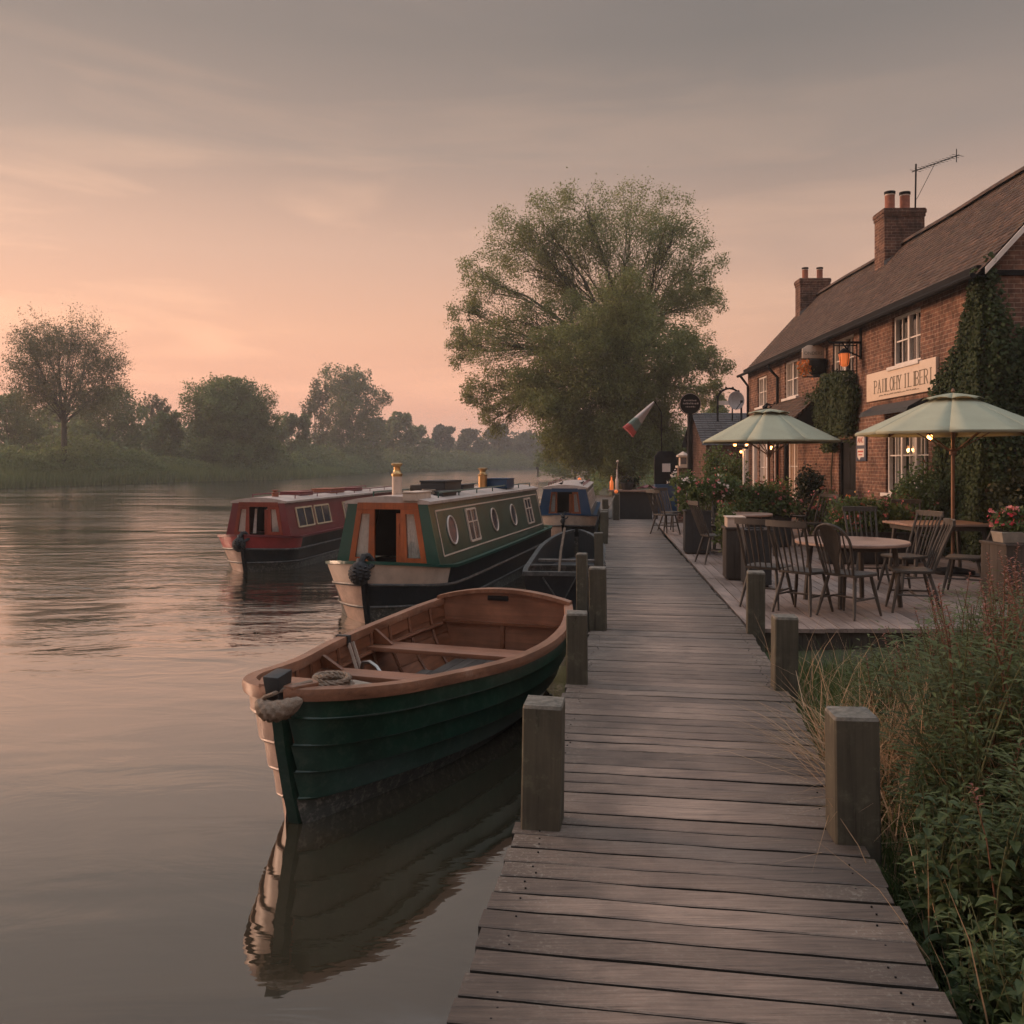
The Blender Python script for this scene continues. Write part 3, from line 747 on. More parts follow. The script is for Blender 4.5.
# thwarts, with knees
def thwart(s, z, wd, name='thwart'):
    hw = abs(hullpt(s, 1.0, 1, 0, .03).x)
    hw2 = abs(hullpt(s + wd, 1.0, 1, 0, .03).x)
    m = MB(); m.rn = rnd.random()
    m.prism([(-hw, s), (hw, s), (hw2, s + wd), (-hw2, s + wd)], 'z', z - .04, z)
    return m.build(name, M['varnish_x'], boat, bevel=.006)
thwart(1.58, .555, .22); thwart(2.72, .525, .29)
for s in (1.72, 2.86):
    for side in (1, -1):
        x = abs(hullpt(s, .6, 1, 0, .03).x)
        kn = MB(); kn.prism([(side * (x - .2), .56 if s < 2 else .53), (side * x, .56 if s < 2 else .53), (side * x, .66), (side * (x - .03), .66)], 'y', s - .02, s + .02); kn.build('knee', M['varnish'], boat)
# side seat rail (starboard) and risers
rs = MB()
for side in (1, -1):
    rs.tube([hullpt(s, 1.4, side, 0, .05) for s in (1.1, 1.6, 2.1, 2.6, 3.1, 3.6, 3.95)], .022, 6)
rs.build('riser', M['varnish'], boat)
# bow boards under a grey cover
fd = MB(); rings = []
for s in (.16, .3, .5, .75, .95, 1.18):
    w_ = hullpt(s, .35, 1, 0, .05).x; z = cub(SHs, s) - .045 - .09 * smooth(s / 1.5)
    rings.append([(-w_ + 2 * w_ * i / 8, s + .02, z + .028 * math.sin(i / 8 * math.pi) + .010 * math.sin(i * 2.3 + s * 7)) for i in range(9)])
fd.loft(rings, closed=False); fdo = fd.build('bow_cover', M['canvas'], boat, smooth=60)
# stem with its dark head
sm = MB()
pts = [(0, .335, -.2), (0, .20, 0), (0, .12, .25), (0, .055, .5), (0, .015, .7), (0, -.005, .83)]
rings = [[(-.034, y - .03, z), (.034, y - .03, z), (.042, y + .06, z), (-.042, y + .06, z)] for _, y, z in pts]
sm.loft(rings); sm.build('stem', M['green_hull'], boat, smooth=40)
sh = MB(); sh.loft([[(-.045, -.05, .80), (.045, -.05, .80), (.045, .07, .80), (-.045, .07, .80)], [(-.055, -.08, .945), (.055, -.08, .945), (.055, .075, .965), (-.055, .075, .965)]])
sh.build('stem_head', M['darkbox'], boat, bevel=.012)
# rowlock strap and crutch on the port side
sp_ = MB(); p = hullpt(2.32, 0, -1)
sp_.box((p.x + .005, p.y, p.z + .027), (.12, .05, .012)); sp_.box((p.x + .065, p.y, p.z - .02), (.012, .05, .10)); sp_.box((p.x - .048, p.y, p.z - .01), (.012, .05, .07))
sp_.build('rowlock_plate', M['darkbox'], boat, bevel=.003)
sl_ = MB()
for d in (0, .07): sl_.beam((p.x + .07, p.y - .02 + d, p.z - .03), (p.x + .19, p.y - .05 + d, .36), .028, .006, up=(0, 1, 0))
sl_.build('strap', M['cream'], boat)
cr = MB(); q = Vector((p.x + .19, p.y - .1, .40))
cr.tube([q + Vector(v) for v in ((-.03, .1, -.15), (.02, .05, .04), (.06, 0, .10), (.14, -.03, .12), (.22, -.06, .09), (.32, -.10, .0))], .016, 8)
cr.build('crutch', M['steel'], boat)

def rope_mat_tube(name, pts, r, label, cat, mat_, loc, rz, seg=5):
    """a laid rope: strands wound round a path"""
    P_ = [Vector(p) for p in pts]
    # resample
    out = []
    for i in range(len(P_) - 1):
        p0, p1, p2, p3 = P_[max(i - 1, 0)], P_[i], P_[i + 1], P_[min(i + 2, len(P_) - 1)]
        for k in range(seg):
            t = k / seg
            out.append(.5 * ((2 * p1) + (p2 - p0) * t + (2 * p0 - 5 * p1 + 4 * p2 - p3) * t * t + (-p0 + 3 * p1 - 3 * p2 + p3) * t ** 3))
    out.append(P_[-1])
    m = MB(); ln = 0; ang = [0]
    for a, b_ in zip(out[:-1], out[1:]): ln += (b_ - a).length; ang.append(ln)
    for st in range(3):
        q = []
        for i, c in enumerate(out):
            t = (out[min(i + 1, len(out) - 1)] - out[max(i - 1, 0)]).normalized()
            u = t.orthogonal() if abs(t.z) > .95 else t.cross(Vector((0, 0, 1))).normalized(); v = t.cross(u)
            a = ang[i] / r * .9 + st * 2 * math.pi / 3
            q.append(c + (u * math.cos(a) + v * math.sin(a)) * r * .5)
        m.tube(q, r * .56, 5)
    o = m.build(name, mat_); o.location = loc; o.rotation_euler = (0, 0, rz)
    return tag(o, label, cat)
# coil of rope lying on the bow cover
pts = []
for i in range(40):
    a = i * .62; rr = .115 - .0008 * i
    pts.append((.17 + math.cos(a) * rr * 1.15, .33 + math.sin(a) * rr, .80 + .0022 * i + .02 * math.sin(a * .5 + 1)))
rope_mat_tube('rope_coil', pts, .016, 'pale rope coil lying on the bow of the rowing boat', 'rope', M['rope'], BO, BRZ, 4)
# plaited rope fender hung under the stem head
def plait_fender(name, c, r, ln, label, mt, loc, rz, axis=(1, 0, 0), nb=9, bend=.35):
    m = MB(); ax = Vector(axis).normalized(); n = 22; rings = []
    u = ax.orthogonal().normalized(); v = ax.cross(u)
    for i in range(n + 1):
        t = -1 + 2 * i / n; rr = r * max(.22, math.sqrt(max(0, 1 - abs(t) ** 3.2)))
        cc = Vector(c) + ax * (t * ln / 2) + Vector((0, bend * ln * .5 * t * t, .28 * ln * t * t * .5))
        rings.append([cc + (u * math.cos(2 * math.pi * k / 24) + v * math.sin(2 * math.pi * k / 24)) * rr * (1 + .10 * (1 if (k // 2 + i // 2) % 2 else -1)) for k in range(24)])
    m.loft(rings)
    o = m.build(name, mt, smooth=50); o.location = loc; o.rotation_euler = (0, 0, rz)
    return tag(o, label, 'fender')
plait_fender('rope_fender', (.04, -.10, .755), .058, .29, 'pale plaited rope fender hanging under the rowing boat stem head', M['rope'], BO, BRZ, axis=(1, .15, .1))
lan = MB(); lan.tube([(-.07, -.07, .80), (-.03, -.085, .83), (.02, -.08, .85), (.08, .02, .875), (.16, .12, .885)], .013, 6)
o_ = lan.build('fender_line', M['rope']); o_.location = BO; o_.rotation_euler = (0, 0, BRZ); tag(o_, 'short rope line over the bow of the rowing boat to its fender', 'rope')
rag = MB(); rings = []
for i in range(9):
    rings.append([(.10 + .05 * i, 3.0 + .03 * j + .02 * math.sin(i), fz + .02 + .035 * abs(math.sin(i * .8 + j * 1.3)) * (1 if 0 < j < 5 else .2)) for j in range(6)])
rag.loft(rings, closed=False); o_ = rag.build('black_rag', M['darkbox'], smooth=60); o_.location = BO; o_.rotation_euler = (0, 0, BRZ); tag(o_, 'dark crumpled cloth on the floorboards of the rowing boat', 'cloth')
# ================================================================== NARROWBOATS
M['dglass'] = pmat('dark_window_pane', (.030, .040, .050), .5, 3, .08, .02, 4, spec=.6)
M['roses'] = pmat('painted_flowers', (.05, .10, .12), .5, 10, .4, 0, col2=(.20, .075, .07))
def narrowboat(name, label, loc, slope, Lc, hb, cab, cabside, band, nar, doors, sides, zg=.70, zt=1.62, hbase=.80, htop=.60, bowlen=.95, zbow=.80, curtain_in=False, roofm='rooftop', side_ext=0, fo=.76):
    o = thing(name, label, 'narrowboat', loc, -math.atan(slope))
    Ltot = bowlen + Lc + .9
    bt = [(0, .05), (.06, .22), (.16, .40), (.32, .60), (.55, .78), (.85, .88), (1.3, hb), (Ltot - 1.2, hb), (Ltot - .4, hb * .93), (Ltot, hb * .62)]
    zt_ = [(0, zbow + .06), (.3, zbow + .02), (.8, (zbow + zg) / 2), (1.5, zg), (Ltot, zg + .04)]
    st_ = [0, .03, .06, .1, .16, .24, .32, .43, .55, .7, .85, 1.05, 1.3, 1.8, 2.6, 4, Ltot * .7, Ltot - 1.2, Ltot - .7, Ltot - .4, Ltot - .2, Ltot]
    lev = [0, .30, .34, .62, .66, 1.0]     # down the side: sheer band, strake, bottom
    def hp(s, v, side, off=0):
        z1 = cub(zt_, s); z = z1 + (-.12 - z1) * v
        k = float(smooth(s / 1.6)); kk = 1 - (1 - k) * (.52 * v)
        wdt = cub(bt, s) * kk * (1 - .05 * v)
        rake = .24 * v * max(0, 1 - s / 1.0)
        return Vector((side * max(wdt + off, .03), s + rake, z))
    h = MB()
    for side in (1, -1):
        for k in range(5):
            for i in range(len(st_) - 1):
                s0, s1 = st_[i], st_[i + 1]
                pale = side < 0 and s0 < .55  # port side of the bow: sunset glow painted over the black hull
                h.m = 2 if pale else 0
                if k == 0 and s0 < 1.0: h.m = 1
                if k == 4 and not pale: h.m = 3
                of = .008 if k in (1, 3) else 0
                h.add([hp(s0, lev[k], side, of), hp(s1, lev[k], side, of), hp(s1, lev[k + 1], side, of), hp(s0, lev[k + 1], side, of)], [(0, 1, 2, 3)])
    a, b_ = [hp(Ltot, v, 1) for v in lev], [hp(Ltot, v, -1) for v in lev]
    h.m = 0; h.add(a + list(reversed(b_)), [tuple(range(len(a) * 2))])
    weld_build(h, 'hull', [M['navy'], band, M['bowglow'], M['grime']], o, 30)
    g = MB()
    for v, r in ((.32, .022), (.64, .020)):
        for side in (1, -1):
            g.tube([hp(s, v, side, .012) for s in st_], r, 6)
    g.build('rubbing_strake', M['guard'], o)
    d = MB()
    d.loft([[hp(s, .03, -1, -.0) + Vector((.0, 0, -.012)), hp(s, .03, 1, 0) + Vector((0, 0, -.012))] for s in st_], closed=False)
    d.build('deck', cab, o, smooth=40)
    cp = MB()
    for side in (1, -1):
        cp.loft([[hp(s, 0, side, .018) + Vector((0, 0, -.03)), hp(s, 0, side, .022) + Vector((0, 0, .012)), hp(s, 0, side, -.05) + Vector((0, 0, .014)), hp(s, 0, side, -.05) + Vector((0, 0, -.02))] for s in st_])
    cp.build('gunwale', cab, o, smooth=45)
    sp = MB(); sp.loft([[(-.03, y - .035, z), (.03, y - .035, z), (.035, y + .05, z), (-.035, y + .05, z)] for y, z in ((.25, -.14), (.19, 0), (.10, .3), (.03, .62), (.0, zbow + .07))]); sp.build('stem', M['navy'], o)
    # ---- cabin
    y0, y1 = bowlen, bowlen + Lc
    zb = zg - .01; H = zt - zb
    hw = lambda z: hbase + (htop - hbase) * (z - zb) / H
    for side in (1, -1):
        m = MB(); m.prism([(side * hw(zb), zb), (side * htop, zt), (side * (htop - .03), zt), (side * (hw(zb) - .03), zb)], 'y', y0 + .0, y1)
        so = m.build('cabin_side', cabside, o)
        ct = MB()
        def spt(y, z, off=.004): return Vector((side * (hw(z) + off), y, z))
        za, zc = zb + .16 * H, zb + .86 * H
        if nar:
            ya, yb_ = y0 + .22, y1 - .12
            for p, q in ((spt(ya, za), spt(yb_, za)), (spt(ya, zc), spt(yb_, zc)), (spt(ya, za), spt(ya, zc)), (spt(yb_, za), spt(yb_, zc))):
                ct.beam(p, q, .022, .010, up=(side, 0, .2))
            ct.build('coach_line', nar, so)
        for kind, yc, wdt in sides:
            y = y0 + yc
            if kind == 'win':
                z0, z1 = zb + .26 * H, zb + .80 * H
                pn = MB(); pn.loft([[spt(y - wdt / 2, z0, .004), spt(y + wdt / 2, z0, .004), spt(y + wdt / 2, z1, .004), spt(y - wdt / 2, z1, .004)], [spt(y - wdt / 2, z0, .009), spt(y + wdt / 2, z0, .009), spt(y + wdt / 2, z1, .009), spt(y - wdt / 2, z1, .009)]])
                wo_ = MB()
                for p, q in ((spt(y - wdt / 2, z0, .014), spt(y + wdt / 2, z0, .014)), (spt(y - wdt / 2, z1, .014), spt(y + wdt / 2, z1, .014)), (spt(y - wdt / 2, z0, .014), spt(y - wdt / 2, z1, .014)), (spt(y + wdt / 2, z0, .014), spt(y + wdt / 2, z1, .014))):
                    wo_.beam(p, q, .035, .025, up=(side, 0, .2))
                zm = (z0 + z1) / 2 + .05
                wo_.beam(spt(y, z0, .014), spt(y, z1, .014), .022, .02, up=(side, 0, .2))
                if not curtain_in: wo_.beam(spt(y - wdt / 2, zm, .014), spt(y + wdt / 2, zm, .014), .022, .018, up=(side, 0, .2))
                f_ = wo_.build('window_frame', M['cream'] if not curtain_in else M['creamwood'], so); pn.build('pane', M['dglass'], f_)
            else:
                zcn = zb + .52 * H; r = wdt / 2; rg = MB(); pn = MB()
                circ = [spt(y + math.cos(a) * r, zcn + math.sin(a) * r, .012) for a in [2 * math.pi * k / 20 for k in range(21)]]
                rg.tube(circ, .015, 6, cap=False)
                c0 = [spt(y + math.cos(2 * math.pi * k / 20) * r, zcn + math.sin(2 * math.pi * k / 20) * r, .006) for k in range(20)]
                pn.add(c0, [tuple(range(20))])
                f_ = rg.build('porthole_rim', M['cream'] if kind == 'port' else M['palepaint'], so)
                pn.build('pane', M['dglass'] if kind == 'port' else M['roses'], f_, smooth=0)
    rf = MB(); rings = []
    for y in (y0 - .05, y0 + .2, (y0 + y1) / 2, y1 - .1, y1 + .02):
        rings.append([(-htop - .05, y, zt - .025), *[((-1 + 2 * i / 8) * (htop + .05), y, zt + .015 + .075 * (1 - (-1 + 2 * i / 8) ** 2)) for i in range(9)], (htop + .05, y, zt - .025)])
    rf.loft(rings); rf.build('roof', M[roofm], o, smooth=40)
    rr = MB()
    for side in (1, -1):
        pts = [(side * (htop - .08), y0 + .7 + i * (Lc - 1.0) / 6, zt + .12) for i in range(7)]
        rr.tube(pts, .014, 6)
        for p in pts: rr.tube([(p[0], p[1], zt + .01), p], .011, 5)
    rr.build('grab_rail', cab if nar else M['maroon'], o)
    rm = MB(); rm.prism([(hw(zb) + .0, zb), (htop, zt - .01), (htop * .5, zt + .06), (-htop * .5, zt + .06), (-htop, zt - .01), (-hw(zb), zb)], 'y', y1 - .03, y1 - .002); rm.build('rear_bulkhead', cab, o, smooth=0)
    wl = MB(); wl.prism([(hw(zb) - .08, zb + .04), (htop - .08, zt - .03), (-htop + .08, zt - .03), (-hw(zb) + .08, zb + .04)], 'y', y0 + 1.05, y0 + 1.08); wl.b2((-hw(zb) + .08, y0 + .04, zb + .014), (hw(zb) - .08, y0 + 1.0, zb + .02)); wl.build('cabin_interior', M['inside'], o)
    # front: border panels, timber frame, two windowed leaves, an open doorway
    xo = .20; yf = y0
    bo = MB(); zd = zb + .05
    for side in (1, -1):
        bo.prism([(side * hw(zb), zb), (side * htop, zt), (side * htop * fo, zt), (side * hw(zb) * fo, zb)], 'y', yf - .045, yf - .001)
    bo.prism([(-htop, zt), (htop, zt), (htop * .5, zt + .062), (0, zt + .08), (-htop * .5, zt + .062)], 'y', yf - .045, yf - .001)
    bo.build('front_border', cab, o, smooth=0)
    fr = MB(); fx = lambda z: hw(z) * fo - .002
    fr.rn = .3; fr.prism([(-fx(zt - .005), zt - .005), (fx(zt - .005), zt - .005), (fx(zt - .10), zt - .10), (-fx(zt - .10), zt - .10)], 'y', yf - .055, yf - .01)
    fro = fr.build('door_header', doors if fo > .7 else cab, o)
    for side in (1, -1):
        lf = MB(); z0, z1 = zd, zt - .102
        xi = xo; lf.rn = .5 + .2 * side
        def ed(z, f): return side * (xi + (fx(z) - xi) * f)
        a0, a1 = z0 + .09 * H, z1 - .07 * H
        i0, i1 = .26, .80
        # stiles and rails of the leaf around a tapered window
        lf.prism([(ed(z0, 0), z0), (ed(z1, 0), z1), (ed(z1, i0), z1), (ed(z0, i0), z0)], 'y', yf - .05, yf - .012)
        lf.prism([(ed(z0, i1), z0), (ed(z1, i1 - .1), z1), (ed(z1, 1), z1), (ed(z0, 1), z0)], 'y', yf - .05, yf - .012)
        lf.prism([(ed(z0, i0), z0), (ed(a0, i0), a0), (ed(a0, i1), a0), (ed(z0, i1), z0)], 'y', yf - .048, yf - .014)
        lf.prism([(ed(a1, i0), a1), (ed(z1, i0), z1), (ed(z1, i1 - .1), z1), (ed(a1, i1 - .09), a1)], 'y', yf - .048, yf - .014)
        lo = lf.build('door_leaf', doors, o)
        cu = MB(); ring = []
        for i in range(25):
            f = i0 + (i1 - i0) * i / 24; yy = yf - .006 + .010 * math.sin(i * 1.9)
            ring.append([(ed(a0, f), yy + .012, a0 + .0), (ed((a0 + a1) / 2, f), yy + .012, (a0 + a1) / 2), (ed(a1, f * .98), yy + .012, a1)])
        cu.loft(ring, closed=False); cu.build('curtain', M['curtain'], lo, smooth=60)
        pn = MB(); pn.prism([(ed(a0, i0), a0), (ed(a1, i0), a1), (ed(a1, i1 - .09), a1), (ed(a0, i1), a0)], 'y', yf - .034, yf - .030); pn.build('pane', M['glass'], lo, smooth=0)
    # inner door folded open at the right of the doorway
    dl = MB(); dl.rn = .8; dl.b2((xo - .012 - .07, yf - .005, zd), (xo - .012, yf + .03, zt - .16)); dl.b2((xo - .05, yf - .02, zd + .45 * H), (xo - .03, yf - .006, zd + .62 * H))
    dl.build('inner_door', doors, o)
    if curtain_in:
        cu = MB()
        for side in (1, -1):
            cu.loft([[(side * (.20 - .010 * i), yf + .12 + .015 * math.sin(i * 2), zd + .02), (side * (.15 - .010 * i + .03 * (i > 4)), yf + .12 + .015 * math.sin(i * 2), zt - .15)] for i in range(9)], closed=False)
        cu.build('door_curtain', M['curtain'], o, smooth=60)
    sl = MB(); sl.b2((-xo - .03, yf - .06, zd - .06), (xo + .03, yf - .0, zd)); sl.build('door_sill', cab, o)
    # stern: low rail and tiller
    tl = MB(); tl.tube([(0, Ltot - .35, zg), (0, Ltot - .30, zg + .35), (0, Ltot - .7, zg + .48)], .02, 6); tl.build('tiller', M['brass'], o)
    return o, (y0, y1, zt, htop)
M['guard'] = pmat('worn_rubbing_strake', (.040, .042, .042), .4, 12, .5, .1, 30, dirt=(.22, .19, .17), dirt_amt=.55, dscale=9)
M['creamwood'] = pmat('pale_yellow_frame', (.50, .38, .25), .15, 6, .5, .05, 30)
M['door_dull'] = wood_mat('dull_orange_door', (.19, .055, .018), 2, var=.25, attr=.1, rough=.45, crack=.3, bump=.1)
M['door_red'] = wood_mat('red_door_wood', (.22, .045, .025), 2, var=.25, attr=.1, rough=.45, crack=.3, bump=.1)
gl = Vector((-2.0, 12.05, 0)); gs = .24
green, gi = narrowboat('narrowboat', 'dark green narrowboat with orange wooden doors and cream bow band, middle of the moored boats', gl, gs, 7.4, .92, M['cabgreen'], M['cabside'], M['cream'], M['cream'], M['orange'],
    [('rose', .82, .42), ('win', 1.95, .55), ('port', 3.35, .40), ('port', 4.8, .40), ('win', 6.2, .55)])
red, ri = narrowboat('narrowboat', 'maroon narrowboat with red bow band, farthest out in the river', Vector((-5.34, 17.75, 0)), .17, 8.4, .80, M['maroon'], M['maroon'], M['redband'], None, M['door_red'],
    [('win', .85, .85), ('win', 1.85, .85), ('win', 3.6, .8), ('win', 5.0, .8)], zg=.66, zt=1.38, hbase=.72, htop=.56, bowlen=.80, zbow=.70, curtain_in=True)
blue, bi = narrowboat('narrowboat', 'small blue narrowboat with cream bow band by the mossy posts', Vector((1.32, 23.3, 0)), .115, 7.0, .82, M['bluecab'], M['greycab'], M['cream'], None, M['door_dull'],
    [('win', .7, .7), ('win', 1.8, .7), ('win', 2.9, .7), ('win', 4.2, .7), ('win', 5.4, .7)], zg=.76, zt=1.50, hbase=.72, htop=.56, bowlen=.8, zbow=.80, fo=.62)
def onboat(b, x, y, z):
    return b.matrix_basis @ Vector((x, y, z))
def boat_chimney(b, x, y, z, r, h, mat_, label, brass=True):
    o = thing('boat_chimney', label, 'chimney', onboat(b, x, y, z), 0)
    m = MB(); m.lathe([(r * 1.5, -.01), (r * 1.5, .02), (r, .03), (r, h * .6)], 14); m.build('flue', mat_, o)
    m = MB(); m.lathe([(r * 1.02, h * .6), (r * 1.12, h * .63), (r * 1.12, h * .68), (r * .8, h * .72), (r * .62, h * .80), (r * .7, h * .88), (r * 1.1, h * .93), (r * 1.2, h * .97), (r * .8, h), (.01, h)], 14); m.build('cap', M['brass'] if brass else mat_, o)
    return o
boat_chimney(green, -.1, 1.55, 1.67, .075, .52, M['cream'], 'tall cream boat chimney with brass collar on the front of the green roof')
boat_chimney(green, .10, 5.7, 1.67, .085, .42, M['brass'], 'all brass boat chimney at the back of the green roof')
boat_chimney(red, .1, 1.35, 1.41, .07, .20, M['terracotta'], 'stubby brown chimney on the maroon boat roof', False)
def crate(name, label, cat, b, x, y, z, d, mt, lid=True):
    o = thing(name, label, cat, onboat(b, x, y, z), b.rotation_euler.z)
    m = MB(); m.b2((-d[0] / 2, -d[1] / 2, 0), (d[0] / 2, d[1] / 2, d[2] * .86)); m.build('body', mt, o, bevel=.01)
    if lid:
        m = MB(); m.b2((-d[0] / 2 - .012, -d[1] / 2 - .012, d[2] * .861), (d[0] / 2 + .012, d[1] / 2 + .012, d[2])); m.build('lid', mt, o, bevel=.008)
    return o
crate('roof_box', 'black box on the green roof just behind the cream chimney', 'box', green, .13, 3.0, 1.68, (.42, .9, .22), M['darkbox'])
crate('roof_box', 'flat dark box low on the green roof edge', 'box', green, .42, 2.3, 1.66, (.16, .7, .09), M['darkbox'])
crate('roof_box', 'dark low box between the two chimneys of the green boat', 'box', green, -.05, 4.4, 1.68, (.5, .7, .12), M['darkbox'])
o_ = crate('roof_tub', 'blue black tub beside the brass chimney on the green roof', 'tub', green, .32, 6.15, 1.68, (.46, .6, .20), M['bluecab'], True)
crate('roof_hatch', 'low maroon hatch on the maroon boat roof near its chimney', 'hatch', red, .05, 2.6, 1.44, (.5, .7, .10), M['maroon'])
crate('roof_hatch', 'low wooden hatch farther back on the maroon boat roof', 'hatch', red, .1, 4.4, 1.44, (.5, .9, .12), M['terracotta'])
crate('roof_hatch', 'small maroon locker at the stern end of the maroon boat roof', 'hatch', red, .1, 5.9, 1.44, (.5, .6, .10), M['maroon'])
crate('roof_planter', 'pale painted box on the green roof beside the front edge', 'box', green, .36, 1.15, 1.645, (.22, .62, .13), M['cream'])
crate('roof_crate', 'wooden crate beyond the black box on the green roof', 'crate', green, -.36, 3.5, 1.66, (.3, .5, .17), M['planter'], False)
pts = [(.25 + math.cos(a * .7) * (.13 - .001 * a), 2.0 + math.sin(a * .7) * (.13 - .001 * a), 1.70 + .0022 * a) for a in range(34)]
rope_mat_tube('rope_coil', pts, .014, 'coil of rope on the green narrowboat roof behind the chimney', 'rope', M['rope'], gl, -math.atan(gs), 3)
# planks and mop lying on the green roof
m = MB()
for i in range(3): m.rn = rnd.random(); m.beam((-.28 + .1 * i, 1.9, 1.70 + .01 * i), (-.24 + .08 * i, 5.2, 1.70 + .01 * i), .07, .03)
o_ = m.build('gang_planks', M['table']); o_.location = gl; o_.rotation_euler = (0, 0, -math.atan(gs)); tag(o_, 'bundle of gangplanks lying along the green boat roof', 'planks')
# bow fenders of dark rope
def bow_fender(b, z, s, label):
    m = MB(); rg = random.Random(5); n = 14; rings = []
    for i in range(n + 1):
        t = -1 + 2 * i / n; rr = .11 * s * math.sqrt(max(.05, 1 - t * t))
        rings.append([(math.cos(2 * math.pi * k / 20) * rr * (1 + .12 * (-1) ** (i + k // 2)), -.10 + math.sin(2 * math.pi * k / 20) * rr * (1 + .12 * (-1) ** (i + k // 2)), z - .02 + t * .13 * s) for k in range(20)])
    m.loft(rings)
    m.tube([(0, -.11, z + .08), (.03, -.04, z + .20), (.05, .06, z + .20), (.10, .10, z + .12)], .035 * s, 7)
    m.tube([(0, -.12, z), (.10, -.02, z + .05), (.14, .10, z + .10)], .028 * s, 7)
    m.tube([(0, -.1, z + .1), (-.06, 0, z + .14), (-.05, .1, z + .12)], .028 * s, 7)
    o = m.build('rope_fender', M['ropedark'], smooth=50); o.location = b.location; o.rotation_euler = b.rotation_euler
    tag(o, label, 'fender')
bow_fender(green, .74, 1.25, 'large dark rope fender on the bow of the green narrowboat')
bow_fender(red, .60, 1.1, 'dark round rope fender on the bow of the maroon narrowboat')
bow_fender(blue, .70, .55, 'small dark fender on the bow of the blue narrowboat')
for (x, y, lb) in ((-.12, 1.3, 'small dark bird perched on the left of the blue cabin roof'), (.42, 1.9, 'small dark bird on the right edge of the blue cabin roof')):
    m = MB(); p = onboat(blue, x, y, 1.56)
    m.ball((0, 0, .055), .035, 8, 5, (1.5, .9, .85)); m.ball((.045, 0, .095), .02, 7, 5); m.tube([(.06, 0, .095), (.085, 0, .09)], [.008, .002], 5); m.tube([(-.04, 0, .055), (-.10, 0, .06)], [.016, .006], 5)
    for sgn in (-1, 1): m.tube([(0, .012 * sgn, .03), (0, .012 * sgn, -.005)], .004, 4)
    o_ = m.build('bird', M['black']); o_.location = p; o_.rotation_euler = (0, 0, .6); tag(o_, lb, 'bird')

# ================================================================== OPEN WORKBOAT
wb = thing('workboat', 'dark open workboat with pale inner frames between green and blue narrowboats', 'workboat', (.75, 13.75, 0), -math.atan(.115))
wt_ = [(0, .56), (.5, .60), (2, .63), (3.6, .60), (4.6, .46), (5.2, .26), (5.5, .08)]
zt_w = [(0, .50), (2, .50), (4, .60), (5.5, .74)]
ws = [0, .5, 1, 1.6, 2.2, 3, 3.6, 4.1, 4.6, 4.9, 5.2, 5.4, 5.5]
def wp(s, v, side, inn=0):
    z1 = cub(zt_w, s); return Vector((side * max(cub(wt_, s) * (1 - .22 * v * v) - inn, .01), s - .25 * v * max(0, (s - 4) / 1.5), z1 + (-.15 - z1) * v))
m = MB()
for side in (1, -1): m.loft([[wp(s, v, side) for v in (0, .3, .6, 1)] for s in ws], closed=False)
e0 = [wp(0, v, 1) for v in (0, .3, .6, 1)]; e1 = [wp(0, v, -1) for v in (1, .6, .3, 0)]
m.add(e0 + e1, [tuple(range(8))]); weld_build(m, 'hull', [M['darkhull'] if 'darkhull' in M else M['navy']], wb, 40)
m = MB()
for side in (1, -1): m.loft([[wp(s, v, side, .035) for v in (.02, .3, .55, .62)] for s in ws], closed=False)
m.loft([[wp(s, .62, -1, .03), wp(s, .62, 1, .03)] for s in ws], closed=False)
m.add([wp(0, v, sd, .035) + Vector((0, .04, 0)) for v, sd in ((.02, -1), (.62, -1), (.62, 1), (.02, 1))], [(0, 1, 2, 3)])
m.build('lining', M['darkbox'], wb)
m = MB()
for side in (1, -1): m.loft([[wp(s, 0, side, -.03) + Vector((0, 0, -.03)), wp(s, 0, side, -.03) + Vector((0, 0, .02)), wp(s, 0, side, .05) + Vector((0, 0, .02)), wp(s, 0, side, .05) + Vector((0, 0, -.03))] for s in ws])
m.b2((-.59, -.03, .46), (.59, .05, .522)); m.build('gunwale', M['guard'], wb)
m = MB()
for y, z in ((1.3, .44), (2.6, .42)): m.b2((-.58, y, z - .04), (.58, y + .22, z))
m.build('thwart', M['floorb'], wb)
m = MB(); m.b2((-.55, .9, .30), (.55, .93, .50))
for x in (-.40, -.32, .1, .18, .42): m.b2((x - .014, .885, .28), (x + .014, .899, .52))
m.b2((-.56, .86, .50), (.56, .94, .53)); m.build('bulkhead_frame', M['guard'], wb)
m = MB()
m.tube([(-.02, -.02, .05), (-.28, -.045, .44)], .012, 5); m.tube([(.02, -.02, .05), (.24, -.045, .46)], .012, 5); m.build('transom_brace', M['guard'], wb)
m = MB(); m.tube([(-.08, .55, .30), (-.05, .75, .75), (0, 1.0, 1.12)], .022, 7); m.build('tiller', M['rope'], wb)
m = MB(); m.lathe([(.02, .05), (.17, .06), (.18, .10), (.10, .16), (.02, .17)], 14, (-.05, .35, .28)); o_ = m.build('rope_heap', M['rope']); o_.location = wb.location; o_.rotation_euler = wb.rotation_euler; tag(o_, 'pale heap of rope in the near end of the open workboat', 'rope')
bu = thing('channel_marker', 'small dark marker post standing in the far river', 'marker', (4.3, 150, 0))
m = MB(); m.tube([(0, 0, -.5), (0, 0, 1.5)], .16, 8); m.build('stake', M['bark'], bu)
m = MB(); m.lathe([(.02, .9), (.34, 1.0), (.34, 1.5), (.2, 2.2), (.02, 2.3)], 10); m.build('top_mark', M['black'], bu)
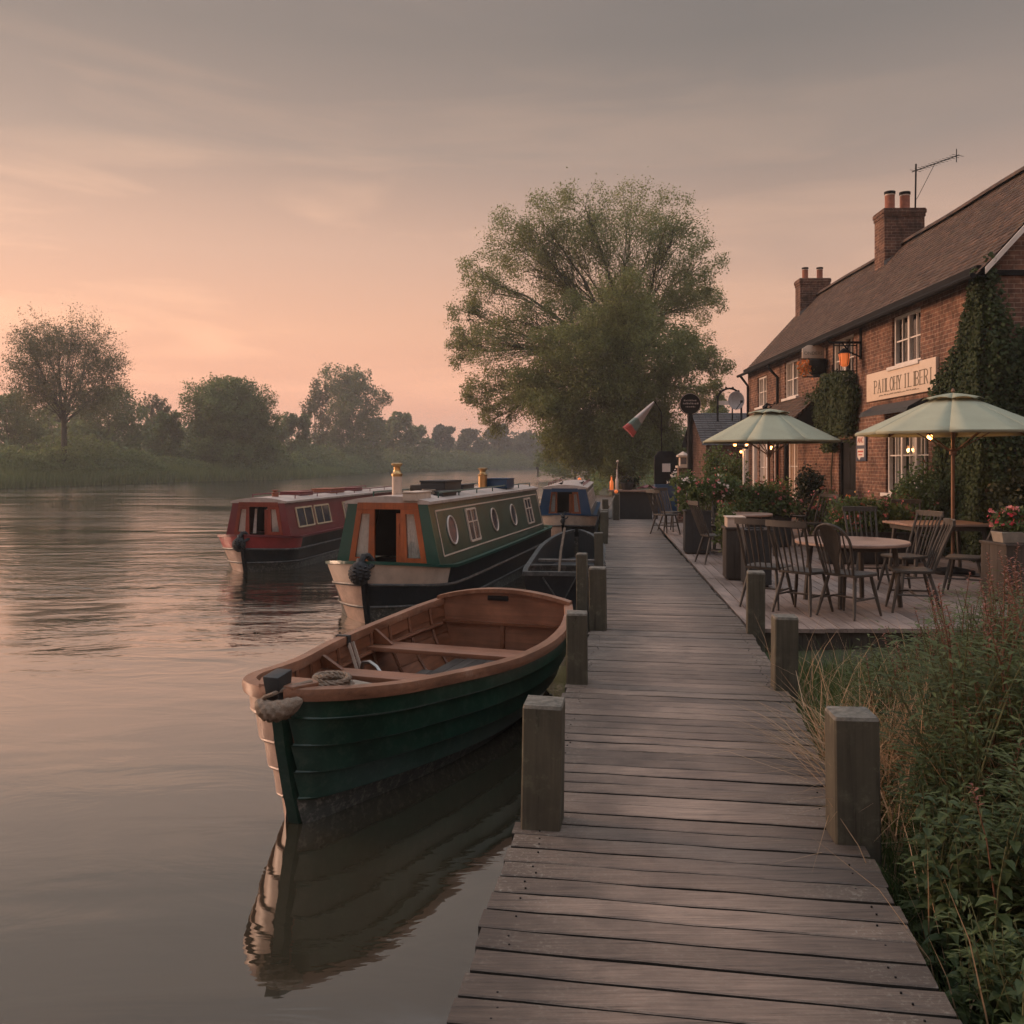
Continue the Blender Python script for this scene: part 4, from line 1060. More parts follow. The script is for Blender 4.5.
# ================================================================== THE PUB
HZ = .45
house = thing('pub_building', 'two storey red brick riverside pub with tiled roof and white windows', 'pub', (7.8, 14.8, HZ), -math.atan(.03))
LW, DW, EZ, RX, RZ = 16.9, 4.6, 4.95, 2.3, 7.55
HM = Matrix.Translation((7.8, 14.8, HZ)) @ Matrix.Rotation(-math.atan(.03), 4, 'Z')
def hw_(x, y, z): return HM @ Vector((x, y, z - HZ))     # house-local x, y and world height
# openings: u0, u1, z0, z1 (world heights)
UP = [(2.55, 3.95, 4.17, 5.20), (6.25, 7.75, 4.17, 5.22), (10.75, 12.15, 4.08, 5.17), (14.3, 15.5, 4.02, 5.02)]
DN = [(2.2, 4.3, 1.55, 3.12), (10.8, 12.3, 1.15, 3.0), (13.9, 15.3, 1.1, 2.95), (15.6, 16.5, 1.3, 2.9)]
DOORS = [(6.1, 7.3, .5, 2.75), (12.75, 13.5, .5, 2.75)]
holes = [(a, b, c - HZ, d - HZ) for a, b, c, d in UP + DN + DOORS]
def wall_with_holes(u0, u1, z0, z1, holes, t, put):
    us = sorted({u0, u1, *[h[0] for h in holes], *[h[1] for h in holes]}); zs = sorted({z0, z1, *[h[2] for h in holes], *[h[3] for h in holes]})
    m = MB()
    for a, b in zip(us[:-1], us[1:]):
        for c, d in zip(zs[:-1], zs[1:]):
            um, zm = (a + b) / 2, (c + d) / 2
            if any(h[0] < um < h[1] and h[2] < zm < h[3] for h in holes): continue
            m.add([put(a, c, 0), put(b, c, 0), put(b, d, 0), put(a, d, 0)], [(0, 1, 2, 3)])
    for h in holes:
        for (a, c), (b, d) in (((h[0], h[2]), (h[1], h[2])), ((h[1], h[2]), (h[1], h[3])), ((h[1], h[3]), (h[0], h[3])), ((h[0], h[3]), (h[0], h[2]))):
            m.add([put(a, c, 0), put(b, d, 0), put(b, d, t), put(a, c, t)], [(0, 1, 2, 3)])
    return m
wall_with_holes(0, LW, -.3, EZ, holes, .22, lambda u, z, t: (t, u, z)).build('front_wall', M['brick_y'], house, smooth=0)
m = MB(); m.add([(0, 0, -.3), (DW, 0, -.3), (DW, 0, EZ), (RX, 0, RZ - .06), (0, 0, EZ)], [(0, 1, 2, 3, 4)]); m.build('gable_wall', M['brick_x'], house, smooth=0)
m = MB(); m.add([(0, LW, -.3), (DW, LW, -.3), (DW, LW, EZ), (RX, LW, RZ - .06), (0, LW, EZ)], [(0, 1, 2, 3, 4)]); m.add([(DW, 0, -.3), (DW, LW, -.3), (DW, LW, EZ), (DW, 0, EZ)], [(0, 1, 2, 3)]); m.build('back_wall', M['brick_y'], house, smooth=0)
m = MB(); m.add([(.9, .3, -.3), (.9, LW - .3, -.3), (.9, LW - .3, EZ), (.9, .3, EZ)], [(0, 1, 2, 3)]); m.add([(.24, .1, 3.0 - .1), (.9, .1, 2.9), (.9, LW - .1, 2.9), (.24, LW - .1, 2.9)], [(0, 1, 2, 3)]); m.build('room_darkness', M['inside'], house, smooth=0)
# tiled roof: overlapping courses, each tile a little out of true
rt = MB(); rg = random.Random(8)
nrow, ncol = 30, 108
ov = .26
for side in (0, 1):
    ex, ez = (-ov, EZ - .02 - ov * (RZ - EZ) / RX + .12) if side == 0 else (DW + ov, EZ - .02 - ov * (RZ - EZ) / RX + .12)
    rows_ = nrow if side == 0 else 6
    for r in range(rows_):
        t0, t1 = r / rows_, (r + 1.25) / rows_
        cc = ncol if side == 0 else 8
        off = (r % 2) * .5
        for c in range(cc):
            ya = -.16 + (LW + .32) * (c + (off if c else 0)) / cc; yb = -.16 + (LW + .32) * min(cc, c + 1 + off) / cc
            if c == 0 and off: ya = -.16
            sag = lambda y_: -.03 * math.sin(math.pi * y_ / LW) - .010 * math.sin(y_ * 1.3)
            def pt(t, y_): 
                t = min(t, 1.0)
                return Vector((ex + (RX - ex) * t, y_, ez + (RZ - ez) * t + sag(y_) * (.3 + .7 * t)))
            rt.rn = rg.random(); j = rg.uniform(-.006, .008)
            up = Vector((0, 0, .030 + j))
            a, b, d, e = pt(t0, ya + .004), pt(t0, yb - .004), pt(t1, yb - .004), pt(t1, ya + .004)
            rt.add([a + up, b + up, d + Vector((0, 0, .006)), e + Vector((0, 0, .006)), a, b], [(0, 1, 2, 3), (4, 5, 1, 0)])
ro = rt.build('roof', M['tile'], house, smooth=0)
rd = MB()
for i in range(46): 
    y_ = -.16 + i * (LW + .32) / 46; z_ = RZ - .015 - .03 * math.sin(math.pi * y_ / LW) - .010 * math.sin(y_ * 1.3); rd.rn = rg.random()
    rd.loft([[(RX + math.cos(a) * .17, yy, z_ + math.sin(a) * .14 - .05) for a in [math.pi * k / 6 for k in range(7)]] for yy in (y_, y_ + .43)], closed=False)
rd.build('ridge_tiles', M['tile'], ro)
m = MB()
for y_ in (-.19, LW + .16):
    for sx, x0 in ((1, -ov), (-1, DW + ov)):
        x0 = -.10 if sx == 1 else DW + .10; za = EZ - .02 - .10 * (RZ - EZ) / RX + .10
        m.beam((x0, y_, za - .04), (RX, y_, RZ - .06), .045, .17, up=(0, 1, 0)) if False else m.add([(x0, y_, za - .11), (RX, y_, RZ - .11), (RX, y_, RZ + .0), (x0, y_, za + .0), (x0, y_ + .03, za - .11), (RX, y_ + .03, RZ - .11), (RX, y_ + .03, RZ), (x0, y_ + .03, za)], [(0, 1, 2, 3), (7, 6, 5, 4), (0, 4, 5, 1), (3, 2, 6, 7), (0, 3, 7, 4)])
m.build('bargeboard', M['white'], house)
m = MB(); gz = EZ - .20
m.tube([(-ov - .05, -.2, gz + .03), (-ov - .05, LW + .2, gz + .03)], .05, 8); m.b2((-.16, 0, EZ - .10), (-.004, LW, EZ + .04)); m.build('gutter', M['black'], house)
m = MB(); m.b2((-.16, -.05, EZ - .14), (.9, -.004, EZ - .05)); m.build('gable_string', M['black'], house)
m = MB(); u = 12.75
m.tube([(-.33, u, gz), (-.33, u, gz - .12), (-.07, u - .05, gz - .42), (-.07, u - .05, -.2)], .045, 8); m.build('downpipe', M['black'], house)
m = MB(); m.tube([(-.33, LW - .3, gz), (-.07, LW - .3, gz - .35), (-.07, LW - .3, -.2)], .045, 8); m.build('downpipe', M['black'], house)

def casement(u0, u1, z0, z1, mull, bars, parent=house, curtain=None, lit=False):
    z0 -= HZ; z1 -= HZ
    f = MB(); d0, d1 = .05, .13
    f.b2((d0, u0, z0), (d1, u0 + .06, z1)); f.b2((d0, u1 - .06, z0), (d1, u1, z1)); f.b2((d0 + .001, u0 + .06, z1 - .06), (d1, u1 - .06, z1)); f.b2((d0 + .001, u0 + .06, z0), (d1, u1 - .06, z0 + .06))
    for k in range(1, mull):
        u = u0 + (u1 - u0) * k / mull; f.b2((d0 + .003, u - .04, z0 + .06), (d1, u + .04, z1 - .06))
    for k in range(1, bars):
        z = z0 + (z1 - z0) * k / bars; f.b2((d0 + .02, u0 + .06, z - .014), (d1 - .02, u1 - .06, z + .014))
    for k in range(mull * 2):
        if k % 2: u = u0 + (u1 - u0) * k / (mull * 2); f.b2((d0 + .022, u - .012, z0 + .06), (d1 - .022, u + .012, z1 - .06))
    fo = f.build('window', M['white'], parent, smooth=0)
    p = MB(); p.add([(d0 + .045, u0 + .05, z0 + .05), (d0 + .045, u1 - .05, z0 + .05), (d0 + .045, u1 - .05, z1 - .05), (d0 + .045, u0 + .05, z1 - .05)], [(0, 1, 2, 3)]); p.build('pane', M['glass'], fo, smooth=0)
    if curtain:
        c = MB()
        for a, b in curtain:
            n = 14; c.loft([[(.20 + .02 * math.sin(i * 1.8), u0 + (u1 - u0) * (a + (b - a) * i / n), z0), (.20 + .02 * math.sin(i * 1.8), u0 + (u1 - u0) * (a + (b - a) * i / n), z1)] for i in range(n + 1)], closed=False)
        c.build('curtain', M['curtain'], fo, smooth=60)
    if lit:
        c = MB(); c.add([(.30, u0 - .1, z0 - .1), (.30, u1 + .1, z0 - .1), (.30, u1 + .1, z1 + .1), (.30, u0 - .1, z1 + .1)], [(0, 1, 2, 3)]); c.build('lamplit_blind', M['warmroom'], fo, smooth=0)
    s = MB(); s.b2((-.09, u0 - .08, z0 - .075), (d0 - .001, u1 + .08, z0 - .001)); s.build('sill', M['white'], fo, bevel=.008)
    return fo
casement(*UP[0], 2, 2, curtain=[(.0, .24)]); casement(*UP[1], 2, 2, curtain=[(.7, 1)]); casement(*UP[2], 2, 2, curtain=[(0, .2), (.62, 1)]); casement(*UP[3], 2, 2, curtain=[(0, .4), (.6, 1)])
casement(*DN[0], 3, 2, curtain=[(.36, .58), (.9, 1)]); casement(*DN[1], 3, 2, lit=True, curtain=[(0, .2), (.8, 1)]); casement(*DN[2], 3, 2, lit=True, curtain=[(0, .25), (.75, 1)]); casement(*DN[3], 2, 2, lit=True)
def door(u0, u1, za_, zb_, mt, glazed):
    z0, z1 = .5 - HZ, 2.75 - HZ
    f = MB(); f.b2((.04, u0, z0), (.14, u0 + .07, z1)); f.b2((.04, u1 - .07, z0), (.14, u1, z1)); f.b2((.041, u0 + .07, z1 - .07), (.14, u1 - .07, z1)); fo = f.build('door_frame', M['white'] if glazed else M['black'], house, smooth=0)
    d = MB(); a, b = u0 + .07, u1 - .07; d.b2((.09, a, z0), (.13, b, z1 - .07))
    for zz0, zz1 in ((.2, .85), (1.05, 1.95)):
        for aa, bb in ((a + .08, (a + b) / 2 - .04), ((a + b) / 2 + .04, b - .08)): d.b2((.08, aa, z0 + zz0), (.0899, bb, z0 + zz1))
    do = d.build('door', mt, house, bevel=.006)
    h = MB(); h.ball((.05, a + .09, z0 + 1.0), .03, 8, 6); h.build('handle', M['brass'], do)
door(*DOORS[0], M['black'], False); door(*DOORS[1], M['orange'], True)
# white posts of the entrance and reveals beside the windows
# chimneys
def chimney(x0, x1, y0, y1, ztop, name='chimney'):
    zt = ztop - HZ
    c = MB(); c.b2((x0, y0, 5.6), (x1, y1, zt - .22)); c.b2((x0 - .02, y0 - .02, zt - .2199), (x1 + .02, y1 + .02, zt - .13)); c.b2((x0 - .04, y0 - .04, zt - .1299), (x1 + .04, y1 + .04, zt - .03)); c.b2((x0 - .02, y0 - .02, zt - .0299), (x1 + .02, y1 + .02, zt))
    co = c.build(name, M['brick_cx'], ro, smooth=0)
    fl = MB(); zf = lambda x: EZ + (RZ - EZ) * x / RX
    fl.add([(x0 - .02, y0 - .012, zf(x0) - .02), (x1 + .02, y0 - .012, zf(min(x1, RX)) - .1), (x1 + .02, y0 - .012, zf(min(x1, RX)) + .05), (x0 - .02, y0 - .012, zf(x0) + .14)], [(0, 1, 2, 3)])
    fl.build('flashing', M['lead'], co, smooth=0)
    return co, zt
def pots(co, zt, spots, h, r):
    for x, y in spots:
        p = MB(); p.lathe([(r * 1.1, zt - .01), (r * 1.1, zt + .05), (r, zt + .08), (r, zt + h * .80)], 14, (x, y, 0)); po = p.build('chimney_pot', M['terracotta'], co)
        q = MB(); q.lathe([(r * 1.04, zt + h * .80), (r * 1.04, zt + h * .86)], 14, (x, y, 0)); q.build('band', M['cream'], po)
        q = MB(); q.lathe([(r * 1.12, zt + h * .8601), (r * 1.15, zt + h), (r * .8, zt + h), (r * .8, zt + h * .9)], 14, (x, y, 0)); q.build('rim', M['black'], po)
co, zt = chimney(1.72, 2.76, 8.9, 9.6, 8.87); pots(co, zt, [(1.98, 9.22), (2.40, 9.28)], .52, .125)
co, zt = chimney(1.6, 2.6, 16.1, 16.7, 8.50); pots(co, zt, [(1.85, 16.4), (2.35, 16.4)], .42, .10)
an = thing('tv_aerial', 'thin television aerial on a mast by the nearer chimney', 'aerial', hw_(2.66, 9.3, 8.7))
top = PY(916, 164, 24.1) - an.location
m = MB(); m.tube([(0, 0, -1.2), (top.x, top.y, top.z)], .022, 6); m.build('mast', M['black'], an)
a = PY(912, 172, 24.3) - an.location; b = PY(959, 155, 22.9) - an.location
m = MB(); m.tube([a, b], .014, 5)
dirb = (b - a).normalized(); per = dirb.cross(Vector((0, 0, 1))).normalized()
for i in range(13):
    c = a + (b - a) * (.08 + .9 * i / 12); l_ = .16 if 0 < i < 12 else .2
    m.tube([c - per * l_, c + per * l_], .006, 4)
c = a + (b - a) * .95; m.tube([c + Vector((0, 0, -.16)), c + Vector((0, 0, .18))], .012, 4)
c = a + (b - a) * .5; m.tube([c, a + (b - a) * .12 + Vector((0, 0, -.75)), Vector((top.x, top.y, top.z - .95))], .009, 4)
m.build('yagi_boom', M['black'], an)
# ---- lean-to porch
po_ = MB(); rg2 = random.Random(2)
for r in range(9):
    for c in range(26):
        y0_, y1_ = 8.5 + 4.7 * c / 26, 8.5 + 4.7 * (c + 1) / 26
        f = lambda t: Vector((-1.0 + 1.0 * min(t, 1), 0, 2.65 + .92 * min(t, 1)))
        t0, t1 = r / 9, (r + 1.25) / 9; po_.rn = rg2.random(); u_ = .03 + rg2.uniform(-.004, .006)
        A, B = f(t0), f(t1)
        po_.add([(A.x, y0_ + .004, A.z + u_), (A.x, y1_ - .004, A.z + u_), (B.x, y1_ - .004, B.z + .004), (B.x, y0_ + .004, B.z + .004), (A.x, y0_ + .004, A.z), (A.x, y1_ - .004, A.z)], [(0, 1, 2, 3), (4, 5, 1, 0)])
pro = po_.build('porch_roof', M['tile'], house, smooth=0)
m = MB(); m.prism([(-.94, 2.62), (-.02, 2.62), (-.02, 3.5)], 'y', 8.56, 8.60); m.build('porch_gable', M['black'], pro, smooth=0)
m = MB(); m.b2((-.97, 8.52, 2.56), (-.90, 13.18, 2.66)); m.build('fascia', M['black'], pro)
for u in (8.62, 10.5, 12.0, 13.1):
    m = MB(); m.b2((-.96, u - .05, -.05), (-.86, u + .05, 2.56)); m.build('porch_post', M['white'] if u > 9 else M['black'], house, bevel=.006)
# ---- awning over the ground-floor window
m = MB(); rings = []
for u in (2.0, 3.2, 4.5): rings.append([(-.02, u, 3.42 - HZ), (-.18, u, 3.40 - HZ), (-.46, u, 3.24 - HZ), (-.50, u, 3.15 - HZ), (-.44, u, 3.19 - HZ), (-.02, u, 3.36 - HZ)])
m.loft(rings); m.build('window_hood', M['darkbox'], house)
M['wallplate'] = M['black']

# ================================================================== SIGNS
sb = thing('pub_sign_board', 'long cream painted name board with dark serif lettering under an upstairs window', 'sign', hw_(-.03, 1.75, 3.53), -math.atan(.03))
m = MB(); m.b2((-.03, 0, 0), (.028, 3.5, .61)); m.build('board', M['plaster'], sb, bevel=.006)
# serif letters from strokes; the reader faces +x, so text runs from far (large y) to near
GL = {'P': [('v', 0), ('b', 0)], 'A': [('d', 0)], 'I': [('v', .5)], 'L': [('v', 0), ('h', 0, 1, 0)], 'O': [('o',)], 'H': [('v', 0), ('v', 1), ('h', 0, 1, .5)], 'Y': [('y',)], 'B': [('v', 0), ('b', 0), ('b2', 0)], 'E': [('v', 0), ('h', 0, .9, 0), ('h', 0, .75, .5), ('h', 0, .9, 1)], 'R': [('v', 0), ('b', 0), ('leg',)], 'W': [('w',)], 'N': [('v', 0), ('v', 1), ('nd',)]}
def letters(m, text, w, h, gap, put):
    x = 0; thick = .034; thin = .014
    def stroke(pts, t):
        for (a, b), (c, d) in zip(pts[:-1], pts[1:]):
            dx, dz = c - a, d - b; l_ = math.hypot(dx, dz) or 1; ex, ez = dx / l_ * t * .2, dz / l_ * t * .2
            px_, pz_ = -dz / l_ * t / 2, dx / l_ * t / 2
            q = [(a - ex + px_, b - ez + pz_), (c + ex + px_, d + ez + pz_), (c + ex - px_, d + ez - pz_), (a - ex - px_, b - ez - pz_)]
            m.add([put(x + u, v, 0) for u, v in q] + [put(x + u, v, 1) for u, v in q], [(0, 1, 2, 3), (7, 6, 5, 4), (0, 4, 5, 1), (1, 5, 6, 2), (2, 6, 7, 3), (3, 7, 4, 0)])
    def serif(u, v): stroke([(u - .04, v), (u + .04, v)], thin)
    for ch in text:
        if ch == ' ': x += w * .6; continue
        for g in GL[ch]:
            if g[0] == 'v': u = g[1] * w; stroke([(u, 0), (u, h)], thick); serif(u, 0); serif(u, h)
            elif g[0] == 'h': stroke([(g[1] * w, g[3] * h), (g[2] * w, g[3] * h)], thin); 
            elif g[0] in ('b', 'b2'):
                c0, hh = (h * .75, h * .25) if g[0] == 'b' else (h * .25, h * .25)
                stroke([(0, c0 + hh)] + [(w * .35 + math.sin(a) * w * .6, c0 + math.cos(a) * hh) for a in [math.pi * k / 8 for k in range(9)]] + [(0, c0 - hh)], thin * 1.3)
            elif g[0] == 'd': stroke([(0, 0), (w * .5, h)], thin); stroke([(w * .5, h), (w, 0)], thick); stroke([(w * .22, h * .36), (w * .8, h * .36)], thin); serif(0, 0); serif(w, 0)
            elif g[0] == 'o': stroke([(w * .5 + math.sin(a) * w * .55, h / 2 + math.cos(a) * h / 2) for a in [2 * math.pi * k / 16 for k in range(17)]], thick * .75)
            elif g[0] == 'y': stroke([(0, h), (w * .5, h * .45)], thick); stroke([(w, h), (w * .5, h * .45)], thin); stroke([(w * .5, h * .45), (w * .5, 0)], thick); serif(w * .5, 0); serif(0, h); serif(w, h)
            elif g[0] == 'leg': stroke([(w * .4, h * .5), (w * 1.0, 0)], thick)
            elif g[0] == 'nd': stroke([(0, h), (w, 0)], thick)
            elif g[0] == 'w': stroke([(0, h), (w * .3, 0), (w * .5, h * .8), (w * .7, 0), (w, h)], thin * 1.5)
        x += (w * .55 if ch == 'I' else w) + gap
m = MB(); letters(m, 'PAIILOHY I LIBERI', .150, .27, .052, lambda u, v, t: (-.0305 - .006 * t, 3.02 - u, .155 + v))
m.build('lettering', M['letter'], sb, smooth=0)
m = MB(); rg = random.Random(4); x = 0
while x < 2.0:
    l_ = rg.uniform(.02, .07); z = .075 + rg.uniform(-.004, .004); m.b2((-.036, 2.75 - x - l_, z), (-.0305, 2.75 - x, z + rg.uniform(.014, .03))); x += l_ + rg.uniform(.015, .05)
m.build('small_lettering', M['letter'], sb, smooth=0)
# blue wall board
bb_ = thing('wall_board', 'small dark blue notice board with red and pale panels on the brick beside the window', 'notice board', hw_(-.012, 5.35, 2.22), -math.atan(.03))
m = MB(); m.b2((-.03, 0, 0), (0, .62, .68)); m.build('board', M['blueboard'], bb_, bevel=.006)
def txt(parent, body, size, mt, M4, name='lettering', sx=1):
    cu = bpy.data.curves.new(name, 'FONT'); cu.body = body; cu.size = size; cu.extrude = .003; cu.align_x = 'CENTER'
    ob = bpy.data.objects.new(name, cu); COL.objects.link(ob)
    bpy.context.view_layer.update()
    me = bpy.data.meshes.new_from_object(ob.evaluated_get(bpy.context.evaluated_depsgraph_get()))
    COL.objects.unlink(ob); bpy.data.objects.remove(ob)
    me.transform(M4 @ Matrix.Diagonal((sx, 1, 1, 1)))
    for p in list(me.materials): me.materials.pop()
    return link_mesh(name, me, mt, parent)
# frame whose +x (reading direction) runs toward the camera end (-y) and normal is -x
RF = Matrix(((0, 0, -1, 0), (-1, 0, 0, 0), (0, 1, 0, 0), (0, 0, 0, 1)))
m = MB(); m.b2((-.034, .08, .36), (-.0302, .54, .60)); m.build('upper_panel', M['palepaint'], bb_, smooth=0)
txt(bb_, 'ANC', .17, M['redpaint'], Matrix.Translation((-.036, .31, .42)) @ RF)
m = MB(); m.b2((-.034, .10, .09), (-.0302, .52, .28)); m.prism([(.30, .09), (.40, .02), (.50, .09)], 'x', -.034, -.0302); m.build('lower_panel', M['palepaint'], bb_, smooth=0)
m = MB(); m.b2((-.037, .14, .20), (-.0342, .48, .235)); m.b2((-.037, .2, .13), (-.0342, .44, .16)); m.build('marks', M['redpaint'], bb_, smooth=0)
# hanging iron sign with lantern
hs = thing('hanging_sign_bracket', 'black iron bracket with hanging frame and glowing lantern on the brick wall', 'bracket', hw_(0, 5.75, 0) * 1.0, -math.atan(.03))
hs.location.z = 0
m = MB(); m.b2((-.03, -.05, 4.55), (-.003, .05, 5.25)); m.beam((-.02, 0, 4.93), (-.72, 0, 4.93), .04, .05); m.tube([(-.02, 0, 4.6), (-.28, 0, 4.72), (-.42, 0, 4.91)], .018, 6); m.tube([(-.72, 0, 4.93), (-.78, 0, 5.02), (-.70, 0, 5.06)], .014, 6); m.build('arm', M['black'], hs)
m = MB()
for a, b in (((-.10, 4.9), (-.10, 3.98)), ((-.62, 4.9), (-.62, 4.28)), ((-.10, 4.28), (-.66, 4.28)), ((-.10, 4.86), (-.62, 4.86)), ((-.66, 4.28), (-.66, 4.42)), ((-.30, 4.86), (-.30, 4.28))):
    m.beam((a[0], 0, a[1]), (b[0], 0, b[1]), .022, .022, up=(0, 1, 0))
m.build('hanging_frame', M['black'], hs)
la = MB(); la.lathe([(.05, 4.38), (.10, 4.42), (.13, 4.66), (.10, 4.70), (.02, 4.76)], 8, (-.38, 0, 0)); lo_ = la.build('lantern', M['lantern_glow'], hs)
la = MB(); [la.tube([(-.38 + math.cos(a) * .105, math.sin(a) * .105, 4.41), (-.38 + math.cos(a) * .137, math.sin(a) * .137, 4.67)], .008, 4) for a in [math.pi / 2 * k + .4 for k in range(4)]]; la.lathe([(.15, 4.68), (.10, 4.74), (.03, 4.8)], 8, (-.38, 0, 0)); la.build('cage', M['black'], lo_)
# curved cream board with hanging basket of orange flowers
cbp = hw_(0, 8.3, 0)
cb_ = thing('bracket_board', 'small arched cream board with worn letters fixed out from the wall near the eaves', 'sign', (cbp.x, cbp.y, 0), -math.atan(.03))
m = MB(); m.prism([(-.60, 4.86), (-.04, 4.86), (-.04, 5.12), (-.18, 5.20), (-.46, 5.20), (-.60, 5.11)], 'y', -.02, .02); m.build('board', M['plaster'], cb_, bevel=.005)
txt(cb_, 'ONDERS', .12, M['letter'], Matrix.Translation((-.32, -.021, 4.95)) @ Matrix.Rotation(math.pi / 2, 4, 'X'), sx=1.0)
m = MB(); m.beam((-.62, 0, 4.845), (0, 0, 4.845), .03, .025); m.build('bracket', M['black'], cb_)
hbk = thing('hanging_basket', 'black hanging pot below the arched board on the wall', 'basket', (cbp.x - .22, cbp.y - .05, -.06))
m = MB(); m.lathe([(.10, 4.46), (.19, 4.52), (.24, 4.86), (.22, 4.88), (.02, 4.87)], 14); m.build('pot', M['black'], hbk)
m = MB(); m.beam((.22, 0, 4.44), (-.40, 0, 4.44), .03, .03); m.build('shelf_arm', M['black'], hbk)
rgn = np.random.default_rng(3)
fo = thing('trailing_flowers', 'orange flowers trailing beside the hanging pot on the wall', 'flowers', (cbp.x - .52, cbp.y - .05, 4.41))
leafcloud('foliage', rgn.normal(size=(160, 3)) * (.10, .08, .09) + (0, 0, .17), .06, M['l_shrub'], fo)
leafcloud('blossom', rgn.normal(size=(180, 3)) * (.10, .08, .09) + (0, -.02, .20), .065, M['fl_orange'], fo, aspect=.9)
wl_ = thing('wall_lantern', 'unlit black wall lantern by the downpipe', 'lantern', hw_(-.0, 13.2, 3.55))
m = MB(); m.b2((-.06, -.03, .1), (-.003, .03, .5)); m.beam((-.03, 0, .42), (-.25, 0, .45), .03, .03); m.lathe([(.05, -.02), (.10, .02), (.14, .34), (.17, .36), (.05, .46), (.01, .5)], 8, (-.26, 0, 0)); m.build('body', M['black'], wl_)
# round pub sign on a black pole
rp = PY(690, 404, 23.5)
rs_ = thing('round_sign', 'round black sign with pale worn lettering on a tall black pole', 'sign', (rp.x, rp.y, DZ - .02), 0)
zc = rp.z - DZ + .02; R_ = .285
m = MB(); m.tube([(0, 0, 0), (0, 0, zc - R_ + .02)], .07, 10); m.build('pole', M['black'], rs_)
m = MB(); n = 28
m.loft([[(math.cos(2 * math.pi * k / n) * r, y, zc + math.sin(2 * math.pi * k / n) * r) for k in range(n)] for r, y in ((R_ - .03, -.035), (R_, -.03), (R_, .03), (R_ - .03, .035))]); m.build('disc', M['black'], rs_)
m = MB(); m.tube([(math.cos(2 * math.pi * k / n) * (R_ - .012), -.032, zc + math.sin(2 * math.pi * k / n) * (R_ - .012)) for k in range(n + 1)], .007, 5); m.build('rim', M['steel'], rs_)
m = MB(); rg = random.Random(6)
for row, (zz, hw2, hh) in enumerate(((.07, .17, .045), (-.01, .19, .055), (-.09, .12, .035))):
    x = -hw2
    while x < hw2:
        l_ = rg.uniform(.015, .045); m.b2((x, -.042, zc + zz), (x + l_, -.0355, zc + zz + hh * rg.uniform(.5, 1))); x += l_ + .014
M['dimmark'] = pmat('worn_lettering', (.20, .17, .16), .3, 30, .7, 0)
m.build('lettering', M['dimmark'], rs_, smooth=0)
# ================================================================== PATIO FURNITURE
def face(dx, dy): return math.atan2(-dx, dy)
def make_chair(kind, label, loc, rz, h=.99):
    o = thing('patio_chair', label, 'chair', loc, rz, 'grey wooden spindle chairs on the patio')
    m = MB(); m.rn = .4
    m.prism([(-.19, -.20), (.19, -.20), (.225, -.05), (.235, .13), (.20, .21), (-.20, .21), (-.235, .13), (-.225, -.05)], 'z', .435, .468); m.build('seat', M['chair'], o, bevel=.010)
    legs = {}
    for sx in (-1, 1):
        for sy in (-1, 1):
            a = Vector((sx * .155, sy * .15, .437)); b = Vector((sx * .225, sy * .235 if sy > 0 else -.27, 0)); legs[sx, sy] = (a, b)
            m = MB(); m.rn = rnd.random(); m.tube([a, a.lerp(b, .35), a.lerp(b, .6), b], [.017, .021, .019, .013], 8); m.build('leg', M['chair'], o)
    m = MB(); q = lambda k, t: legs[k][0].lerp(legs[k][1], t)
    for sx in (-1, 1): m.tube([q((sx, -1), .55), q((sx, 1), .55)], .011, 6)
    m.tube([(q((-1, -1), .55) + q((-1, 1), .55)) / 2, (q((1, -1), .55) + q((1, 1), .55)) / 2], .011, 6); m.build('stretcher', M['chair'], o)
    bk = lambda x, t: Vector((x * (1 + .16 * t), -.185 - .17 * t - .03 * t * t + .035 * (1 - (x / .2) ** 2) * -1, .465 + (h - .465) * t))
    if kind == 'spindle':
        for sx in (-1, 1):
            m = MB(); m.rn = rnd.random(); m.tube([bk(sx * .185, t) for t in (0, .3, .65, 1)], [.016, .018, .016, .014], 7); m.build('stile', M['chair'], o)
        m = MB()
        for i in range(5):
            x = -.125 + i * .0625; m.tube([bk(x, t) for t in (0, .4, .75, .97)], [.008, .011, .010, .007], 6)
        m.build('spindle', M['chair'], o)
        m = MB(); m.rn = .6
        m.loft([[bk(x, 1) + Vector((0, -.013, -.035)), bk(x, 1) + Vector((0, .013, -.035)), bk(x, 1) + Vector((0, .013, .03)), bk(x, 1) + Vector((0, -.013, .034))] for x in np.linspace(-.205, .205, 9)]); m.build('crest_rail', M['chair'], o, smooth=45)
    else:
        hp_ = [bk(.185 * math.sin(a) if abs(a) < 1.57 else math.copysign(.185, a), .62 + .40 * math.cos(a)) for a in np.linspace(-1.57, 1.57, 13)]
        m = MB(); m.tube([bk(-.165, 0), bk(-.18, .3)] + hp_ + [bk(.18, .3), bk(.165, 0)], .016, 7); m.build('hoop', M['chair'], o)
        m = MB(); m.rn = .2; rings = []
        for t, w_ in ((.0, .030), (.2, .032), (.4, .055), (.62, .095), (.78, .105), (.9, .085), (.99, .045)):
            rings.append([bk(-w_, t) + Vector((0, -.008, 0)), bk(w_, t) + Vector((0, -.008, 0)), bk(w_, t) + Vector((0, .008, 0)), bk(-w_, t) + Vector((0, .008, 0))])
        m.loft(rings); m.build('splat', M['chair'], o, smooth=40)
        m = MB()
        for x in (-.13, -.085, .085, .13): m.tube([bk(x, t) for t in (0, .4, .93)], [.008, .010, .007], 6)
        m.build('spindle', M['chair'], o)
    return o
ZP = DZ - .004
c0 = make_chair('spindle', 'spindle chair facing the round table, second nearest at its left, behind the splat back chair', (3.22, 9.95, ZP), face(.72, .70))
cs = make_chair('splat', 'nearest chair with a broad leaf shaped splat in its rounded back', (3.64, 9.70, ZP), face(.80, .60))
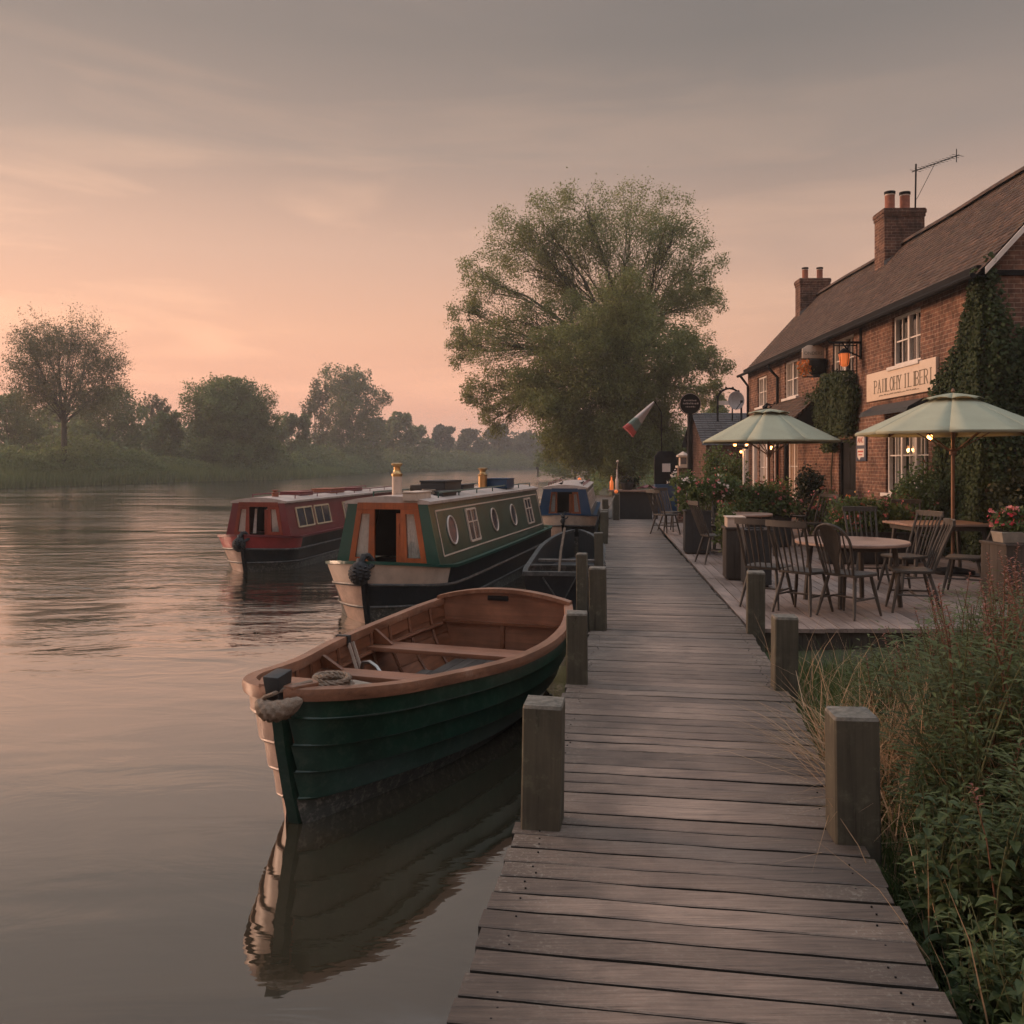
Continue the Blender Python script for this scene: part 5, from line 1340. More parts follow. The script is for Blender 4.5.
for x, y, d, lb in [
    (2.95, 10.38, (.6, .8), 'spindle chair at the left of the round table, next to the black planter'),
    (4.45, 10.02, (-1, .25), 'chair right of the round table with its slanting back towards the pink flower box'),
    (5.02, 11.5, (-1, -.3), 'chair tucked behind the round table with pale lit back slats'),
    (5.72, 11.35, (-.9, .6), 'chair beside the square planter with pink flowers, turned to the umbrella table'),
    (4.88, 12.35, (-.1, -1), 'chair on the far side of the round table in front of the long flower trough'),
    (6.55, 14.75, (-.2, -1), 'chair behind the umbrella table near the brick wall'),
    (3.34, 14.75, (1, .15), 'chair seen from the side at the boardwalk edge by the dark planter'),
    (3.70, 17.0, (.1, -1), 'chair with a pale lit crest rail between the dark planter and the small table'),
    (3.52, 20.6, (.8, .5), 'farther of the side on chairs near the far counter, by the first planter'),
    (3.85, 21.6, (.6, -.8), 'chair farthest along the boardwalk near the counter'),
    (5.95, 17.6, (-.8, -.5), 'chair beside the long flower trough under the left parasol'),
    (5.05, 20.2, (.9, .5), 'chair left of the table at the back of the terrace'),
    (6.35, 20.0, (-1, .4), 'chair right of the table at the back of the terrace'),
    (4.35, 18.9, (-.4, -.9), 'chair standing alone between the leafy shrub and the small table'),
    (5.30, 17.9, (.5, -1), 'dark chair among the flowers under the left parasol')]:
    dup(c0, None, (x, y, ZP), face(*d), lb)
def make_table(name, label, loc, rz, shape, a, b, h=.735):
    o = thing(name, label, 'table', loc, rz)
    m = MB(); m.rn = .5
    if shape == 'round':
        n = 40; m.loft([[(math.cos(2 * math.pi * k / n) * r, math.sin(2 * math.pi * k / n) * r, z) for k in range(n)] for r, z in ((a - .012, h - .04), (a, h - .032), (a, h - .008), (a - .008, h), (.01, h))])
        m.build('tabletop', M['table'], o)
        m = MB(); m.lathe([(a * .62, h - .10), (a * .62, h - .041), (a * .58, h - .041), (a * .58, h - .10)], 28); m.build('apron', M['chair'], o)
        sp = [(.36, .36), (-.36, .36), (.36, -.36), (-.36, -.36)]
    else:
        nb = 7
        for i in range(nb): m.rn = rnd.random(); w_ = b / nb; m.b2((-a / 2, -b / 2 + i * w_ + .003, h - .03), (a / 2, -b / 2 + (i + 1) * w_ - .003, h))
        m.build('tabletop', M['table'], o, bevel=.004)
        m = MB(); m.b2((-a / 2 + .08, -b / 2 + .08, h - .10), (a / 2 - .08, b / 2 - .08, h - .0305)); m.build('apron', M['chair'], o)
        sp = [(a / 2 - .1, b / 2 - .1), (-a / 2 + .1, b / 2 - .1), (a / 2 - .1, -b / 2 + .1), (-a / 2 + .1, -b / 2 + .1)]
    for x, y in sp:
        m = MB(); m.rn = rnd.random(); m.tube([(x * .92, y * .92, h - .042 if shape == 'round' else h - .031), (x * 1.05, y * 1.05, 0)], [.034, .028], 8); m.build('leg', M['chair'], o)
    return o
make_table('round_table', 'round wooden table at the front of the patio', (3.98, 10.55, ZP), .2, 'round', .64, 0)
make_table('square_table', 'slatted wooden table around the pole of the right parasol', (6.3, 13.3, ZP), .05, 'rect', 1.25, .95, .76)
make_table('small_table', 'small round wooden table beside the dark planter and the chairs on the left', (4.15, 16.1, ZP), .4, 'round', .5, 0)
make_table('round_table', 'round wooden table at the back of the terrace between two chairs', (5.75, 20.35, ZP), .1, 'round', .5, 0)
make_table('side_table', 'wooden table by the front windows of the pub', (7.0, 16.4, ZP), .0, 'rect', 1.0, .8)

def parasol(label, loc, r, rim, apex, rz):
    o = thing('parasol', label, 'parasol', loc, rz, 'sage green parasols on the patio')
    m = MB(); m.lathe([(.30, 0), (.30, .05), (.10, .09), (.04, .10)], 20); m.build('base', M['black'], o)
    m = MB(); m.rn = .5; m.tube([(0, 0, .06), (0, 0, apex - .02)], .026, 10); m.build('pole', M['pole'], o)
    n = 8; cut = .22
    def prof(t, k, sagk):   # t 0 top .. 1 rim
        a = 2 * math.pi * k / n; rr = r * (cut + (1 - cut) * t)
        if sagk: rr *= 1
        z = (apex - .10) + (rim - (apex - .10)) * t
        return Vector((math.cos(a) * rr, math.sin(a) * rr, z))
    m = MB()
    for k in range(n):
        m.rn = rnd.random()
        ts = [i / 7 for i in range(8)]
        rows = []
        for f in (0, .25, .5, .75, 1):
            row = []
            for t in ts:
                A, B = prof(t, k, False), prof(t, k + 1, False); p = A.lerp(B, f); p.z -= .002 * math.sin(math.pi * f); row.append(p)
            row.append(row[-1] + Vector((0, 0, -.040)))
            rows.append(row)
        m.loft(rows, closed=False)
    ca = m.build('canopy', M['umbrella'], o, smooth=8)
    sf = ca.modifiers.new('thickness', 'SOLIDIFY'); sf.thickness = .003
    m = MB(); ap = apex
    for k in range(n):
        a0, a1 = 2 * math.pi * k / n, 2 * math.pi * (k + 1) / n; rows = []
        for f in (0, .25, .5, .75, 1):
            row = []
            for t in (0, .35, .7, 1):
                rr = r * .30 * t + .012; A = Vector((math.cos(a0) * rr, math.sin(a0) * rr, 0)); B = Vector((math.cos(a1) * rr, math.sin(a1) * rr, 0)); p = A.lerp(B, f)
                p.z = ap - .105 * t ** 1.2 + .03 * math.sin(math.pi * f) * t
                row.append(p)
            rows.append(row)
        m.loft(rows, closed=False)
    vc = m.build('vent_cap', M['umbrella2'], ca, smooth=25); sf = vc.modifiers.new('thickness', 'SOLIDIFY'); sf.thickness = .003
    m = MB(); m.lathe([(.012, apex), (.03, apex + .02), (.02, apex + .05), (.005, apex + .07)], 10); m.build('finial', M['pole'], o)
    for k in range(n):
        m = MB(); m.rn = rnd.random(); A, B = prof(.0, k, False), prof(.985, k, False); dz = Vector((0, 0, -.035)); m.beam(A + dz, B + dz, .016, .022)
        md = prof(.5, k, False) + dz; m.beam(md, (math.cos(2 * math.pi * k / n) * .04, math.sin(2 * math.pi * k / n) * .04, rim - .28), .012, .016); m.build('rib', M['pole'], o)
    m = MB(); m.lathe([(.03, rim - .34), (.05, rim - .33), (.05, rim - .25), (.03, rim - .24)], 12); m.build('runner', M['pole'], o)
    return o
parasol('sage green parasol farther along the patio, left of the two', (5.28, 18.5, ZP), 1.42, 2.64 - DZ, 3.30 - DZ, .22)
parasol('sage green parasol nearest the camera with its vent cap, right of the two', (6.54, 13.35, ZP), 1.37, 2.645 - DZ, 3.23 - DZ, .30)

# ------------------------------------------------------------------ planters
def planter(label, loc, w_, d_, h_, mt, rz=0, name='planter', cat='planter', group=None):
    o = thing(name, label, cat, loc, rz, group)
    m = MB(); t = .03; a, b = w_ / 2, d_ / 2
    nb = max(2, int(w_ / .12))
    for sy in (-1, 1):
        for i in range(nb):
            m.rn = rnd.random(); m.b2((-a + w_ * i / nb + .002, sy * b - (t if sy > 0 else 0), .03), (-a + w_ * (i + 1) / nb - .002, sy * b + (0 if sy > 0 else t), h_ - .03))
    nd = max(2, int((d_ - 2 * t) / .12))
    for sx in (-1, 1):
        for i in range(nd):
            m.rn = rnd.random(); yy0 = -b + t + (d_ - 2 * t) * i / nd; yy1 = -b + t + (d_ - 2 * t) * (i + 1) / nd
            m.b2((sx * a - (t if sx > 0 else 0), yy0 + .002, .03), (sx * a + (0 if sx > 0 else t), yy1 - .002, h_ - .03))
    m.build('side_boards', mt, o, smooth=0)
    m = MB()
    m.b2((-a - .015, -b - .015, h_ - .0299), (a + .015, -b + .04, h_)); m.b2((-a - .015, b - .04, h_ - .0299), (a + .015, b + .015, h_)); m.b2((-a - .015, -b + .0401, h_ - .0299), (-a + .04, b - .0401, h_)); m.b2((a - .04, -b + .0401, h_ - .0299), (a + .015, b - .0401, h_))
    m.build('rim', mt, o, bevel=.004)
    m = MB(); m.b2((-a + .035, -b + .035, .0), (a - .035, b - .035, h_ - .05)); m.build('soil', M['soil'], o, smooth=0)
    return o
planter('dark square planter at the boardwalk edge holding the leftmost flowers', (3.36, 16.35, ZP), .46, .46, .78, M['planterblack'], -.1)
planter('tall wooden planter at the boardwalk edge with a small white box on it', (3.14, 12.75, ZP), .26, .40, .74, M['planter'], -.1)
planter('black planter beside the tall wooden one, left of the spindle chairs', (3.28, 12.1, ZP), .34, .42, .76, M['planterblack'], -.1)
planter('square dark wooden planter at the right with a trough of pink flowers on top', (6.05, 10.75, ZP), .62, .52, .70, M['planter'], .05)
planter('long low dark trough full of pink flowering shrub behind the round table', (5.85, 14.75, ZP), 1.5, .45, .52, M['planterblack'], .0)
planter('long dark trough of flowers under the left parasol', (4.75, 17.6, ZP), 1.3, .45, .62, M['planterblack'], .1)
planter('trough of flowers under the ground floor window', (7.45, 17.2, ZP), .4, 1.6, .62, M['planterblack'], -.03)
wbx = thing('flower_box', 'small white box on the tall wooden planter', 'box', (3.14, 12.7, ZP + .741), -.1)
m = MB(); m.b2((-.12, -.15, 0), (.12, .15, .13)); m.build('box', M['cream'], wbx, bevel=.008)
m = MB(); m.b2((-.135, -.165, .1301), (.135, .165, .15)); m.build('rim', M['cream'], wbx, bevel=.005)
wt2 = thing('flower_trough', 'pale trough of pink flowers standing on the square planter at the right', 'trough', (6.03, 10.73, ZP + .701), .05)
m = MB(); m.loft([[(-.30 * k, -.13 * k, z), (.30 * k, -.13 * k, z), (.30 * k, .13 * k, z), (-.30 * k, .13 * k, z)] for k, z in ((.8, 0), (.88, .12), (.82, .125), (.8, .09))]); m.build('trough', M['canvas'], wt2, smooth=0)
rgs = np.random.default_rng(12)
def shrub(name, label, cat, loc, rx, ry, rz_, n, size, mt, flowers=(), nfl=0, fs=.05, seed=0, clumps=9, stems=6, group=None, low=.0):
    o = thing(name, label, cat, loc, 0, group)
    rg = np.random.default_rng(seed + 100)
    cen = unit(rg.normal(size=(clumps, 3))) * rg.uniform(.35, .75, (clumps, 1)) * np.array([rx, ry, rz_]) + np.array([0, 0, rz_ * (1 + low)])
    k = rg.integers(0, clumps, n); rr = np.array([rx, ry, rz_]) * .45
    d = unit(rg.normal(size=(n, 3))) * (rg.uniform(0, 1, (n, 1)) ** .5)
    Cc = cen[k] + d * rr * rg.uniform(.8, 1.25, (n, 1)); Cc[:, 2] = np.maximum(Cc[:, 2], .01)
    leafcloud('foliage', Cc, size, mt, o, aspect=.55, seed=seed)
    m = MB()
    for i in range(stems):
        c = cen[i % clumps]; m.tube([(c[0] * .15, c[1] * .15, -.03), (c[0] * .5, c[1] * .5, c[2] * .5), tuple(c)], [.014, .010, .004], 5)
    m.build('stem', M['stem'], o)
    for j, fm in enumerate(flowers):
        k = rg.integers(0, clumps, nfl); d = unit(rg.normal(size=(nfl, 3)) + np.array([-.3, -.5, .6])); P0 = cen[k] + d * rr * rg.uniform(.9, 1.3, (nfl, 1))
        pc = np.repeat(P0, 4, axis=0) + rg.normal(size=(nfl * 4, 3)) * fs * .4
        leafcloud('blossom', pc, fs, M[fm], o, aspect=.9, seed=seed + j)
    return o
shrub('flowering_shrub', 'leafy shrub with pale pink flowers spilling from the dark square planter', 'shrub', (3.5, 16.4, ZP + .74), .62, .45, .42, 2600, .085, M['l_shrub'], ('fl_pink', 'fl_white'), 26, .05, 1, low=-.15)
shrub('flowering_shrub', 'bush with rusty pink flowers in the trough under the left parasol', 'shrub', (4.75, 17.6, ZP + .57), .95, .45, .42, 3600, .085, M['l_shrub'], ('fl_rust', 'fl_pink'), 36, .05, 2, low=-.1)
shrub('flowering_shrub', 'low shrub dotted with pink flowers in the long trough behind the round table', 'shrub', (5.85, 14.75, ZP + .47), 1.0, .40, .36, 4200, .075, M['l_shrub'], ('fl_rust', 'fl_pink'), 40, .045, 3, low=-.1)
shrub('trailing_plant', 'small green plant behind the white box', 'plant', (3.12, 13.15, ZP + .2), .22, .2, .45, 500, .07, M['l_shrub'], (), 0, .05, 4)
shrub('pink_flowers', 'bright pink and red flowers in the pale trough at the right', 'flowers', (6.03, 10.73, ZP + .79), .34, .18, .17, 900, .055, M['l_shrub'], ('fl_red', 'fl_pink'), 16, .045, 5)
shrub('flowering_shrub', 'flowers below the ground floor window of the pub', 'shrub', (7.4, 17.2, ZP + .57), .35, .9, .36, 2200, .075, M['l_shrub'], ('fl_pink', 'fl_rust'), 24, .045, 6, low=-.1)
shrub('climbing_shrub', 'rounded climbing shrub behind the black sign pole, lit by the lamps', 'shrub', (5.6, 24.0, DZ), .85, .7, 1.05, 6500, .095, M['l_shrub'], ('fl_pink',), 14, .05, 7, clumps=14)
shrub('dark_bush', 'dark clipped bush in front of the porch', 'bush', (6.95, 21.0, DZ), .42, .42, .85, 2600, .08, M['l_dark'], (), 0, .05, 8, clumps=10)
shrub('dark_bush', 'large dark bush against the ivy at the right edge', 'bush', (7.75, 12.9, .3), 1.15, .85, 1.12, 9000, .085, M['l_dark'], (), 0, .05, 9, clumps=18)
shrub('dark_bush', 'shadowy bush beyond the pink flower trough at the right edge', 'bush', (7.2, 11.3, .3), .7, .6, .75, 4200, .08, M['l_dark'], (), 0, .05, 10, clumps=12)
shrub('flowering_shrub', 'pale pink rose bush by the black door', 'shrub', (6.9, 19.9, DZ), .45, .4, .55, 1900, .075, M['l_shrub'], ('fl_pink', 'fl_rust'), 26, .05, 11)
shrub('flowering_shrub', 'bright leafy shrub between the lantern pillar and the parasol', 'shrub', (4.75, 20.0, DZ), .75, .5, .62, 3000, .085, M['l_shrub'], ('fl_pink', 'fl_orange'), 26, .05, 13)
shrub('climbing_rose', 'leggy climbing rose against the ground floor window', 'rose', (7.15, 15.9, DZ), .45, .5, 1.0, 2600, .075, M['l_shrub'], ('fl_rust',), 18, .045, 14, clumps=14)

shrub('flowering_shrub', 'bushy green shrub with orange flowers between the two parasols', 'shrub', (6.15, 16.3, DZ), .6, .5, .5, 2600, .08, M['l_shrub'], ('fl_orange', 'fl_pink'), 24, .05, 31)
shrub('flowering_shrub', 'loose green shrub with white flowers at the back of the terrace by the lamp post', 'shrub', (4.55, 21.6, DZ), .6, .5, .55, 2400, .085, M['l_shrub'], ('fl_white', 'fl_pink'), 24, .05, 32)
shrub('flowering_shrub', 'upright shrub with rusty flowers under the hanging bulb before the porch', 'shrub', (6.6, 22.6, DZ), .5, .5, .7, 2400, .085, M['l_shrub'], ('fl_rust', 'fl_pink'), 26, .05, 33)
# ------------------------------------------------------------------ lamps
def bulb_lamp(o, p, r=.035, power=4):
    m = MB(); m.ball(p, r, 10, 8); b = m.build('bulb', M['bulb'], o)
    ld = bpy.data.lights.new('lamp_light', 'POINT'); ld.energy = power; ld.color = (1, .45, .16); ld.shadow_soft_size = .05
    lo = bpy.data.objects.new('lamp_light', ld); COL.objects.link(lo); lo.parent = o; lo.location = (p[0], p[1], p[2] - r - .02)
    return b
lp = thing('lamp_post', 'white lamp post with three glowing bulbs under the left parasol', 'lamp post', (5.62, 21.8, DZ))
m = MB(); m.tube([(0, 0, 0), (0, 0, 1.98)], .032, 8); m.build('pole', M['white'], lp)
m = MB(); m.tube([(-.24, 0, 1.98), (.10, 0, 1.98)], .014, 6)
for x in (-.22, .06): m.lathe([(.02, 1.98), (.05, 2.0), (.06, 2.02)], 8, (x, 0, 0))
m.build('arm', M['black'], lp)
bulb_lamp(lp, (-.22, 0, 2.07), .04, 12); bulb_lamp(lp, (.06, -.02, 2.09), .04, 12); bulb_lamp(lp, (-.06, .05, 1.90), .03, 2)
for loc, lb, top in (((6.42, 22.3, 2.56), 'glowing bulb hanging before the porch posts', 2.86), ((6.36, 13.7, 2.58), 'glowing bulb hanging under the right parasol', 2.72)):
    o = thing('pendant_lamp', lb, 'lamp', loc); m = MB(); m.tube([(0, 0, .03), (0, 0, top - 2.58)], .006, 5); m.lathe([(.025, .03), (.05, .045), (.02, .09)], 8); m.build('cord', M['black'], o); bulb_lamp(o, (0, 0, 0), .042, 9)
lt = PY(683, 446, 25)
pi_ = thing('lantern_pillar', 'slim brick pillar topped by a white lantern beside the black sign pole', 'pillar', (lt.x, 25, DZ - .01))
m = MB(); m.b2((-.14, -.14, 0), (.14, .14, 1.5)); m.build('shaft', M['brick_cx'], pi_, smooth=0)
m = MB(); m.b2((-.18, -.18, 1.5001), (.18, .18, 1.56)); m.b2((-.10, -.10, 1.5601), (.10, .10, 1.80)); m.b2((-.16, -.16, 1.8001), (.16, .16, 1.85)); m.lathe([(.17, 1.8501), (.05, 1.93), (.01, 1.95)], 4); m.build('lantern', M['cream'], pi_, smooth=0)
m = MB(); m.b2((-.08, -.106, 1.6), (.08, -.101, 1.78)); m.build('lantern_pane', M['dglass'], pi_, smooth=0)

# ------------------------------------------------------------------ end of the boardwalk
ct = thing('bar_counter', 'dark outdoor counter with pale side panel at the far end of the boardwalk', 'counter', (3.62, 26.55, DZ - .02), -.1)
m = MB(); m.b2((-.66, -.3, 0), (-.44, .3, .80)); m.build('side_panel', M['canvas'], ct, smooth=0)
m = MB(); m.b2((-.4399, -.29, 0), (.10, .3, .80)); m.b2((.1001, -.27, .0), (.50, .3, .78)); m.build('body', M['planterblack'], ct, smooth=0)
for x in (.56, .63):
    m = MB(); m.b2((x - .03, -.28, 0), (x + .03, -.22, .80)); m.build('leg', M['planter'], ct)
m = MB(); m.b2((-.78, -.38, .8001), (.70, .38, .85)); m.build('worktop', M['table'], ct, bevel=.008)
def on_counter(x, y): 
    v = Matrix.Rotation(-.1, 3, 'Z') @ Vector((x, y, 0)); return (3.62 + v.x, 26.55 + v.y, DZ - .02 + .851)
o = thing('bottle_lantern', 'tall glowing orange bottle lantern at the left end of the counter', 'lantern', on_counter(-.68, -.2))
m = MB(); m.lathe([(.045, 0), (.055, .02), (.055, .22), (.022, .30), (.022, .38)], 12); m.build('glass', M['lantern_glow'], o); m = MB(); m.lathe([(.027, .3801), (.027, .42), (.005, .43)], 10); m.build('cap', M['brass'], o)
o = thing('glass_bottle', 'slender pale bottle with a stem of leaves on the counter', 'bottle', on_counter(-.52, 0)); m = MB(); m.lathe([(.04, 0), (.045, .02), (.045, .3), (.016, .4), (.016, .6)], 10); m.build('bottle', M['palepaint'], o); m = MB(); m.tube([(0, 0, .6), (.02, 0, .8)], .006, 4); m.ball((.02, 0, .84), .04, 8, 5); m.build('stopper', M['cream'], o)
o = thing('counter_basket', 'dark basket on the left half of the counter', 'basket', on_counter(-.22, 0)); m = MB(); m.lathe([(.14, 0), (.2, .2), (.19, .21), (.13, .03)], 14); m.build('basket', M['planterblack'], o); m = MB(); m.tube([(-.19, 0, .2), (-.14, 0, .36), (0, 0, .42), (.14, 0, .36), (.19, 0, .2)], .012, 5); m.build('handle', M['planterblack'], o)
m = MB(); rings = []
for i in range(10): rings.append([(.0 + .07 * i - .05, -.25 + .09 * j, .02 + .13 * abs(math.sin(i * .9 + j * .7)) * math.sin(math.pi * (i + .3) / 9.6)) for j in range(6)])
m.loft(rings, closed=False); o_ = m.build('red_cloth', M['maroon'], smooth=60); o_.location = on_counter(.1, 0); tag(o_, 'crumpled dark red cloth on the right half of the counter', 'cloth')
shrub('potted_herbs', 'low mass of herbs behind the basket on the counter', 'herbs', on_counter(-.05, .22), .5, .14, .2, 700, .07, M['l_dark'], ('fl_rust',), 12, .04, 21)
kb = thing('notice_cabinet', 'black cabinet with a small pale notice above a blue base, past the counter', 'cabinet', (4.98, 29.2, DZ - .02), -.05)
m = MB(); m.prism([(-.36, .95), (.36, .95), (.36, 1.85), (.22, 2.02), (-.22, 2.02), (-.36, 1.85)], 'y', -.12, .12); m.build('cabinet', M['black'], kb, bevel=.01)
m = MB(); m.b2((-.12, -.13, 1.35), (.14, -.1205, 1.62)); m.build('notice', M['palepaint'], kb, smooth=0)
m = MB(); m.b2((-.36, -.3, 0), (.40, .25, .949)); m.build('base', M['bluecab'], kb, bevel=.01)
m = MB(); m.b2((-.25, -.306, .55), (.0, -.3005, .85)); m.b2((.06, -.306, .6), (.30, -.3005, .85)); m.build('label_panel', M['blueboard'], kb, smooth=0)
fl_ = thing('flag', 'faded red white and green flag hanging furled from a thin slanting staff', 'flag', (4.55, 29.9, DZ))
A, B = PY(654, 402, 30) - Vector((4.55, 29.9, DZ)), PY(627, 431, 30) - Vector((4.55, 29.9, DZ))
m = MB(); m.tube([(.45, .2, 0), (.45, .2, A.z - .35), A + Vector((.02, .0, .03))], .02, 6); m.build('staff', M['black'], fl_)
for (t0, t1, mt, nm) in ((0, .62, 'dishgrey', 'white_cloth'), (.6, .86, 'flaggreen', 'green_cloth'), (.84, 1.0, 'redpaint', 'red_cloth')):
    if mt == 'flaggreen': M['flaggreen'] = pmat('faded_green_cloth', (.12, .17, .15), .2, 6, .9, .1, 30)
    m = MB(); rings = []
    for i in range(7):
        t = t0 + (t1 - t0) * i / 6; c = A.lerp(B, t); r = .03 + .20 * t
        u = (B - A).normalized().cross(Vector((0, 1, 0))).normalized()
        rings.append([c + (u * math.cos(a) + Vector((0, 1, 0)) * math.sin(a)) * r * (1 + .22 * math.sin(3 * a + 2 * t)) + Vector((0, 0, -.03 * t * math.cos(2 * a))) for a in [2 * math.pi * k / 18 for k in range(18)]])
    m.loft(rings, cap0=(t0 == 0), cap1=(t1 == 1.0)); m.build(nm, M[mt], fl_, smooth=60)
# candle glow on a boat beyond the blue one
o = thing('deck_lantern', 'small glowing lantern at the stern of the blue boat', 'lantern', onboat(blue, .1, 8.35, .85))
m = MB(); m.tube([(0, 0, 0), (0, 0, .60)], .02, 6); m.build('post', M['black'], o); m = MB(); m.lathe([(.05, .60), (.06, .62), (.06, .76), (.02, .80)], 10); m.build('glass', M['lantern_glow'], o)
o = thing('rope_rail', 'looped rope rail with small glowing lamps along the last posts', 'rope rail', (2.3, 22.3, 0))
m = MB(); m.tube([(.12, .9, 1.2), (.3, 1.9, .98), (.62, 3.3, 1.25)], .02, 6); m.build('rope', M['rope'], o)
m = MB(); m.ball((.66, 3.28, 1.36), .055, 10, 6); m.build('lamp', M['lantern_glow'], o)

# ------------------------------------------------------------------ low slate building with dish and arch
sh_ = thing('slate_outbuilding', 'low outbuilding with dark slate roof beyond the pub', 'outbuilding', (10.6, 38, .4), -.03)
m = MB(); m.b2((-2.4, 0, 0), (5, 5, 2.55)); m.build('wall', M['brick_cx'], sh_, smooth=0)
m = MB(); rg = random.Random(3)
for side in (0, 1):
    for r in range(14):
        for c in range(28):
            t0, t1 = r / 14, (r + 1.2) / 14; xa, xb = -2.6 + 7.8 * c / 28, -2.6 + 7.8 * (c + 1) / 28; m.rn = rg.random()
            f = (lambda t: (-.25 + 2.75 * min(t, 1), 2.5 + 1.5 * min(t, 1))) if side == 0 else (lambda t: (5.25 - 2.75 * min(t, 1), 2.5 + 1.5 * min(t, 1)))
            a, b = f(t0), f(t1); u = .03 + rg.uniform(0, .01)
            m.add([(xa + .004, a[0], a[1] + u), (xb - .004, a[0], a[1] + u), (xb - .004, b[0], b[1] + .005), (xa + .004, b[0], b[1] + .005), (xa + .004, a[0], a[1]), (xb - .004, a[0], a[1])], [(0, 1, 2, 3), (4, 5, 1, 0)])
m.build('roof', M['slate'], sh_, smooth=0)
m = MB(); m.prism([(0, 2.551), (5, 2.551), (2.5, 3.95)], 'x', -2.4, -2.35); m.build('gable', M['brick_cx'], sh_, smooth=0)
ac = PY(730, 412, 39.5)
da = thing('satellite_dish', 'pale round satellite dish on the outbuilding roof under the arch', 'dish', (ac.x - .02, 39.0, ac.z), .25)
m = MB(); rings = []
for r, y in ((.02, .10), (.18, .085), (.30, .04), (.37, 0), (.39, 0), (.37, .03), (.18, .115), (.02, .13)):
    rings.append([(math.cos(a) * r, y - .35, .45 + math.sin(a) * r * 1.02) for a in [2 * math.pi * k / 22 for k in range(22)]])
m.loft(rings); m.build('dish', M['dishgrey'], da)
m = MB(); m.tube([(0, 0, -.4), (0, 0, .45), (0, -.24, .45)], .03, 6); m.tube([(0, -.3, .05), (0, -.8, .35)], .015, 5); m.b2((-.04, -.86, .32), (.04, -.76, .42)); m.build('mount', M['black'], da)
ar = thing('roof_arch', 'round dark metal hoop standing on the outbuilding roof', 'arch', (ac.x, 39.6, ac.z - .1))
m = MB(); m.tube([(-.52, 0, -.3), (-.52, 0, .5)] + [(math.cos(a) * .52, 0, .62 + math.sin(a) * .52) for a in np.linspace(math.pi, 0, 15)] + [(.52, 0, .5), (.52, 0, -.3)], .045, 7)
for i in range(6): a = math.pi * (i + .5) / 6; m.ball((math.cos(a) * .56, 0, .62 + math.sin(a) * .56), .06, 6, 4)
m.build('hoop', M['black'], ar)
m = MB(); m.b2((-.46, .02, .42), (.46, .05, .60)); m.build('cross_panel', M['palepaint'], ar)
# ================================================================== TREES
def grow(name, label, cat, base, forkz, clumps, ntw, nl, ls, lmat, bmat=None, seed=1, group=None, tr=.3, aspect=.5, airy=.5, hang=0., limbs=True, nseg=4, lth=1.0, t0r=(.45, 1.0), trunk_up=0., shell=0):
    """clumps: list of (centre, radius(x,y,z), weight). The limbs run from the fork to every clump, twigs run through it, leaves sit along the twigs."""
    bmat = bmat or M['bark']
    rg = np.random.default_rng(seed); base = Vector(base)
    o = thing(name, label, cat, base, 0, group)
    fork = Vector((0, 0, forkz))
    tb = MB(); tb.tube([(0, 0, -.5), (.03, .02, forkz * .12), (.0, .05, forkz * .5), fork] + ([fork + Vector((.1, 0, trunk_up))] if trunk_up else []), [tr * 1.5, tr * 1.1, tr * .95, tr * .8] + ([tr * .3] if trunk_up else []), 9); tb.build('trunk', bmat, o)
    lb = MB(); tw = MB(); C = []
    for c, r, wgt in clumps:
        c = np.array(c) - np.array(base); r = np.array(r)
        e = Vector(c); s = fork + Vector((0, 0, rg.uniform(-.25, .10) * forkz * .6 + trunk_up * max(0, min(1, (c[2] - forkz) / max(forkz, 1))) * rg.uniform(.2, 1)))
        mid = s.lerp(e, .5) + Vector((rg.normal() * .04, rg.normal() * .04, .12)) * (e - s).length
        ln = (e - s).length; r0 = tr * rg.uniform(.16, .30) * lth
        if limbs:
            pts = []
            for t in np.linspace(0, 1, 7): pts.append(s * (1 - t) ** 2 + mid * 2 * t * (1 - t) + e * t * t + Vector(rg.normal(size=3) * .012 * ln))
            lb.tube(pts, [r0 * (1 - .82 * t) for t in np.linspace(0, 1, 7)], 6)
        n = max(3, int(ntw * wgt))
        for k in range(n):
            d = unit(rg.normal(size=(1, 3)))[0] * rg.uniform(.45, 1.0) ** .6
            tip = c + d * r
            t0 = rg.uniform(*t0r); st = np.array(s * (1 - t0) ** 2 + mid * 2 * t0 * (1 - t0) + e * t0 * t0)
            md = st + (tip - st) * .5 + rg.normal(size=3) * .10 * r + np.array([0, 0, .10 * r[2]])
            tip = tip - np.array([0, 0, hang * r[2] * rg.uniform(0, 1)])
            if limbs: tw.tube([st, md, tip], [r0 * .14 + .006, r0 * .08 + .004, .004], 3, cap=False)
            t = rg.uniform(.30, 1.02, (nl, 1))
            pp = st * (1 - t) ** 2 + md * 2 * t * (1 - t) + tip * t * t
            C.append(pp + rg.normal(size=(nl, 3)) * np.array(r) * .15 * (1 - airy * .6))
        if shell:
            n = int(shell * wgt); ns = 16
            sd_ = unit(rg.normal(size=(ns, 3)) + np.array([0, 0, .25])) * rg.uniform(.45, .92, (ns, 1))
            C.append(c + (sd_[rg.integers(0, ns, n)] + np.clip(rg.normal(size=(n, 3)), -1.7, 1.7) * .135) * r)
    if limbs:
        lb.build('limb', bmat, o); tw.build('twig', bmat, o, smooth=60)
    C = np.concatenate(C); C = C[(C[:, 2] > .15)]
    leafcloud('crown', C, ls, lmat, o, aspect=aspect, seed=seed, hang=.25)
    return o
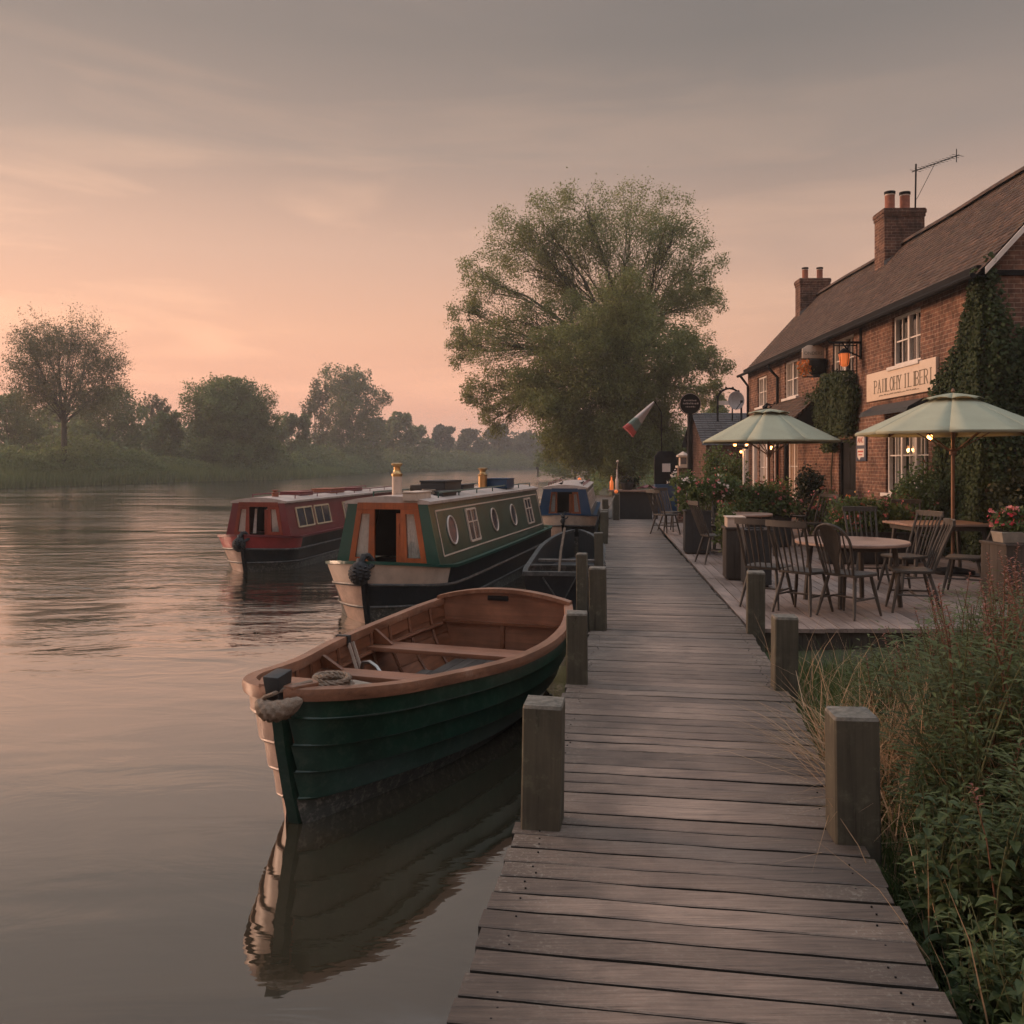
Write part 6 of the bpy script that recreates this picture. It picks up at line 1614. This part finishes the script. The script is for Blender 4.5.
# the great willow by the end of the walk
WY = 50.0; pxm = WY / F
def wc(px, py, r, dy, wgt=1, rz=None): c = PY(px, py, WY + dy); return ((c.x, c.y, c.z), (r * pxm, r * pxm * 1.1, (rz or r) * pxm), wgt)
rw = random.Random(9)
UPC = [(502, 240, 34), (540, 222, 36), (583, 210, 34), (632, 208, 36), (676, 226, 34), (702, 262, 30), (706, 305, 26), (480, 276, 28), (466, 318, 26), (462, 352, 22), (492, 345, 28), (480, 392, 24), (494, 418, 22),
       (528, 272, 34), (574, 250, 34), (625, 250, 36), (664, 280, 34), (518, 318, 28), (560, 292, 28), (606, 292, 30), (646, 318, 32), (690, 345, 28), (716, 362, 20), (712, 395, 18), (508, 385, 26), (540, 240, 30), (655, 240, 30), (592, 235, 34), (690, 290, 26)]
cl = [wc(x, y, r, rw.uniform(-3.2, 3.2), .9) for x, y, r in UPC]
grow('willow_tree', 'great spreading willow with a rounded airy crown beside the river, tallest tree in view', 'tree', (6.2, WY, .45), PY(600, 385, WY).z - .45, cl, 42, 48, .115, M['l_willow'], M['bark_l'], 5, tr=.60, airy=.35, hang=.12, lth=.75, t0r=(.35, 1.0), trunk_up=3.5, shell=2500)
LOC_ = [(588, 385, 34), (612, 425, 36), (640, 378, 34), (575, 430, 26), (620, 395, 34), (572, 312, 34), (612, 300, 34), (650, 312, 32), (548, 348, 32), (684, 352, 28), (530, 388, 28), (585, 340, 36), (630, 330, 36), (560, 372, 36), (600, 345, 40), (642, 350, 38), (668, 385, 32), (556, 415, 34), (600, 400, 40), (645, 410, 40), (672, 425, 28), (562, 442, 22), (590, 445, 30), (640, 452, 28), (676, 452, 22), (615, 320, 30), (575, 450, 22), (545, 405, 20), (610, 460, 24)]
cl = [((c[0][0], c[0][1] - 6, c[0][2]), tuple(q * .9 for q in c[1]), c[2]) for c in [wc(x, y, r, rw.uniform(-2.2, 2.2), 1.2) for x, y, r in LOC_]]
cl = [((PY(x, y, 45 + rw.uniform(-2, 2)).x, 45 + rw.uniform(-2, 2), PY(x, y, 45).z), (r * .05, r * .055, r * .05), 1.2) for x, y, r in LOC_]
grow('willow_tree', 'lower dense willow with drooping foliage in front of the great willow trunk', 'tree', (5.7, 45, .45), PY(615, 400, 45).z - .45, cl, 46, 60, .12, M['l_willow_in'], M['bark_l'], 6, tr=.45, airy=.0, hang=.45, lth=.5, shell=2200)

def tree_px(label, px, ybase, ytop, hwpx, Y, seed, n=14, dens=1.0, lmat='l_tree', ls=None, airy=.4, name='tree', cat='tree', fork=.32, low=.18, group='trees on the far bank', nl=26, ntw=16, gaps=1.0):
    rg = random.Random(seed); k = Y / F
    zt = HC - (ytop - HY) * k; zb = float(ground_z((px - 512) * k, Y)); H = zt - zb; R = hwpx * k
    cl = []
    for i in range(n):
        a = 2 * math.pi * i * .618 + rg.uniform(-.3, .3); u = (i + .5) / n
        # envelope: wide in the middle, rounded at the top
        z = low + (1 - low - .12) * u
        env = math.sqrt(max(0.02, 1 - ((z - .45) / .56) ** 2)) * rg.uniform(.35, .74)
        cl.append((((px - 512) * k + math.cos(a) * R * env, Y + math.sin(a) * R * env, zb + H * z), (R * rg.uniform(.30, .46),) * 2 + (H * rg.uniform(.13, .20),), dens))
    cl.append((((px - 512) * k, Y, zb + H * .87), (R * .35, R * .35, H * .12), dens))
    return grow(name, label, cat, ((px - 512) * k, Y, zb), H * fork, cl, ntw, nl, ls or .0026 * Y, M[lmat], None, seed, group, tr=max(.12, H * .018), airy=airy, shell=0 if lmat == 'l_brown' else 520)
tree_px('tall airy tree with visible branches at the far left of the picture', 64, 480, 309, 74, 88, 31, n=28, lmat='l_brown', airy=.75, fork=.36, low=.42, nl=40, ntw=34, ls=.17)
for i, (lb, px, yt, hwp, Y, lm, n) in enumerate([
    ('dark rounded tree behind the tall airy one', 108, 384, 48, 118, 'l_tree', 14),
    ('dark tree cut by the left edge of the picture', 8, 388, 42, 104, 'l_tree', 14),
    ('brownish twiggy tree peeping over the left bank', 158, 392, 24, 150, 'l_brown', 10),
    ('small dark bush left of the big round bush', 164, 410, 22, 112, 'l_tree2', 9),
    ('big round green bush leaning over the far water edge', 232, 374, 54, 113, 'l_tree2', 26),
    ('tree with a sky gap in its left crown, right of the big round bush', 352, 364, 40, 186, 'l_tree', 18),
    ('slight bare topped tree left of the sky gap tree', 316, 376, 26, 178, 'l_brown', 9),
    ('low tree between the round bush and the sky gap tree', 290, 412, 28, 150, 'l_tree', 9),
    ('small tree at the right shoulder of the sky gap tree', 398, 411, 22, 216, 'l_tree', 9),
    ('low rounded tree farther down the left bank', 414, 425, 22, 236, 'l_tree2', 9),
    ('hazy tree down the river, first from the left', 440, 424, 18, 262, 'l_far', 9),
    ('hazy tree down the river with a double crown', 468, 428, 18, 275, 'l_far', 9),
    ('hazy tree down the river near the willow edge', 496, 424, 20, 290, 'l_far', 9),
    ('hazy low tree at the bend under the willow branches', 524, 432, 20, 300, 'l_far', 9),
    ('hazy tree behind the willow, over the far bend', 552, 428, 24, 330, 'l_far', 9),
    ('dark tree in the gap beyond the first left trees', 60, 400, 40, 128, 'l_tree', 12),
    ('mid distance tree behind the big round bush', 205, 408, 30, 150, 'l_tree', 9),
    ('hazy distant tree showing over the round bush', 262, 412, 22, 190, 'l_far', 8),
    ('hazy distant tree just left of the farthest low trees', 380, 418, 20, 230, 'l_far', 8)]):
    dens = 1.5 if n > 20 else 1.1
    tree_px(lb, px, 480, yt, hwp, Y, 50 + i, n=n, dens=dens, lmat=lm, airy=.25 if lm != 'l_brown' else .7, low=.06, fork=.22, name='round_bush' if 'bush' in lb else 'tree', cat='bush' if 'bush' in lb else 'tree', nl=30, ls=.0026 * Y if Y < 200 else .0030 * Y, ntw=22 if n <= 20 else 30)
for i, (lb, px, yt, hwp, Y) in enumerate([
    ('green tree showing between the willow and the outbuilding roof', 716, 398, 30, 78),
    ('tree behind the willow trunk on the right bank', 640, 410, 60, 95), ('tree behind the willow on the river side', 575, 420, 50, 110), ('tree beyond the pub roof end', 770, 405, 50, 85)]):
    tree_px(lb, px, 480, yt, hwp, Y, 90 + i, n=12, dens=1.2, lmat='l_tree2', low=.08, fork=.2, group='trees behind the willow', nl=30)

# far bank scrub: uncountable
rg = np.random.default_rng(77)
def scrub(name, label, ys, depth, hgt, n, ls, lm, seed, cat='scrub', side='L', off=0, hfreq=1.0):
    rg = np.random.default_rng(seed); y = rg.uniform(*ys, n); d = rg.uniform(0, 1, n) ** 1.2 * depth + off
    x = (lerp_tab(XL_T, y) - d) if side == 'L' else (lerp_tab(XR_T, y) + d)
    z0 = np.maximum(ground_z(x, y), 0)
    hh = hgt * (.55 + .30 * np.sin(y * .21 * hfreq + 1.3) + .22 * np.sin(y * .53 * hfreq + d * .4) + .15 * np.sin(y * 1.1 * hfreq)) * (.55 + .5 * np.minimum(1, (d - off) / 3))
    z = z0 + np.maximum(hh, .4) * rg.uniform(0, 1, n) ** .7
    o = leafcloud(name, np.stack([x, y, z], 1), ls, M[lm], None, aspect=.45, seed=seed, hang=.0)
    return tag(o, label, cat, kind='stuff')
scrub('bank_scrub', 'dense green scrub along the foot of the far bank', (55, 130), 9, 3.4, 80000, .34, 'l_tree2', 1)
scrub('bank_scrub', 'hazy scrub along the far bank farther down the river', (110, 340), 12, 4.4, 70000, .55, 'l_tree', 2)
scrub('hedge_belt', 'dark belt of hedge and trees behind the far bank', (70, 300), 40, 7.5, 60000, .75, 'l_tree', 3, off=14, hfreq=.5)
scrub('bank_scrub', 'bushy growth right at the water edge of the far bank', (85, 240), 4, 2.6, 50000, .4, 'l_tree2', 9, off=-.6, hfreq=1.6)
scrub('river_bend_scrub', 'hazy scrub on the near bank far down the river', (62, 330), 14, 3.2, 24000, .5, 'l_tree2', 4, side='R', off=.3)
scrub('distant_wood', 'distant wood closing the view down the river', (320, 420), 60, 13, 30000, 1.5, 'l_far', 5, off=2, hfreq=.3)
scrub('distant_wood', 'distant wood on the far side of the fields behind the willow', (110, 330), 60, 9, 30000, 1.0, 'l_far', 6, side='R', off=14, hfreq=.4)
# reeds: upright blades at the far water's edge
n = 26000; y = rg.uniform(55, 150, n); x = lerp_tab(XL_T, y) + rg.uniform(-2.2, 1.2, n); z = np.maximum(ground_z(x, y), -.05); h = rg.uniform(.6, 1.7, n); a = rg.uniform(0, 6.28, n); ln = rg.normal(size=(n, 2)) * .25
wv = np.stack([np.cos(a), np.sin(a), 0 * a], 1) * .05; b0 = np.stack([x, y, z], 1); tp = b0 + np.stack([ln[:, 0], ln[:, 1], h], 1)
tag(quads_np('reed_bed', np.stack([b0 - wv, b0 + wv, tp], 1).reshape(-1, 3), n, rg.uniform(0, 1, n), M['l_reed'], k=3), 'reeds and long grass at the far water edge', 'reeds', kind='stuff')

# ------------------------------------------------------------------ ivy
def ivy(label, pts_fn, n, size, nrm, seed, loc, rz, stems):
    rg = np.random.default_rng(seed); o = thing('ivy', label, 'ivy', loc, rz)
    leafcloud('foliage', pts_fn(rg, n), size, M['l_ivy'], o, aspect=.85, nrm=nrm, tilt=.55, seed=seed)
    m = MB()
    for s in stems: m.tube(s, [.03, .022, .012][:len(s)] if len(s) == 3 else .02, 5)
    m.build('stem', M['bark'], o)
    return o
HL = (7.8, 14.8, HZ); HR = -math.atan(.03)
def nz(u, z, s): return np.sin(u * 2.3 + s) * .7 + np.sin(z * 1.9 + s * 2) * .6 + np.sin(u * 5.1 + z * 3.7) * .3
def ivy_front(rg, n):
    out = []
    while sum(map(len, out)) < n:
        u = rg.uniform(-.05, 3.3, n); z = rg.uniform(0, 4.95, n)
        edge = np.interp(z, [0, 1.2, 2.2, 3.0, 3.6, 4.2, 4.6, 4.95], [2.0, 1.8, 1.6, 1.5, 1.3, .9, .45, .25]) + .22 * nz(u * 2, z * 2.2, 1)
        k = (u < edge) & (rg.uniform(size=n) < np.clip((edge - u) * 3 + .3, 0, 1))
        d = .02 + rg.uniform(0, 1, n) ** 1.4 * (.17 + .08 * nz(u * 1.5, z * 1.5, 3)); out.append(np.stack([-np.abs(d), u, z], 1)[k])
    return np.concatenate(out)[:n]
ivy('dense ivy climbing the front wall beside the name board up to the gutter', ivy_front, 20000, .062, (-1, -.25, .35), 1, HL, HR, [((-.03, .5, -.4), (-.05, .6, 2), (-.03, .8, 4)), ((-.03, 1.2, -.4), (-.05, 1.3, 1.5), (-.03, 1.5, 3))])
def ivy_gable(rg, n):
    out = []
    while sum(map(len, out)) < n:
        u = rg.uniform(-.05, 4.3, n); z = rg.uniform(0, 5.2, n)
        top = np.interp(u, [0, .35, .7, 1.1, 1.6, 3, 4.3], [4.85, 4.3, 4.2, 3.7, 3.3, 2.9, 2.5]) + .3 * nz(u * 2, z, 2)
        k = (z < top) & (rg.uniform(size=n) < np.clip((top - z) * 2.5 + .25, 0, 1)); d = .02 + rg.uniform(0, 1, n) ** 1.4 * (.30 + .12 * nz(u * 1.5, z * 1.5, 5)); out.append(np.stack([u, -np.abs(d), z], 1)[k])
    return np.concatenate(out)[:n]
ivy('dark ivy covering the gable end at the right edge', ivy_gable, 34000, .066, (-.15, -1, .35), 2, HL, HR, [((.8, -.03, -.4), (.9, -.05, 2), (.7, -.03, 4)), ((2, -.03, -.4), (2.2, -.05, 1.5), (2.0, -.03, 3))])
def ivy_patch(rg, n):
    out = []
    while sum(map(len, out)) < n:
        u = rg.uniform(5.3, 9.2, n); z = rg.uniform(1.3, 3.95, n)
        e = 1 - ((u - 7.2) / 1.55) ** 2 - ((z - 3.0) / 1.0) ** 4 + .3 * nz(u * 2, z * 2, 4); e = np.where((z < 2.4) & (u > 6.2) & (u < 7.3), -1, e)
        k = rg.uniform(size=n) < np.clip(e * 2.5, 0, 1); d = .02 + rg.uniform(0, 1, n) ** 1.3 * (.34 + .12 * nz(u, z, 6)); out.append(np.stack([-np.abs(d), u, z], 1)[k])
    return np.concatenate(out)[:n]
ivy('ivy patch hanging over the black door between the porch and the iron bracket', ivy_patch, 13000, .066, (-1, -.35, .3), 3, HL, HR, [((-.03, 7.6, -.3), (-.05, 7.7, 1.5), (-.03, 7.4, 3))])

# ================================================================== NEAR BANK PLANTS
def lance(V, R, base, d, up, ln, wd, droop, r):
    """a lance-shaped leaf folded along its midrib: 6 quads"""
    d = d / np.linalg.norm(d); s = np.cross(d, up); s /= max(np.linalg.norm(s), 1e-6); u = np.cross(s, d)
    prof = ((0, .12), (.3, .85), (.6, .8), (1, .0)); rows = []
    for t, w_ in prof:
        c = base + d * ln * t - np.array([0, 0, 1]) * droop * ln * t * t
        rows.append((c - s * wd * w_ * .5 + u * wd * .12 * w_, c, c + s * wd * w_ * .5 + u * wd * .12 * w_))
    for a, b in zip(rows[:-1], rows[1:]):
        V.extend([a[0], a[1], b[1], b[0], a[1], a[2], b[2], b[1]]); R.extend([r, r])
M['redstem'] = pmat('reddish_stem', (.12, .060, .035), .35, 12, .8, .1, 40)
def weed(name, label, kind, seed, h):
    rg = np.random.default_rng(seed); o = thing(name, label, 'weed', (0, 0, 0), 0, 'wild plants on the near bank')
    m = MB(); V, R = [], []; SP = []
    nst = {'herb': 3, 'nettle': 4, 'dock': 1, 'bushy': 6}[kind]
    for s in range(nst):
        FV, FR = [], []
        lean = rg.normal(size=2) * (.12 if kind != 'bushy' else .28); hh = h * rg.uniform(.75, 1.05); b = np.append(rg.normal(size=2) * .04, 0)
        f = lambda t: b + np.array([lean[0] * t * t * hh + .02 * math.sin(t * 5 + s), lean[1] * t * t * hh + .015 * math.cos(t * 4 + s), hh * t])
        m.tube([f(t) for t in (-.05, .25, .5, .75, 1)], [.0065, .006, .005, .0035, .002], 5)
        if kind == 'herb':
            n = 34
            for i in range(n):
                t = .12 + .80 * i / n; a = i * 2.4 + s; d = np.array([math.cos(a), math.sin(a), .45]); lance(V, R, f(t), d, np.array([0, 0, 1.]), .13 * (1.15 - .6 * t) * rg.uniform(.8, 1.2), .022, .45, rg.uniform())
            for i in range(14):
                t = .90 + .11 * i / 14; a = i * 2.4; d = np.array([math.cos(a), math.sin(a), .6]); lance(FV, FR, f(t), d, np.array([0, 0, 1.]), .032 * rg.uniform(.7, 1.3), .014, .2, rg.uniform())
            SP.append((FV, FR))
        elif kind == 'nettle':
            n = 11
            for i in range(n):
                t = .15 + .85 * i / n; a0 = (i % 2) * 1.57 + s
                for a in (a0, a0 + 3.14): d = np.array([math.cos(a), math.sin(a), .25]); lance(V, R, f(t), d, np.array([0, 0, 1.]), .12 * (1.2 - .7 * t) * rg.uniform(.8, 1.2), .065 * (1.2 - .6 * t), .5, rg.uniform())
        elif kind == 'dock':
            for i in range(12):
                a = i * 2.4; d = np.array([math.cos(a), math.sin(a), rg.uniform(.5, 1.6)]); lance(V, R, b, d, np.array([0, 0, 1.]), h * rg.uniform(.6, 1.1), .11 * rg.uniform(.7, 1.2), .45, rg.uniform())
        else:
            for i in range(46):
                t = rg.uniform(.2, 1); a = rg.uniform(0, 6.28); p = f(t); q = p + np.array([math.cos(a), math.sin(a), .5]) * rg.uniform(.03, .16); d = np.array([math.cos(a), math.sin(a), .4]); lance(V, R, q, d, np.array([0, 0, 1.]), .075 * rg.uniform(.7, 1.3), .020, .3, rg.uniform())
    m.build('stem', M['redstem'] if kind == 'herb' else M['stem'], o)
    V = np.array(V); quads_np('foliage', V, len(V) // 4, np.array(R), M['l_weed2' if kind in ('nettle', 'dock') else 'l_weed'], o)
    for FV, FR in SP: FV = np.array(FV); quads_np('flower_spike', FV, len(FV) // 4, np.array(FR), M['fl_rust'], o)
    return o
protos = {'herb': weed('willowherb', 'tall leafy wild stems with rusty pink tips growing on the bank beside the boardwalk', 'herb', 1, 1.15), 'nettle': weed('nettle', 'nettle clump with toothed dark leaves growing on the bank beside the boardwalk', 'nettle', 2, .62), 'dock': weed('dock_plant', 'broad leaved dock plant low on the bank beside the boardwalk', 'dock', 3, .40), 'bushy': weed('bushy_weed', 'bushy weed with small narrow leaves on the bank beside the boardwalk', 'bushy', 4, .85)}
used = set(); rp = random.Random(14)
def gz1(x, y): return float(ground_z(x, y))
def put(kind, x, y, s):
    kx = 512 + 900 * x / y; lim = 628 if kx < 900 else 606 if kx < 950 else 575 if kx < 1000 else 540
    mh = HC - (lim - HY) / F * (y + .2) - gz1(x, y); s = min(s, mh / PH[kind])
    if s < .3: return
    p = protos[kind]
    if kind in used: p = dup(p)
    used.add(kind)
    p.location = (x, y, gz1(x, y) - .02); p.rotation_euler = (rp.uniform(-.08, .08), rp.uniform(-.08, .08), rp.uniform(0, 6.28)); p.scale = (s, s, s * rp.uniform(.9, 1.12))
PH = {'herb': 1.2, 'nettle': .68, 'dock': .4, 'bushy': .98}
cnt = 0
while cnt < 125:
    y = rp.uniform(2.6, 7.7); x = rp.uniform(re_(y) + .16, .62 * y + .6)
    e = x - re_(y)
    kx = 512 + 900 * x / y
    if kx > 1120: continue
    if y > 5.8 and e < 1.1 and rp.random() < .8: continue     # low grassy pocket before the patio
    r = rp.random()
    if e < .35: put('bushy' if r < .35 else 'nettle', x, y, rp.uniform(.45, .75))
    elif e < .8: put('nettle' if r < .4 else 'bushy' if r < .8 else 'herb', x, y, rp.uniform(.65, .95))
    else: put('herb' if r < .34 else 'bushy' if r < .78 else 'nettle', x, y, rp.uniform(.8, 1.18))
    cnt += 1
for i in range(34):
    y = rp.uniform(4.2, 7.6); kx = rp.uniform(955, 1060); put('herb' if i % 3 else 'bushy', (kx - 512) / 900 * y, y, rp.uniform(.9, 1.35))
for i in range(26):
    y = rp.uniform(2.35, 3.6); x = rp.uniform(re_(y) + .12, re_(y) + .8); put('dock' if i % 3 == 0 else 'nettle', x, y, rp.uniform(.7, 1.05))
# grass, both green and dry: uncountable
def blades(name, label, n, area, hmin, hmax, wd, mt, seed, lean=.5, dens=None):
    rg = np.random.default_rng(seed); xs, ys = [], []
    y = rg.uniform(area[0], area[1], n * 3); x = np.array([re_(q) for q in y]) + rg.uniform(0, 1, n * 3) ** 1.3 * area[2] + .03
    k = dens(x, y, rg) if dens else np.ones(len(x), bool)
    x, y = x[k][:n], y[k][:n]; n = len(x); z = ground_z(x, y) - .02
    h = rg.uniform(hmin, hmax, n); a = rg.uniform(0, 6.28, n); ld = rg.normal(size=(n, 2)) * lean * h[:, None]
    wv = np.stack([np.cos(a), np.sin(a), 0 * a], 1) * wd; b0 = np.stack([x, y, z], 1)
    p = lambda t: b0 + np.stack([ld[:, 0] * t * t, ld[:, 1] * t * t, h * (t - .28 * t * t * np.minimum(1.6, np.linalg.norm(ld, axis=1) / h))], 1)
    T = [0, .35, .7, 1]; W = [1, .85, .55, .05]; V = []
    for i in range(3): V.append(np.stack([p(T[i]) - wv * W[i], p(T[i]) + wv * W[i], p(T[i + 1]) + wv * W[i + 1], p(T[i + 1]) - wv * W[i + 1]], 1))
    V = np.stack(V, 1).reshape(-1, 3); r = np.repeat(rg.uniform(0, 1, n), 3)
    return tag(quads_np(name, V, n * 3, r, M[mt]), label, 'grass', kind='stuff')
blades('grass', 'green grass growing along the near bank and under the patio edge', 16000, (2.2, 8.1, 4.5), .18, .46, .0045, 'grassb', 1, .45)
blades('grass', 'low turf on the near bank', 16000, (2.2, 8.5, 5.5), .05, .18, .005, 'l_weed', 5, .6)
def tuft(cx, cy, r): return lambda x, y, rg: (rg.uniform(size=len(x)) < np.exp(-((x - cx) ** 2 + (y - cy) ** 2) / r ** 2))
blades('dry_grass', 'pale dry grass tuft beside the nearest right post', 1500, (3.8, 5.5, 1.0), .35, .75, .0035, 'dry', 2, .75, tuft(2.05, 4.7, .38))
blades('dry_grass', 'dry grass leaning along the right edge of the boardwalk', 420, (2.6, 7.2, .45), .15, .40, .003, 'dry', 3, .45)
blades('dry_grass', 'scattered pale dry stalks among the weeds', 750, (2.6, 7.6, 3.5), .35, .9, .0035, 'dry', 4, .5)
